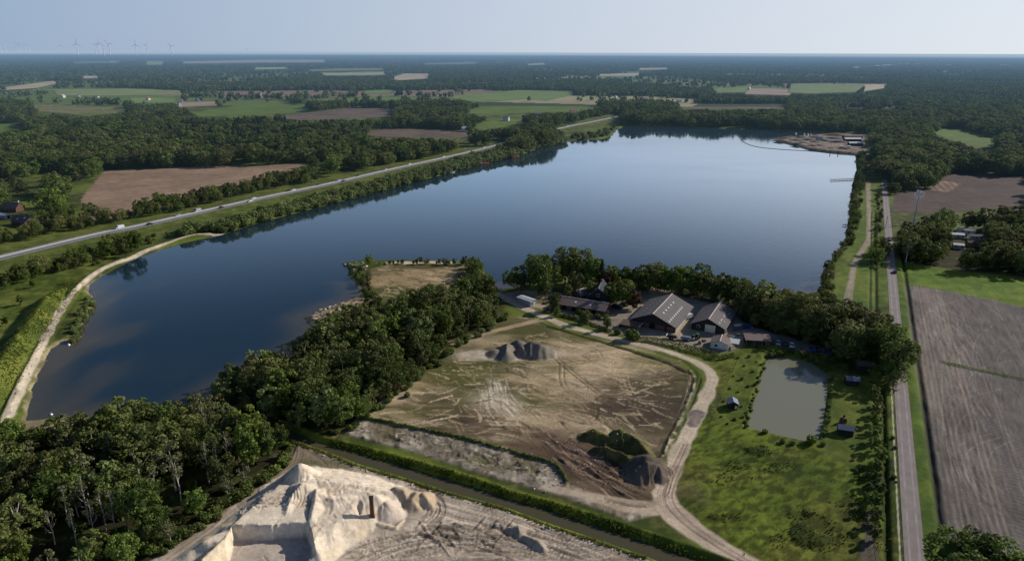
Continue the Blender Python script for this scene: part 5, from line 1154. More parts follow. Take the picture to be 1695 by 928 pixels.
for o in (-5.3, 5.3, -2.2): ribbon('road_marking', MWAY, .18, 0, M['line'], o, z=.60)
FC = curve(FARM, 6.0); ribbon('farm_road', FC, 4.3, 0, M['farm_asphalt'], z=.42)
for o in (-1.0, 1.0): ribbon('wheel_track', FC, .5, 0, simple('worn_asphalt', S(136, 128, 124), .85, .2, .2), o, z=.425)
b = MB(); d = np.gradient(MWAY, axis=0); d /= np.linalg.norm(d, axis=1)[:, None]; nr = np.stack([d[:, 1], -d[:, 0]], 1); c0 = MWAY + nr * -.6
for i in range(len(MWAY) - 1):
    A, B_ = c0[i], c0[i + 1]; q = [(-.3, .585), (.3, .585), (.11, 1.3), (-.11, 1.3)]
    V = [(A[0] + nr[i, 0] * s, A[1] + nr[i, 1] * s, h) for s, h in q] + [(B_[0] + nr[i + 1, 0] * s, B_[1] + nr[i + 1, 1] * s, h) for s, h in q]
    b.add(V, [(0, 1, 5, 4), (1, 2, 6, 5), (2, 3, 7, 6), (3, 0, 4, 7)], M['concrete'])
tag(b.build('median_barrier'), 'long pale concrete barrier down the middle of the motorway', 'barrier')

# ------------------------------------------------------------------ vehicles
M['glass'] = simple('vehicle_glass', S(30, 36, 42), .08, .05, 1, spec=.7)
M['tyre'] = simple('tyre_rubber', S(26, 26, 27), .9, .1, 4)
PAINTS = {k: simple(k + '_car_paint', S(*v), .3, .06, 2, coat=.5) for k, v in {'white': (226, 226, 224), 'dark': (36, 40, 46), 'silver': (168, 172, 176), 'blue': (40, 66, 120), 'grey': (96, 100, 104), 'red': (140, 40, 34)}.items()}
VM = {}
def vehicle(kind_, paint):
    if (kind_, paint) in VM: return VM[(kind_, paint)]
    p = PAINTS[paint]; body, win = MB(), MB()
    if kind_ == 'car':
        W = .88; prof = [(-2.15, .35), (2.1, .32), (2.15, .72), (1.25, .92), (.95, .95), (-1.75, .98), (-2.15, .9)]
        b2 = [(-y, z) for y, z in prof]; body.add([(-W, y, z) for y, z in prof] + [(W, y, z) for y, z in prof], [tuple(range(6, -1, -1)), tuple(range(7, 14))] + [(i, (i + 1) % 7, (i + 1) % 7 + 7, i + 7) for i in range(7)], p)
        body.hexa([(-.62, -1.2, 1.42), (.62, -1.2, 1.42), (.62, .25, 1.42), (-.62, .25, 1.42), (-.6, -1.05, 1.48), (.6, -1.05, 1.48), (.6, .15, 1.48), (-.6, .15, 1.48)], p)
        win.hexa([(-.82, -1.85, .94), (.82, -1.85, .94), (.82, 1.0, .94), (-.82, 1.0, .94), (-.62, -1.25, 1.43), (.62, -1.25, 1.43), (.62, .3, 1.43), (-.62, .3, 1.43)], M['glass']); wh = (-1.3, 1.35); wx = .8; wr = .32
    elif kind_ == 'van':
        body.box((0, -.7, 1.25), (1.9, 4.2, 1.75), p, taper=.95); body.hexa([(-.94, 1.4, .4), (.94, 1.4, .4), (.9, 2.5, .4), (-.9, 2.5, .4), (-.92, 1.4, 1.15), (.92, 1.4, 1.15), (.85, 2.45, 1.0), (-.85, 2.45, 1.0)], p)
        win.hexa([(-.88, 1.4, 1.15), (.88, 1.4, 1.15), (.82, 2.2, 1.05), (-.82, 2.2, 1.05), (-.84, 1.41, 1.95), (.84, 1.41, 1.95), (.78, 1.55, 1.95), (-.78, 1.55, 1.95)], M['glass']); wh = (-1.7, 1.6); wx = .86; wr = .36
    else:
        body.box((0, -1.6, 2.15), (2.5, 8.2, 2.9), p); body.box((0, -1.4, .65), (1.2, 8.6, .35), PAINTS['dark']); body.box((0, 3.7, 1.75), (2.4, 1.9, 2.3), PAINTS['grey'] if paint == 'white' else p, taper=.96)
        win.box((0, 4.66, 2.2), (2.1, .12, .9), M['glass']); win.box((0, 3.9, 2.2), (2.44, .8, .7), M['glass']); wh = (-4.4, -3.2, 3.4); wx = 1.05; wr = .5
    wheel = MB(); wheel.lathe([(wr, -.11), (wr, .11)], M['tyre'], 12, axis='x'); wheel.lathe([(wr * .55, -.12), (wr * .55, .12)], PAINTS['silver'], 8, axis='x')
    VM[(kind_, paint)] = (body.mesh('body'), win.mesh('windows'), wheel.mesh('wheel'), [(s * wx, y, wr) for y in wh for s in (-1, 1)]); return VM[(kind_, paint)]
def park(kind_, paint, name, label, x, y, z, heading, group=None, cat='car'):
    bm_, wm_, wl, ws = vehicle(kind_, paint); t = thing(name, label, cat, (x, y, z), heading, group)
    link('body', bm_, t); link('windows', wm_, t)
    for q in ws: link('wheel', wl, t, None, q)
    return t
def on_motorway(px, py, kind_, paint, lane, label, cat):
    x, y = G(px, py, .6); k = int(np.argmin(((MWAY - (x, y)) ** 2).sum(1))); k = min(max(k, 1), len(MWAY) - 2); d = MWAY[k + 1] - MWAY[k - 1]; d /= np.linalg.norm(d); h = math.atan2(-d[0], d[1])
    p = MWAY[k] + np.array([d[1], -d[0]]) * lane; park(kind_, paint, {'car': 'car', 'van': 'van', 'truck': 'truck'}[kind_], label, p[0], p[1], .602, h if lane > 0 else h + PI, 'vehicles on the motorway', cat)
for px, py, kd, pt, ln, lb in [
    (200, 380, 'van', 'white', -3.4, 'white van on the motorway half hidden by the loose crowned pair of trees'), (290, 358, 'car', 'silver', -3.5, 'silver car on the motorway before the brown field, nearest the field corner'),
    (328, 350, 'van', 'silver', -3.3, 'silver van on the motorway below the roadside trees of the brown field'), (273, 376, 'car', 'dark', 3.3, 'dark car on the lake side lane nearest the loose crowned trees'),
    (374, 346, 'car', 'dark', 3.0, 'dark car on the lake side lane below the middle of the roadside trees'), (415, 329, 'car', 'white', -3.3, 'white car on the field side lane at the right end of the roadside trees'),
    (417, 336, 'car', 'white', 3.3, 'white car on the lake side lane level with another white car'), (477, 317, 'car', 'dark', -3.3, 'dark car just ahead of a white car on the field side lane'),
    (486, 315, 'car', 'white', -3.3, 'white car closely following a dark car on the motorway'), (526, 306, 'car', 'grey', -3.2, 'grey car passing the dark tree row at the right of the brown field'),
    (561, 299, 'car', 'silver', -3.3, 'silver car on the motorway above the widest part of the shore shrubs'), (572, 301, 'car', 'blue', 3.3, 'dark blue car opposite a silver car on the motorway'),
    (598, 291, 'car', 'grey', -3.3, 'grey car on the middle stretch of the motorway'), (639, 281, 'car', 'silver', -3.3, 'silver car on the motorway before the line of orchard like bushes'),
    (681, 273, 'car', 'white', -3.3, 'white car on the motorway well before the work boats'), (737, 260, 'car', 'white', -3.3, 'white car on the motorway near the two orange work boats'),
    (802, 245, 'car', 'white', -3.3, 'white car where the motorway vanishes behind shore trees'), (951, 210, 'car', 'white', -3.3, 'white car on the far bend of the motorway past the headland')]:
    on_motorway(px, py, kd, pt, ln, lb, {'car': 'car', 'van': 'van', 'truck': 'lorry'}[kd])
hd = RDA - PI / 2
x, y = G(1481, 451, .5); park('car', 'dark', 'car', 'dark car driving on the straight asphalt road beside the meadow', x, y, .43, hd)
def gz(px, py): x, y = G(px, py); return x, y, groundz(x, y)
for px, py, pt, kd, a, lb in [(1277, 568, 'dark', 'car', .2, 'dark car parked first from the left beside the open shed'), (1287, 569, 'silver', 'car', .2, 'silver car parked second from the left beside the open shed'), (1299, 571, 'dark', 'car', .15, 'dark car parked between silver and white cars by the pond'),
    (1310, 573, 'white', 'car', .2, 'white car parked at the right end of the row by the open shed'), (1345, 580, 'blue', 'car', .3, 'blue car parked in deep shade behind the pond, left of three'), (1354, 581, 'dark', 'car', .3, 'dark car parked in deep shade behind the pond, middle of three'), (1369, 584, 'blue', 'car', .25, 'blue car parked in deep shade behind the pond, right of three'),
    (1193, 550, 'silver', 'car', 1.9, 'silver car parked at the right front corner of the smaller barn'), (1140, 527, 'white', 'van', -.5, 'white van parked against the long wall of the large barn'), (1063, 481, 'blue', 'car', 1.1, 'blue car parked behind the left slope of the large barn'),
    (1223, 545, 'grey', 'van', -.5, 'grey van parked right of the smaller barn'), (1034, 505, 'dark', 'car', 1.3, 'dark car parked under the reddish tree beside the long shed'), (1020, 511, 'dark', 'van', 1.3, 'dark van parked at the right end of the long shed')]:
    x, y, z = gz(px, py); park(kd, pt, 'parked_' + kd, lb, x, y, z + .02, a - .5, None, 'car' if kd == 'car' else 'van')

# ------------------------------------------------------------------ buildings
M['roof_dark'] = simple('dark_fibre_cement', S(92, 88, 88), .85, .22, .8, .3, stretch=(6, .4, 1))
M['roof_old'] = simple('weathered_roof_tiles', S(112, 98, 92), .9, .28, 1.2, .4, stretch=(.6, 5, 1))
M['roof_grey'] = simple('pale_metal_roof', S(176, 180, 184), .5, .12, 1, .1, stretch=(5, .5, 1))
M['roof_blue'] = simple('blue_grey_roof', S(104, 112, 128), .5, .15, 1, .1)
M['roof_white'] = simple('white_sheet_roof', S(226, 226, 222), .6, .06, 1)
M['roof_brown'] = simple('brown_roof', S(92, 74, 64), .9, .3, 1, .3)
M['roof_red'] = simple('red_tile_roof', S(150, 74, 54), .85, .2, 1, .2)
M['ridge'] = simple('pale_ridge_tiles', S(170, 160, 150), .85, .15, 2)
M['brick'] = simple('red_brick', S(94, 68, 58), .9, .25, 3, .3)
M['dark_wood'] = simple('tarred_boards', S(44, 40, 38), .9, .3, 1.5, .3, stretch=(8, 8, .5))
M['white_wall'] = simple('white_render', S(192, 190, 184), .8, .08, .8)
M['grey_wall'] = simple('grey_boards', S(140, 144, 146), .8, .15, 1, .1)
M['skylight'] = simple('skylight_sheet', S(232, 234, 234), .3, .03, 1)
M['door_pale'] = simple('pale_door', S(188, 182, 168), .7, .1, 1)
M['opening'] = simple('dark_opening', S(14, 14, 15), .9, .1, 1)
M['rust'] = simple('rusted_steel', S(118, 78, 62), .85, .35, 1.5, .4, stretch=(1, 1, 3))
M['steel'] = simple('galvanised_steel', S(178, 184, 190), .45, .1, 1, metal=.3)
M['wood'] = simple('grey_timber', S(128, 112, 94), .9, .25, 3, .3)
def building(name, label, cat, loc, rz, W, L, eave, ridge_h, wall, roof, over=.5, ridge_mat=None, front=None, group=None, gable=None, lean=None):
    """gabled house: ridge runs along local y, front gable at y=-L/2"""
    t = thing(name, label, cat, loc, rz, group); b = MB()
    b.prism([(-W / 2, -.3), (W / 2, -.3), (W / 2, eave), (0, ridge_h - .06), (-W / 2, eave)], -L / 2, L / 2, wall); b.build('wall', t)
    s = (ridge_h - eave) / (W / 2); r_ = MB(); e = W / 2 + over; ze = eave - s * over; th = .14
    for sg in (-1, 1):
        q = [(0, ridge_h), (sg * e, ze), (sg * e, ze + th), (0, ridge_h + th)]
        if sg < 0: q = q[::-1]
        r_.prism(q, -L / 2 - over, L / 2 + over, roof)
    r_.build('roof', t)
    if ridge_mat: b = MB(); b.prism([(-.32, ridge_h + th - .22), (.32, ridge_h + th - .22), (.12, ridge_h + th + .14), (-.12, ridge_h + th + .14)], -L / 2 - over - .02, L / 2 + over + .02, ridge_mat); b.build('ridge_cap', t)
    t['_e'] = eave; return t
def plate(t, name, mat, c, d): b = MB(); b.box(c, d, mat); return b.build(name, t)
def on_roof(t, W, eave, ridge_h, side, u, y, w, l, name='skylight', mat=None):
    """panel lying on a roof slope; u = fraction from ridge to eave"""
    s = (ridge_h - eave) / (W / 2); x = side * W / 2 * u; z = ridge_h - s * abs(x) + .185; dx = w / 2 / math.sqrt(1 + s * s); b = MB(); V = []
    for dz in (-.05, .03):
        for sx, sy in ((-1, -1), (1, -1), (1, 1), (-1, 1)): V.append((x + sx * dx, y + sy * l / 2, z - s * side * sx * dx + dz))
    b.hexa(V, mat or M['skylight']); return b.build(name, t)
def windows(t, face, spec, frame=None):
    """windows with frames set proud of a wall: face 'front' y, or 'right'/'left' x"""
    for (u, z, w, h, pos) in spec:
        fb, pb = MB(), MB()
        if face in ('front', 'back'):
            sg = -1 if face == 'front' else 1; fb.box((u, pos + sg * .04, z), (w + .2, .08, h + .2), frame or M['white_wall']); pb.box((u, pos + sg * .07, z), (w, .08, h), M['glass'])
        else:
            sg = 1 if face == 'right' else -1; fb.box((pos + sg * .04, u, z), (.08, w + .2, h + .2), frame or M['white_wall']); pb.box((pos + sg * .07, u, z), (.08, w, h), M['glass'])
        o_ = fb.build('window', t); pb.build('pane', o_)
def wpt(x0, y0, rz, x, y): return x0 + x * math.cos(rz) - y * math.sin(rz), y0 + x * math.sin(rz) + y * math.cos(rz)
# large barn
rz = rad(-28.5); x0, y0 = wpt(58.6, 264.6, rz, 0, 14.0)
t = building('barn', 'largest barn with dark roof, pale ridge and two rows of skylights', 'barn', (x0, y0, .1), rz, 19.2, 27.4, 2.7, 6.9, M['dark_wood'], M['roof_dark'], .6, M['ridge'])
for k in range(5): on_roof(t, 19.2, 2.7, 6.9, 1, .30, -8.0 + 3.6 * k, .75, .6)
for k in range(9): on_roof(t, 19.2, 2.7, 6.9, 1, .70, -12.2 + 2.35 * k, .8, .6)
for k in range(6): on_roof(t, 19.2, 2.7, 6.9, -1, .32, -11 + 4.2 * k, .5, .5, mat=M['roof_grey'])
for k in range(6): on_roof(t, 19.2, 2.7, 6.9, -1, .66, -10 + 4.0 * k, .5, .5, mat=M['roof_grey'])
for u, w in ((-2.6, 2.6), (3.2, 4.0), (7.6, 2.8)): plate(t, 'brick_panel', M['brick'], (u, -13.74, 1.15), (w, .12, 2.3))
for u, w in ((-.1, 2.0), (-6.2, 3.6)): plate(t, 'barn_door', M['opening'], (u, -13.76, 1.4), (w, .1, 2.7))
plate(t, 'side_wall_strip', M['concrete'], (9.66, -4, .6), (.1, 17, 1.1))
# smaller barn
rz = rad(-28); x0, y0 = wpt(80.8, 261.2, rz, 0, 12.0)
t = building('barn', 'smaller dark barn with white sliding door facing the gravel road', 'barn', (x0, y0, .1), rz, 13.4, 22.6, 2.7, 5.9, M['dark_wood'], M['roof_dark'], .6, M['ridge'])
plate(t, 'sliding_door', M['door_pale'], (.9, -11.37, 1.65), (4.2, .14, 3.2)); plate(t, 'door_rail', M['dark_wood'], (.9, -11.40, 3.35), (5.4, .1, .14))
windows(t, 'front', [(-3.9, 1.75, 1.1, 1.2, -11.3)]); 
for k in range(4): on_roof(t, 13.4, 2.7, 5.9, 1, .62, -9 + 2.2 * k * (1 + k % 2 * .3), .5, .5)
for k in range(3): on_roof(t, 13.4, 2.7, 5.9, 1, .8, -5 + 5 * k, .4, .4)
# long brick shed
t = building('long_shed', 'long low brick shed with brown grey roof beside the gravel road', 'shed', (32.3, 288.2, .1), rad(-24 - 90), 9.6, 22.5, 2.5, 4.4, M['brick'], M['roof_old'], .5, M['ridge'])
for k in range(4): plate(t, 'shed_door', M['opening'], (4.84, -7.5 + 4.6 * k, 1.1), (.1, 2.0, 2.1))
on_roof(t, 9.6, 2.5, 4.4, 1, .5, -3, .8, .8); on_roof(t, 9.6, 2.5, 4.4, 1, .6, 4, .6, .6)
# grey cabin
t = building('cabin', 'small grey cabin with pale flat roof beside the end of the gravel road', 'cabin', (6.7, 294.6, .1), rad(45), 3.8, 8.6, 2.5, 2.95, M['grey_wall'], M['roof_grey'], .25)
plate(t, 'door', M['white_wall'], (.5, -4.34, 1.05), (.9, .08, 2.0)); windows(t, 'front', [(-1.0, 1.5, .8, .8, -4.3)])
# farmhouse
t = building('farmhouse', 'dark roofed farmhouse half hidden by trees on the lake shore', 'house', (41, 299, .1), rad(-16), 10.5, 13, 3.0, 8.2, M['dark_wood'], simple('slate_roof', S(54, 58, 70), .95, .15, 1, .2, stretch=(.5, 4, 1)), .5, M['roof_dark'])
plate(t, 'chimney', M['brick'], (0, 3, 8.7), (.8, .8, 1.6))
for k in range(3): on_roof(t, 10.5, 3.0, 8.2, -1, .3 + .25 * k, -3.5, .9, .8)
windows(t, 'front', [(-2.8, 1.6, 1.2, 1.3, -6.5), (2.8, 1.6, 1.2, 1.3, -6.5), (0, 4.8, 1.1, 1.1, -6.5)])
t = building('house_annex', 'pale roofed side building left of the dark roofed farmhouse', 'house', (33.5, 303, .1), rad(-50), 6, 9, 2.6, 4.6, M['brick'], M['roof_dark'], .4, M['ridge'])
windows(t, 'front', [(0, 1.5, 1.2, 1.1, -4.5)])
# white hut
t = building('garden_hut', 'white walled hut with grey brown gable roof by the hedge', 'hut', (82.3, 247.6, .1), rad(-24), 6.6, 6.6, 2.2, 3.4, M['white_wall'], M['roof_old'], .3, M['ridge'])
plate(t, 'door', M['dark_wood'], (3.34, 1.2, 1.0), (.08, .9, 1.9)); windows(t, 'front', [(-1.2, 1.4, 1.0, .9, -3.3)])
# open shed (car shelter)
t = thing('open_shed', 'open fronted shed with sloping brown roof beside the parked cars', 'shed', (97.6, 250.2, .1), rad(-8)); b = MB()
b.hexa([(-5, -2.9, 2.3), (5, -2.9, 2.3), (5, 2.9, 3.0), (-5, 2.9, 3.0), (-5, -2.9, 2.45), (5, -2.9, 2.45), (5, 2.9, 3.15), (-5, 2.9, 3.15)], M['roof_old']); b.build('roof', t)
b = MB(); b.box((0, 2.5, 1.4), (9.6, .2, 2.9), M['dark_wood']); b.box((-4.7, 0, 1.2), (.2, 4.8, 2.4), M['dark_wood']); b.box((4.7, 0, 1.2), (.2, 4.8, 2.4), M['dark_wood']); b.build('wall', t)
plate(t, 'brick_panel', M['brick'], (3.6, -2.4, 1.1), (2.0, .2, 2.2))
for u in (-4.6, -1.6, 1.4): plate(t, 'post', M['wood'], (u, -2.5, 1.15), (.16, .16, 2.3))
t = thing('flat_annex', 'low flat roofed lean-to right of the white hut', 'lean-to', (87.6, 247.4, .1), rad(-24)); b = MB(); b.hexa([(-2.0, -2.2, 2.0), (2.0, -2.2, 2.0), (2.0, 2.2, 2.3), (-2.0, 2.2, 2.3), (-2.0, -2.2, 2.12), (2.0, -2.2, 2.12), (2.0, 2.2, 2.42), (-2.0, 2.2, 2.42)], M['roof_grey']); b.build('roof', t)
for sx in (-1.8, 1.8):
    for sy in (-2, 2): plate(t, 'post', M['wood'], (sx, sy, 1.0), (.14, .14, 2.0))
t = thing('lean_to', 'red brown sheet roofed lean-to before the front gable of the large barn', 'lean-to', (*wpt(58.6, 264.6, rad(-28.5), -8.2, -3.2), .1), rad(-28.5)); b = MB(); b.hexa([(-4.2, -2.6, 1.9), (4.2, -2.6, 1.9), (4.2, 2.6, 2.5), (-4.2, 2.6, 2.5), (-4.2, -2.6, 2.0), (4.2, -2.6, 2.0), (4.2, 2.6, 2.6), (-4.2, 2.6, 2.6)], M['roof_brown']); b.build('roof', t)
plate(t, 'edge_board', M['white_wall'], (4.28, 0, 2.2), (.14, 5.3, .22)); plate(t, 'wall', M['dark_wood'], (-4.0, 0, .95), (.15, 4.8, 1.9))
for sy in (-2.4, 2.4): plate(t, 'post', M['wood'], (3.9, sy, .95), (.16, .16, 1.9))
# yard clutter
def trailer(px, py, a, label, tarp):
    x, y, z = gz(px, py); t = thing('farm_trailer', label, 'trailer', (x, y, z), a); b = MB(); b.box((0, 0, .85), (2.1, 4.2, .2), M['wood']); b.build('bed', t); b = MB(); b.hexa([(-1, -2, .95), (1, -2, .95), (1, 2, .95), (-1, 2, .95), (-.7, -1.6, 1.6), (.7, -1.6, 1.6), (.7, 1.5, 1.7), (-.7, 1.5, 1.7)], M[tarp]); b.build('tarpaulin', t); plate(t, 'end_board', M['white_wall'], (0, 2.15, 1.35), (2.1, .08, .9)); b = MB(); b.tube([(0, -2.1, .8), (0, -3.5, .55)], .07, M['steel'], 6); b.build('drawbar', t)
    w_ = MB(); w_.lathe([(.38, -.12), (.38, .12)], M['tyre'], 12, axis='x'); w_ = w_.mesh('wheel')
    for s_ in (-1.1, 1.1):
        for yy_ in (-.5, .5): link('wheel', w_, t, None, (s_, yy_, .4))
trailer(1112, 561, 1.1, 'covered farm trailer left of its twin before the large barn', 'tyre'); trailer(1135, 563, 1.3, 'covered farm trailer right of its twin before the large barn', 'roof_blue')
def pallets(px, py, n_, label, mt='wood'):
    x, y, z = gz(px, py); b = MB()
    for k in range(n_): b.box((0, 0, .08 + .17 * k), (1.25, 1.25, .12), M[mt], rz=.05 * (k % 3)); b.box((0, 0, .16 + .17 * k), (1.1, .15, .06), M[mt])
    o_ = b.build('pallet_stack', None, 0, (x, y, z), px * .1); tag(o_, label, 'pallets')
pallets(1165, 565, 5, 'low stack of grey pallets near the white hut'); pallets(1158, 569, 8, 'taller stack of grey pallets by the yard hedge'); pallets(1033, 536, 7, 'pallet stack at the left front corner of the large barn'); pallets(1244, 546, 6, 'pallet stack behind the open shed'); pallets(903, 503, 5, 'pallet stack on the yard left of the long shed'); pallets(1222, 555, 4, 'small pallet stack beside the lean-to')
x, y, z = gz(1152, 561); t = thing('tractor', 'small green tractor standing before the smaller barn', 'tractor', (x, y, z), .8); gp_ = simple('green_tractor_paint', S(62, 104, 44), .4, .1, 1); b = MB(); b.box((0, 1.0, 1.0), (.8, 1.7, .7), gp_, taper=.9); b.box((0, -.4, .8), (.9, 1.4, .5), gp_); b.build('body', t); b = MB(); b.box((0, -.5, 1.75), (1.2, 1.2, 1.2), M['glass'], taper=.9); b.build('cab', t); b = MB(); b.box((0, -.5, 2.42), (1.3, 1.3, .12), gp_); b.build('cab_roof', t)
for s_, yy_, r_ in ((-.75, -.7, .75), (.75, -.7, .75), (-.65, 1.5, .48), (.65, 1.5, .48)): b = MB(); b.lathe([(r_, -.18), (r_, .18)], M['tyre'], 14, axis='x'); b.lathe([(r_ * .5, -.2), (r_ * .5, .2)], PAINTS['silver'], 8, axis='x'); b.build('wheel', t, 0, (s_, yy_, r_))
x, y, z = gz(1236, 543); t = thing('skip', 'blue steel skip at the belt edge behind the open shed', 'skip', (x, y, z), .3); b = MB(); b.hexa([(-1.5, -.9, .1), (1.5, -.9, .1), (1.5, .9, .1), (-1.5, .9, .1), (-2.2, -1, 1.4), (2.2, -1, 1.4), (2.2, 1, 1.4), (-2.2, 1, 1.4)], PAINTS['blue']); b.build('tub', t); plate(t, 'rim', M['steel'], (0, 1.03, 1.38), (4.4, .08, .12))
# huts around the pond
def hut(label, px, py, rz, W, L, wall, roof, name='pond_hut', h=2.1):
    x, y, z = gz(px, py); t = building(name, label, 'hut', (x, y, z), rz, W, L, h, h + .8, wall, roof, .25)
    plate(t, 'door', M['opening'], (0, -L / 2 - .05, .95), (.9, .08, 1.8)); return t
t = hut('small blue grey roofed hut on the lawn left of the pond', 1212, 673, rad(-10), 3.0, 3.2, M['dark_wood'], M['roof_blue']); plate(t, 'white_panel', M['white_wall'], (.9, -1.66, .9), (.7, .06, 1.1))
plate(t, 'red_panel', M['rust'], (1.53, -.6, .7), (.06, 1.4, 1.2))
hut('brown roofed hut under the trees at the end of the belt', 1430, 611, rad(78), 4.6, 5.6, M['dark_wood'], M['roof_brown'], h=2.3)
hut('low dark blue roofed hut in the shade right of the pond', 1409, 636, rad(80), 3.2, 4.2, M['dark_wood'], M['roof_blue'])
hut('grey roofed hut on the lawn at the lower right of the pond', 1398, 718, rad(72), 2.8, 4.2, M['dark_wood'], M['roof_blue'])
x, y, z = gz(1395, 700); t = thing('brick_oven', 'orange brick garden oven behind the grey roofed pond hut', 'oven', (x, y, z), .3); b = MB(); b.box((0, 0, .6), (1.8, 1.3, 1.3), M['brick']); b.prism([(-.8, 1.2), (.8, 1.2), (.45, 1.75), (-.45, 1.75)], -.6, .6, M['brick']); b.build('oven_body', t); plate(t, 'chimney', M['brick'], (.3, .2, 2.1), (.45, .45, 1.1)); plate(t, 'opening', M['opening'], (0, -.66, .8), (.6, .06, .5))
# left houses and mobile homes
t = building('house', 'grey roofed house with pale gable ends left of the motorway', 'house', (*G(22, 349), .1), rad(82), 8, 12.5, 2.8, 6.2, M['brick'], M['roof_dark'], .4); plate(t, 'chimney', M['white_wall'], (0, -5.6, 6.6), (.7, .9, 1.6)); windows(t, 'left', [(-3, 1.5, 1.2, 1.2, -4.0), (2, 1.5, 1.2, 1.2, -4.0)])
t = building('house', 'dark roofed house with one bright skylight left of the motorway', 'house', (*G(43, 372), .1), rad(62), 9.5, 15, 2.8, 6.0, M['brick'], M['roof_dark'], .4); on_roof(t, 9.5, 2.8, 6.0, -1, .3, -3, 1.2, 1.2); on_roof(t, 9.5, 2.8, 6.0, -1, .6, 3, 1.0, 1.0)
t = building('shed', 'white roofed shed between the two houses left of the motorway', 'shed', (*G(8, 361), .1), rad(70), 5, 8, 2.4, 3.4, M['grey_wall'], M['roof_white'], .3)
plate(t, 'door', M['opening'], (0, -4.06, 1.0), (2, .08, 2.0))
for k, (px, py, a, rf, lb) in enumerate([(1579, 393, 75, 'roof_white', 'white mobile home leftmost in the gap of the grove'), (1598, 386, 60, 'roof_grey', 'grey roofed mobile home at the back of the grove gap'), (1617, 396, 84, 'roof_dark', 'dark roofed mobile home right of the white one'), (1614, 407, 84, 'roof_brown', 'brown roofed cabin in front of the dark mobile home'), (1585, 411, 70, 'roof_white', 'white caravan half hidden below the white mobile home')]):
    x, y, z = gz(px, py); t = building('mobile_home', lb, 'mobile home', (x, y, z), rad(a), 4, 10 if k != 4 else 5.5, 2.4, 3.2, M['white_wall'] if k != 3 else M['wood'], M[rf], .25); windows(t, 'left', [(-1.5, 1.5, 1.0, .9, -2.0), (1.5, 1.5, 1.0, .9, -2.0)])
# far houses: white and red dots over the plain
FH = [(104, 159, 'w'), (131, 158, 'w'), (160, 161, 'w'), (258, 190, 'w'), (274, 190, 'w'), (300, 166, 'w'), (327, 164, 'w'), (758, 153, 'r'), (430, 157, 'w'), (499, 160, 'w'), (653, 151, 'w'), (890, 188, 'w'), (948, 184, 'r'), (1019, 161, 'w'), (1077, 173, 'r'), (1085, 173, 'w'), (1124, 166, 'w'), (1349, 168, 'w'), (1358, 166, 'w'), (1366, 165, 'w'), (1373, 169, 'w'), (187, 105, 'w'), (1100, 145, 'r'), (620, 105, 'w'), (838, 196, 'w'), (770, 213, 'w'), (1240, 146, 'w'), (245, 163, 'r'), (297, 172, 'w'), (1480, 132, 'w'), (1660, 126, 'w'), (1560, 128, 'w')]
hw_, rr_ = None, None
for k, (px, py, c_) in enumerate(FH):
    x, y = G(px, py, 4); z = groundz(x, y) if y < 1480 else -.2; s = max(.8, y / 2600)
    zone = 'left third' if px < 565 else ('middle third' if px < 1130 else 'right third')
    t = thing('distant_house', 'tiny %s house among distant trees in the %s of the plain' % ('white' if c_ == 'w' else 'red roofed', zone), 'house', (x, y, z), .7 * k, 'houses scattered over the plain, %s %s' % (zone, 'white' if c_ == 'w' else 'red'), s)
    if hw_ is None:
        b = MB(); b.prism([(-4, 0), (4, 0), (4, 6), (0, 9), (-4, 6)], -6.5, 6.5, M['white_wall']); hw_ = b.mesh('wall'); rr_ = {}
        for q, mt in (('w', 'roof_grey'), ('r', 'roof_red')):
            b = MB(); b.prism([(0, 9.05), (4.6, 5.6), (4.6, 5.9), (0, 9.35)], -6.9, 6.9, M[mt]); b.prism([(0, 9.35), (-4.6, 5.9), (-4.6, 5.6), (0, 9.05)], -6.9, 6.9, M[mt]); rr_[q] = b.mesh('roof')
    link('wall', hw_, t); link('roof', rr_[c_], t)
gh_ = None
for k, (px, py, L) in enumerate([(1455, 110, 90), (1467, 109, 60), (1475, 108.5, 120), (1490, 107.5, 200), (1505, 107, 160), (1520, 107.5, 220), (1535, 108, 260), (1552, 107.5, 90), (1573, 108.5, 110), (1420, 113, 90), (790, 106, 120), (805, 105.5, 160), (825, 105, 120), (1664, 109, 120), (1440, 111, 80)]):
    x, y = G(px, py, 8); t = thing('distant_hall', 'long white roofed hall far off in the plain, number %s from the left of its line' % ['four', 'five', 'six', 'seven', 'eight', 'nine', 'ten', 'eleven', 'twelve', 'two', 'one', 'two', 'three', 'thirteen', 'three'][k] if 0 else 'long white roofed hall in the distant plain on the %s' % ('right' if px > 1000 else 'left of the lake inlet'), 'hall', (x, y, -.2), 0, 'white halls far right' if px > 1000 else 'white halls far centre')
    if gh_ is None:
        b = MB(); b.prism([(-.5, 0), (.5, 0), (.5, 9), (0, 13), (-.5, 9)], -30, 30, M['white_wall']); gh_ = b.mesh('wall'); b = MB(); b.prism([(0, 13.1), (.52, 8.9), (.52, 9.3), (0, 13.6)], -31, 31, M['roof_white']); b.prism([(0, 13.6), (-.52, 9.3), (-.52, 8.9), (0, 13.1)], -31, 31, M['roof_white']); gr_m = b.mesh('roof')
    for q in ('wall', 'roof'): o_ = link(q, gh_ if q == 'wall' else gr_m, t); o_.scale = (L * .8, 1, 1.2)

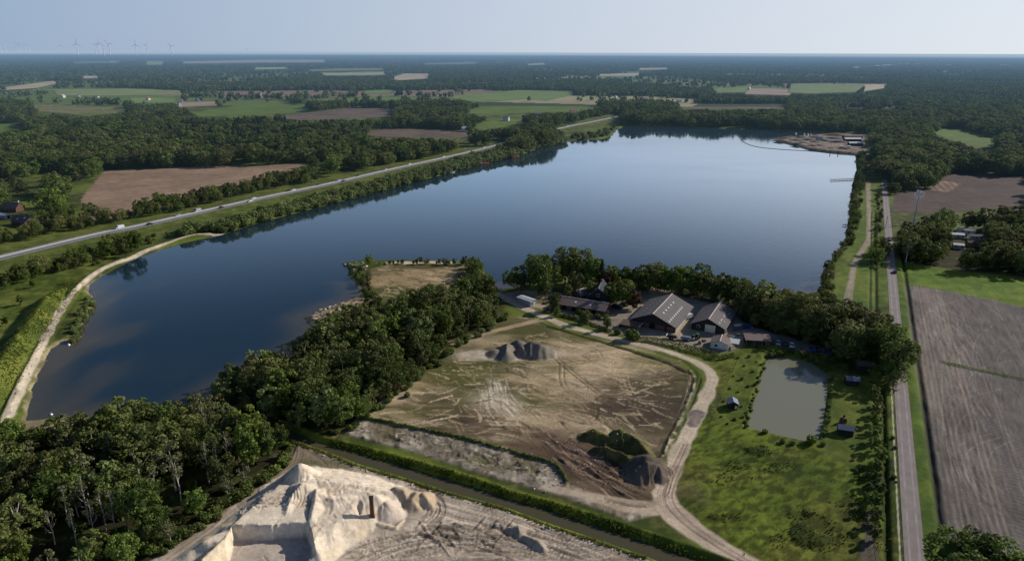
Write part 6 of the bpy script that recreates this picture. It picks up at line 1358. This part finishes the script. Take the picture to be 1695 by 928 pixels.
# ------------------------------------------------------------------ sand yard column, masts, poles, fences
x, y = G(617, 862); z = groundz(x, y); t = thing('steel_column', 'rust red upright steel column standing in the sand yard', 'column', (x, y, z - .3), rad(12), None, .86); b = MB()
b.box((0, 0, 3.3), (1.0, 1.0, 6.6), M['rust'])
for s in (-.42, -.14, .14, .42):
    b.box((s, -.6, 3.3), (.09, .08, 6.4), M['rust']); b.box((.6, s, 3.3), (.08, .09, 6.4), M['rust']); b.box((-.6, s, 3.3), (.08, .09, 6.4), M['rust'])
b.build('shaft', t); b = MB(); b.box((0, 0, 6.7), (1.3, 1.3, .2), M['dark_wood']); b.build('cap', t); b = MB(); b.box((0, 0, .25), (1.5, 1.5, .4), M['rust']); b.build('base_plate', t)
x, y = G(1512, 370); t = thing('antenna_mast', 'tall silver mast with crossed arms rising from the grove', 'mast', (x, y, 0)); b = MB(); b.tube([(0, 0, -.5), (0, 0, 23)], .55, M['steel'], 10, .28); b.build('pole', t)
for k, (zz, a, l_) in enumerate([(21.8, .5, 2.4), (20.3, 2.4, 2.6), (18.6, .1, 2.8), (17.2, 1.5, 2.2)]):
    b = MB(); b.tube([(-l_ * math.cos(a), -l_ * math.sin(a), zz + .8), (l_ * math.cos(a), l_ * math.sin(a), zz - .4)], .22, M['steel'], 6)
    for s in (-1, 1): b.box((s * l_ * math.cos(a), s * l_ * math.sin(a), zz + .2 - .6 * s), (.5, .5, 1.6), M['roof_white'])
    b.build('antenna_arm', t)
def pole(px, py, h, label, a=0.45):
    x, y, z = gz(px, py); t = thing('utility_pole', label, 'pole', (x, y, z), a); b = MB(); b.tube([(0, 0, -.4), (0, 0, h)], .16, M['wood'], 7, .11); b.build('pole', t); b = MB(); b.box((0, 0, h - .7), (2.6, .14, .14), M['wood'])
    for s in (-1.2, -.5, .5, 1.2): b.lathe([(.05, h - .62), (.09, h - .45), (.05, h - .3)], M['white_wall'], 6, (s, 0, 0))
    b.build('crossarm', t)
pole(1462, 441, 8, 'wooden pole with crossarm at the road beside the dark clump'); pole(1455, 345, 8.5, 'pale slim pole in the strip between track and asphalt road'); pole(1466, 376, 7, 'wooden pole with crossarm beside the asphalt road farther up')
def fence(px, step, h, label, name='wire_fence', rails=2, mat=None):
    P = curve(GP(px), step); t = thing(name, label, 'fence', (P[0][0], P[0][1], groundz(*P[0]))); o0 = np.array([P[0][0], P[0][1], groundz(*P[0])]); pm = MB(); pm.tube([(0, 0, -.3), (0, 0, h)], .05, mat or M['dark_wood'], 5); pm = pm.mesh('post')
    Q = [np.array([a, b_, groundz(a, b_)]) - o0 for a, b_ in P]
    for q in Q: link('post', pm, t, None, tuple(q))
    b = MB()
    for k in range(rails): b.tube([tuple(q + (0, 0, h * (.95 - .4 * k))) for q in Q], .018, mat or M['dark_wood'], 4)
    b.build('rail', t)
fence([(1230, 572), (1212, 615), (1195, 655), (1172, 708)], 2.6, 1.1, 'wire fence on posts between pond lawn and the bend of the gravel road')
fence([(1140, 622), (1140, 645), (1126, 682), (1105, 722), (1088, 765)], 3, 1.2, 'wire fence on posts along the right edge of the dirt field')
fence([(1448, 930), (1443, 870), (1440, 800), (1436, 770)], 3.0, 1.1, 'wire fence on posts left of the lowest young trees')
fence([(1240, 566), (1290, 572), (1335, 582), (1372, 590)], 2.6, 1.0, 'low fence between the parked cars and the pond bank')
fence([(650, 653), (604, 690), (560, 720)], 3.0, 1.0, 'wire fence along the left corner of the dirt field')

# hedges of the yard
def hedge(px, w, h, label, mat='leaf', seed=1):
    P = curve(GP(px), .8); q = np.random.default_rng(seed); o0 = P[0]; L = [[a - o0[0] + q.normal(0, .15), b_ - o0[1] + q.normal(0, .15), h * q.uniform(.35, .62), w * q.uniform(.45, .6), w * q.uniform(.45, .6), h * q.uniform(.38, .5)] for a, b_ in P]
    me = cloud_mesh('hedge', [leaf_cloud(L, 70, .3, q, cull=.7)]); me.materials.append(M[mat]); tag(link('hedge', me, None, None, (o0[0], o0[1], groundz(*o0))), label, 'hedge')
hedge([(1065, 564), (1085, 566), (1108, 571), (1130, 576)], 1.7, 2.2, 'clipped hedge between the gravel road and the large barn yard', seed=2)
hedge([(1134, 578), (1160, 583), (1186, 591)], 1.7, 2.3, 'clipped hedge between the gravel road and the smaller barn yard', seed=3)
hedge([(1178, 592), (1196, 594), (1214, 589)], 1.4, 1.8, 'short dark hedge below the white hut', seed=4)
hedge([(925, 522), (955, 530), (990, 541), (1010, 549)], 1.3, 1.4, 'low hedge along the road before the long shed', seed=5)
hedge([(590, 692), (640, 699), (700, 712), (760, 724), (838, 746), (905, 764), (925, 776), (938, 798)], .8, .9, 'ragged dark weed line along the lower edge of the dirt field', seed=6)
# reeds, rough grass
def tufts(name, P, n, h, w, seed, mat, label, cat, blades=5, zoff=-.05):
    q = np.random.default_rng(seed); n = len(P); z = np.array([groundz(a, b_) for a, b_ in P]); a = q.uniform(0, 2 * PI, (n, blades)); hh = h * q.uniform(.5, 1.2, (n, blades)) * (.35 + 1.5 * fbm(P[:, 0], P[:, 1], 5, 2, 7))[:, None]; ln = hh * q.uniform(.15, .6, (n, blades)); c = np.stack([np.cos(a), np.sin(a)], -1)
    base = np.stack([P[:, 0], P[:, 1], z + zoff], 1)[:, None, :]; sd2 = np.stack([-c[..., 1], c[..., 0], np.zeros_like(a)], -1) * w * q.uniform(.6, 1.3, (n, blades))[..., None]
    tip = base + np.concatenate([c * ln[..., None], hh[..., None]], -1); V = np.stack([base - sd2, base + sd2, tip], 2).reshape(-1, 3); me = mesh_np(name, V, np.arange(len(V)).reshape(-1, 3)); set_float(me, np.repeat(q.uniform(0, 1, n), blades * 3), 'lv'); return tag(link(name, me, None, mat), label, cat, kind='stuff')
q = np.random.default_rng(31); i = q.integers(0, len(up), 900); P = up[i] + q.normal(0, .6, (900, 2)); tufts('reeds', P, 0, .5, .22, 1, M['reed'], 'green reeds along the far bank of the canal', 'reeds')
lo = curve(GP(CANAL_L[2:][::-1], 0), 1.0); i = q.integers(0, len(lo), 1500); P = lo[i] + q.normal(0, .35, (1500, 2)) + (-.3, -1.0); tufts('bank_grass', P, 0, .6, .16, 2, M['reed'], 'narrow grass strip on the near bank of the canal', 'grass')
Pm = GP([(1140, 800), (1150, 720), (1180, 715), (1238, 712), (1340, 745), (1440, 775), (1455, 850), (1470, 990), (1330, 990), (1240, 925), (1150, 870)]); b0, b1 = Pm.min(0), Pm.max(0); P = q.uniform(b0, b1, (7000, 2)); P = P[inside(P[:, 0], P[:, 1], Pm)]; P = P[fbm(P[:, 0], P[:, 1] * 1.2, 9, 3, 98) > .58]
tufts('tussock_grass', P, 0, .42, .14, 3, leaf_mat('tussock_blades', S(74, 88, 34), S(122, 126, 52), S(130, 124, 66)), 'rough tussocks of grass over the big meadow', 'grass')

dk = curve(GP([(118, 458), (94, 486), (68, 522), (34, 574), (-20, 655)], 2.5), 1.0); i = q.integers(0, len(dk), 3200); P = dk[i] + q.normal(0, 2.6, (3200, 2)); tufts('dyke_grass', P, 0, .5, .18, 5, leaf_mat('dyke_blades', S(72, 90, 34), S(112, 122, 50), S(98, 106, 46), trans=.35), 'tall uncut grass covering the dyke beside the shore path', 'grass')
# loose stones
def rock_mesh(seed, r_=.5):
    q = np.random.default_rng(seed); bm = bmesh.new(); bmesh.ops.create_icosphere(bm, subdivisions=2, radius=r_)
    for v in bm.verts: v.co *= 1 + .35 * (math.sin(v.co.x * 5 / r_ * .5 + seed) * math.cos(v.co.y * 4 / r_ * .5 + seed * 2)) * .6 + q.normal(0, .06); v.co.z *= .7
    me = bpy.data.meshes.new('stone'); bm.to_mesh(me); bm.free(); return me
M['stone'] = simple('pale_stone', S(186, 178, 166), .9, .2, 2, .3); M['stone_d'] = simple('grey_stone', S(120, 112, 102), .9, .25, 2, .3)
RM = [rock_mesh(k) for k in range(3)]; RMD = [rock_mesh(k + 9) for k in range(3)]
for m_ in RM: m_.materials.append(M['stone'])
for m_ in RMD: m_.materials.append(M['stone_d'])
def stones(P, ms, s0, s1, label, group):
    for x, y in P: o_ = link('stone', ms[q.integers(len(ms))], None, None, (x, y, max(groundz(x, y), -1.25) + .05), q.uniform(0, 6)); s = q.uniform(s0, s1); o_.scale = (s * q.uniform(.8, 1.8), s, s); tag(o_, label, 'stone', group)
lo2 = curve(GP([(520, 747), (545, 757), (600, 777), (674, 800), (750, 823), (840, 848), (916, 876), (992, 901), (1068, 928)]), 1.0)
stones(lo2[q.integers(0, len(lo2), 66)] + q.normal(0, .3, (66, 2)), RM + RMD[:1], .3, .6, 'pale stone in the line along the sand side of the canal', 'pale stones along the canal')
wl = curve(GP([(150, 470), (160, 500), (128, 566), (104, 568), (88, 577), (71, 607), (56, 643), (47, 680), (42, 698), (90, 692)], WL), 1.0); stones(wl[q.integers(0, len(wl), 34)] + q.normal(0, .6, (34, 2)), RMD, .3, .7, 'stone in the rubble edge of the west lake shore', 'stones of the west lake shore')
Pr = np.array([G(q.uniform(506, 600), 0) for _ in range(0)] + [G(*p) for p in zip(q.uniform(508, 596, 50), q.uniform(500, 532, 50))]); stones(np.array([p for p in Pr if groundz(*p) > -1.2]), RMD + RM, .6, 1.6, 'stone of the rocky tongue left of the peninsula', 'stones of the rocky tongue')
Pr = np.array([G(*p) for p in zip(q.uniform(568, 606, 26), q.uniform(433, 447, 26))]); stones(np.array([p for p in Pr if groundz(*p) > -1.3]), RMD + RM, .8, 1.8, 'stone at the tip of the north beach', 'stones at the beach tip')
Pr = np.array([G(*p) for p in zip(q.uniform(880, 1060, 50), q.uniform(720, 815, 50))]); stones(Pr, RM + RMD, .25, .55, 'loose lump on the churned dark soil', 'loose lumps on the churned soil')

# ------------------------------------------------------------------ lake things
M['orange'] = simple('orange_paint', S(158, 92, 62), .5, .15, 1)
def workboat(px, py, a, label, s):
    x, y = G(px, py, WL); t = thing('work_boat', label, 'boat', (x, y, WL), a, None, s); b = MB(); b.hexa([(-4.4, -1.5, -.2), (4.0, -1.5, -.2), (4.0, 1.5, -.2), (-4.4, 1.5, -.2), (-4.8, -1.9, 1.0), (5.2, -1.6, 1.2), (5.2, 1.6, 1.2), (-4.8, 1.9, 1.0)], M['orange']); b.build('hull', t)
    b = MB(); b.box((-2.6, 0, 1.9), (2.2, 2.2, 1.8), M['white_wall'], taper=.9); b.build('cabin', t); b = MB(); b.tube([(1.5, 0, 1.0), (0, 0, 4.8)], .22, M['orange'], 6); b.tube([(0, 0, 4.8), (4.5, 0, 3.6)], .16, M['orange'], 6); b.build('crane_arm', t); b = MB(); b.box((-2.6, 0, 2.1), (2.26, 1.8, .6), M['glass']); b.build('windows', t)
workboat(801, 272, .35, 'orange work boat moored at the motorway shore, nearer of two', 1.2); workboat(852, 261, .5, 'orange work boat with white cabin at the motorway shore, farther of two', 1.2)
x, y = G(748, 286, WL); t = thing('rowing_boat', 'small white boat at the motorway shore', 'boat', (x, y, WL), .5, None, 1.4); b = MB(); b.hexa([(-2, -.5, -.1), (1.8, -.4, -.1), (1.8, .4, -.1), (-2, .5, -.1), (-2.2, -.8, .6), (2.6, -.3, .8), (2.6, .3, .8), (-2.2, .8, .6)], PAINTS['white']); b.build('hull', t); plate(t, 'bench', M['wood'], (0, 0, .63), (.4, 1.2, .08))
def buoy(px, py, label, s=1.0, group=None):
    x, y = G(px, py, WL); b = MB(); b.lathe([(.12, -.4), (.5, -.2), (.6, .1), (.4, .45), (.1, .6), (.05, 1.0)], PAINTS['white'], 12); o_ = b.build('buoy', None, 0, (x, y, WL)); o_.scale = (s,) * 3; tag(o_, label, 'buoy', group)
buoy(85, 686, 'small white buoy near the lower left corner of the lake', .8); buoy(114, 571, 'small white buoy beside the spit on the west bank', .9)
for px, py in [(1317, 221.5), (1331, 222.5), (1337, 223), (1342, 223.5)]: buoy(px, py, 'white buoy in dark water behind the quarry spit', 2.6, 'white buoys behind the quarry spit')
bp = curve(GP([(1224, 228), (1228, 233), (1236, 238), (1250, 242.5), (1270, 245.5), (1300, 248), (1336, 250), (1372, 253)], WL), 3.0); b = MB(); b.tube([(p[0], p[1], WL + .1) for p in bp], .3, M['tyre'], 6); tag(b.build('floating_boom'), 'thin dark floating boom curving out from the quarry spit', 'boom')
def jetty(px0, px1, w, label):
    a, b_ = np.array(G(*px0, -.4)), np.array(G(*px1, -.4)); d = b_ - a; L = np.linalg.norm(d); t = thing('jetty', label, 'jetty', (a[0], a[1], -.4), math.atan2(d[1], d[0])); b = MB()
    for k in range(int(L / .6)): b.box((k * .6 + .3, 0, 0), (.52, w, .1), M['wood'])
    b.build('deck', t)
    for k in range(int(L / 4) + 1):
        for s in (-1, 1): o_ = MB(); o_.tube([(k * 4 + .2, s * w * .5, -2), (k * 4 + .2, s * w * .5, .9)], .14, M['wood'], 6); o_.build('pile', t)
jetty((1414, 296), (1374, 297.5), 2.4, 'dark wooden jetty reaching into the lake from the east shore'); jetty((1402, 372), (1394, 372), 2.0, 'short wooden landing stage on the east shore below the jetty')
# quarry spit
for px, py, L, W, rf, lb in [(1410, 235.5, 21, 7, 'roof_white', 'white roofed long shed on the quarry spit, farther of two'), (1415, 242.5, 17, 6, 'roof_white', 'white roofed long shed on the quarry spit, nearer of two'), (1410, 231, 24, 8, 'roof_dark', 'dark roofed hall behind the white sheds on the quarry spit')]:
    x, y = G(px, py); t = building('quarry_shed', lb, 'shed', (x, y, groundz(x, y)), rad(90), W, L, 3.2, 4.6, M['dark_wood'], M[rf], .3); plate(t, 'door', M['opening'], (W / 2 + .05, 0, 1.4), (.1, 3, 2.8))
def heap_mesh(seed, r_=5, h=2.2):
    q_ = np.random.default_rng(seed); V = [(0, 0, h)]; F = []; n_ = 14
    for j, (f, z_) in enumerate(((.35, .75), (.7, .35), (1.0, -.1))):
        for k in range(n_): u = r_ * f * q_.uniform(.8, 1.2); V.append((u * 1.6 * math.cos(2 * PI * k / n_), u * math.sin(2 * PI * k / n_), h * z_ + q_.normal(0, .12)))
    for k in range(n_): F.append((0, 1 + k, 1 + (k + 1) % n_))
    for j in range(2):
        for k in range(n_): a = 1 + j * n_ + k; c_ = 1 + j * n_ + (k + 1) % n_; F.append((a, a + n_, c_ + n_)); F.append((a, c_ + n_, c_))
    return mesh_np('spoil_heap', np.array(V), np.array(F), True)
HM = [heap_mesh(k) for k in range(4)]
for k, m_ in enumerate(HM): m_.materials.append([simple('brown_spoil', S(110, 88, 74), .95, .25, .6, .3), M['stone_d']][k % 2])
for px, py, s in [(1292, 233, 1.0), (1300, 231, 1.1), (1308, 229, 1.2), (1318, 234, .9), (1326, 229, 1.1), (1330, 238, 1.1), (1340, 233, 1.2), (1352, 229, 1.3), (1358, 243, 1.0), (1366, 234, 1.6), (1376, 247, .9), (1380, 231, 1.5), (1389, 237, 1.4), (1352, 237, 1.2), (1345, 243, .9), (1398, 248, 1.1), (1384, 226, 1.8), (1320, 239, .8)]:
    x, y = G(px, py); o_ = link('spoil_heap', HM[q.integers(4)], None, None, (x, y, max(groundz(x, y), -1.1) - .1), q.uniform(-.3, .3)); o_.scale = (s * 1.3, s, s); tag(o_, 'low brown heap of dredged material on the quarry spit', 'heap', 'heaps on the quarry spit')
for px, py, lb in [(1355, 235, 'green grey machine house in the middle of the quarry spit'), (1392, 247, 'small white cabin near the water on the quarry spit'), (1404, 247, 'small white cabin right of its twin on the quarry spit')]:
    x, y = G(px, py); w_ = 'white' in lb; t = building('site_cabin', lb, 'cabin', (x, y, groundz(x, y)), rad(80), 3 if w_ else 6, 4 if w_ else 7, 2.6 if w_ else 5, 3 if w_ else 6, M['white_wall'] if w_ else M['grey_wall'], M['roof_white'] if w_ else M['roof_blue'], .2); plate(t, 'door', M['opening'], (0, (-2.05 if w_ else -3.55), 1), (.9, .1, 1.9))
for px, py in [(1374, 254), (1387, 255)]:
    x, y = G(px, py, WL); t = thing('mooring_post', 'dark mooring post standing in the water before the quarry spit', 'post', (x, y, WL), 0, 'mooring posts at the quarry spit'); b = MB(); b.tube([(0, 0, -2), (0, 0, 3.2)], .5, M['dark_wood'], 8, .42); b.build('post', t); b = MB(); b.lathe([(.6, 3.2), (.6, 3.4), (.2, 3.6)], M['tyre'], 8); b.build('cap', t)

# ------------------------------------------------------------------ wind turbines
m_, n_, l_ = new_mat('turbine_white'); p_ = n_.new('ShaderNodeBsdfPrincipled'); p_.inputs['Base Color'].default_value = (*S(196, 204, 212), 1); p_.inputs['Roughness'].default_value = .5; o_ = n_.new('ShaderNodeOutputMaterial'); l_.new(p_.outputs[0], o_.inputs[0]); M['turbine'] = m_
b = MB(); b.tube([(0, 0, 0), (0, 0, 50), (0, 0, 100)], 3.2, M['turbine'], 12, 1.6); TWM = b.mesh('tower'); b = MB(); b.box((0, 1.2, 101.5), (3.6, 9, 3.8), M['turbine'], taper=.9); NCM = b.mesh('nacelle')
b = MB(); b.hexa([(-1.5, -.3, 0), (1.5, -.3, 0), (1.5, .3, 0), (-1.5, .3, 0), (-.3, -.1, 48), (.4, -.1, 48), (.4, .1, 48), (-.3, .1, 48)], M['turbine']); BLM = b.mesh('blade'); b = MB(); b.lathe([(2.0, -2), (1.8, 0), (.2, 2)], M['turbine'], 10, (0, 0, 0)); HBM = b.mesh('hub')
TB = [(130, 92, 72, 'tall wind turbine standing alone left of the cluster of five'), (159.6, 90, 73.5, 'leftmost wind turbine of the cluster of five'), (164, 87.5, 74, 'small wind turbine second from the left in the cluster of five'), (166, 88, 71, 'wind turbine in the middle of the cluster of five'), (173, 92, 72, 'wind turbine second from the right in the cluster of five'), (183, 91, 72.5, 'rightmost wind turbine of the cluster of five'),
      (227, 92, 73.5, 'left wind turbine of the pair right of the cluster'), (244, 91, 74, 'right wind turbine of the pair right of the cluster'), (285, 92, 75.5, 'single wind turbine right of the pair'), (409.5, 88.5, 81.5, 'faint small wind turbine farthest to the right'), (11, 86, 73.5, 'wind turbine second from the left picture edge'), (30.5, 86, 73, 'wind turbine nearest left of the hazy trio'), (35.5, 84.5, 75, 'wind turbine nearest right of its taller twin by the left edge'), (49, 83.5, 74, 'faint wind turbine in the hazy group, right end'), (43, 83.8, 74, 'faint wind turbine in the hazy group, left end'), (103, 84, 75.5, 'faint wind turbine between the left group and the tall single one'), (2.5, 85, 73.5, 'wind turbine at the left picture edge')]
for k, (px, by, hy, lb) in enumerate(TB):
    by = max(by, 86.2 + (px * .0008)) if by < 86.2 else by; by += 1.4; x, y = G(px, by); hx, hyy = PIX(x, y, 100.0); y0p = PIX(x, y, 0.0)[1]; s = (y0p - hy - 1.0) / max(y0p - hyy, .1)
    t = thing('wind_turbine', lb, 'wind turbine', (x, y, 0), .3 * math.sin(k * 2.1) + .4, 'wind turbines on the horizon', s); link('tower', TWM, t); link('nacelle', NCM, t); hb = link('hub', HBM, t, None, (0, -4.5, 101.5)); hb.rotation_euler = (PI / 2, 0, 0)
    for j in range(3): o_ = link('blade', BLM, t, None, (0, -5, 101.5)); o_.rotation_euler = (0, k * .7 + j * 2 * PI / 3, 0); o_.scale = (1.3, 1.3, 1)
# ------------------------------------------------------------------ light, sky
SUN_EL, SUN_AZ = rad(27), rad(27)          # azimuth from +X towards +Y
sd_ = Vector((math.cos(SUN_EL) * math.cos(SUN_AZ), math.cos(SUN_EL) * math.sin(SUN_AZ), math.sin(SUN_EL)))
sl = bpy.data.lights.new("sun", 'SUN'); sl.energy = 4.7; sl.angle = rad(0.5); sl.color = (1.0, 0.92, 0.82)
so = bpy.data.objects.new("sun", sl); C.objects.link(so); so.location = (300, 60, 300)
so.rotation_euler = sd_.to_track_quat('Z', 'Y').to_euler()
w = bpy.data.worlds.new("World"); scene.world = w; w.use_nodes = True
n, l = w.node_tree.nodes, w.node_tree.links; n.clear()
sky = n.new('ShaderNodeTexSky'); sky.sky_type = 'NISHITA'; sky.sun_disc = False
sky.sun_elevation = SUN_EL; sky.sun_rotation = PI / 2 - SUN_AZ
sky.altitude = 100; sky.air_density = 0.55; sky.dust_density = 0.9; sky.ozone_density = 4.5
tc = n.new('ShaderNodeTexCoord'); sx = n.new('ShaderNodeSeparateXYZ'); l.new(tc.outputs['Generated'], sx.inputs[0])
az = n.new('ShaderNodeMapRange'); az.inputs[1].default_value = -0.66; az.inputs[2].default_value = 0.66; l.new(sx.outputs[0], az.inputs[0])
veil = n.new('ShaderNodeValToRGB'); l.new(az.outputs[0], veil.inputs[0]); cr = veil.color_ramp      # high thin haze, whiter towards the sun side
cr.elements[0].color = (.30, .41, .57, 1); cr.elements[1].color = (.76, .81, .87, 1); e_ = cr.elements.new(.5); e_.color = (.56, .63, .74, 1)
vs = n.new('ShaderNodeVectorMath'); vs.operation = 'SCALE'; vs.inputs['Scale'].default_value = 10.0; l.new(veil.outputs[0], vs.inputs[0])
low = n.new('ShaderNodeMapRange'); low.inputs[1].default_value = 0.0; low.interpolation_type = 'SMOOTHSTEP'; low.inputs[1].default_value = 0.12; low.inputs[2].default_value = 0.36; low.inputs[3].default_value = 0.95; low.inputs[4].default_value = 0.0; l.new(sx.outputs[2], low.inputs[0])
lake_lift = n.new('ShaderNodeValToRGB'); l.new(az.outputs[0], lake_lift.inputs[0]); cr = lake_lift.color_ramp     # unseen sky band added to brighten the lake's reflection, strongest towards the sun
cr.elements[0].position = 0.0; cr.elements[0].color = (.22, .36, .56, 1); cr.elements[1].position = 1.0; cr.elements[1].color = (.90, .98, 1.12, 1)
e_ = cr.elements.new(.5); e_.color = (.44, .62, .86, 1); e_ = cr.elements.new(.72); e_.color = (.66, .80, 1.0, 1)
gs = n.new('ShaderNodeVectorMath'); gs.operation = 'SCALE'; gs.inputs['Scale'].default_value = 16.5; l.new(lake_lift.outputs[0], gs.inputs[0])
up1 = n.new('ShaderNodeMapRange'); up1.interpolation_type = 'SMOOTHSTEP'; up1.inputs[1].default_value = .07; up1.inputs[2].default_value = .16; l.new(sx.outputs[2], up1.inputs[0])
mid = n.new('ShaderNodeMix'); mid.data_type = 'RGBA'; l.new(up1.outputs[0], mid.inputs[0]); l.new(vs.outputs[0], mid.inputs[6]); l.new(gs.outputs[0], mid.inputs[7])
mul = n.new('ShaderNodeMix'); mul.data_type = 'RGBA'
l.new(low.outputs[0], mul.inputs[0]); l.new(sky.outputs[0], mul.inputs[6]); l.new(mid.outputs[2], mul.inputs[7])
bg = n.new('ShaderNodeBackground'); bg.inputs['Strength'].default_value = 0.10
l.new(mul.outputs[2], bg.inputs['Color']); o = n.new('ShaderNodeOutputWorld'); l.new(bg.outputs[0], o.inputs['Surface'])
scene.view_settings.view_transform = 'Standard'; scene.view_settings.look = 'None'; scene.view_settings.exposure = 0; scene.view_settings.gamma = 1
scene.cycles.max_bounces = 5; scene.cycles.diffuse_bounces = 2; scene.cycles.glossy_bounces = 2; scene.cycles.transmission_bounces = 2
scene.cycles.use_denoising = True; scene.cycles.use_adaptive_sampling = True; scene.cycles.adaptive_threshold = 0.02
scene.cycles.sample_clamp_indirect = 4.0
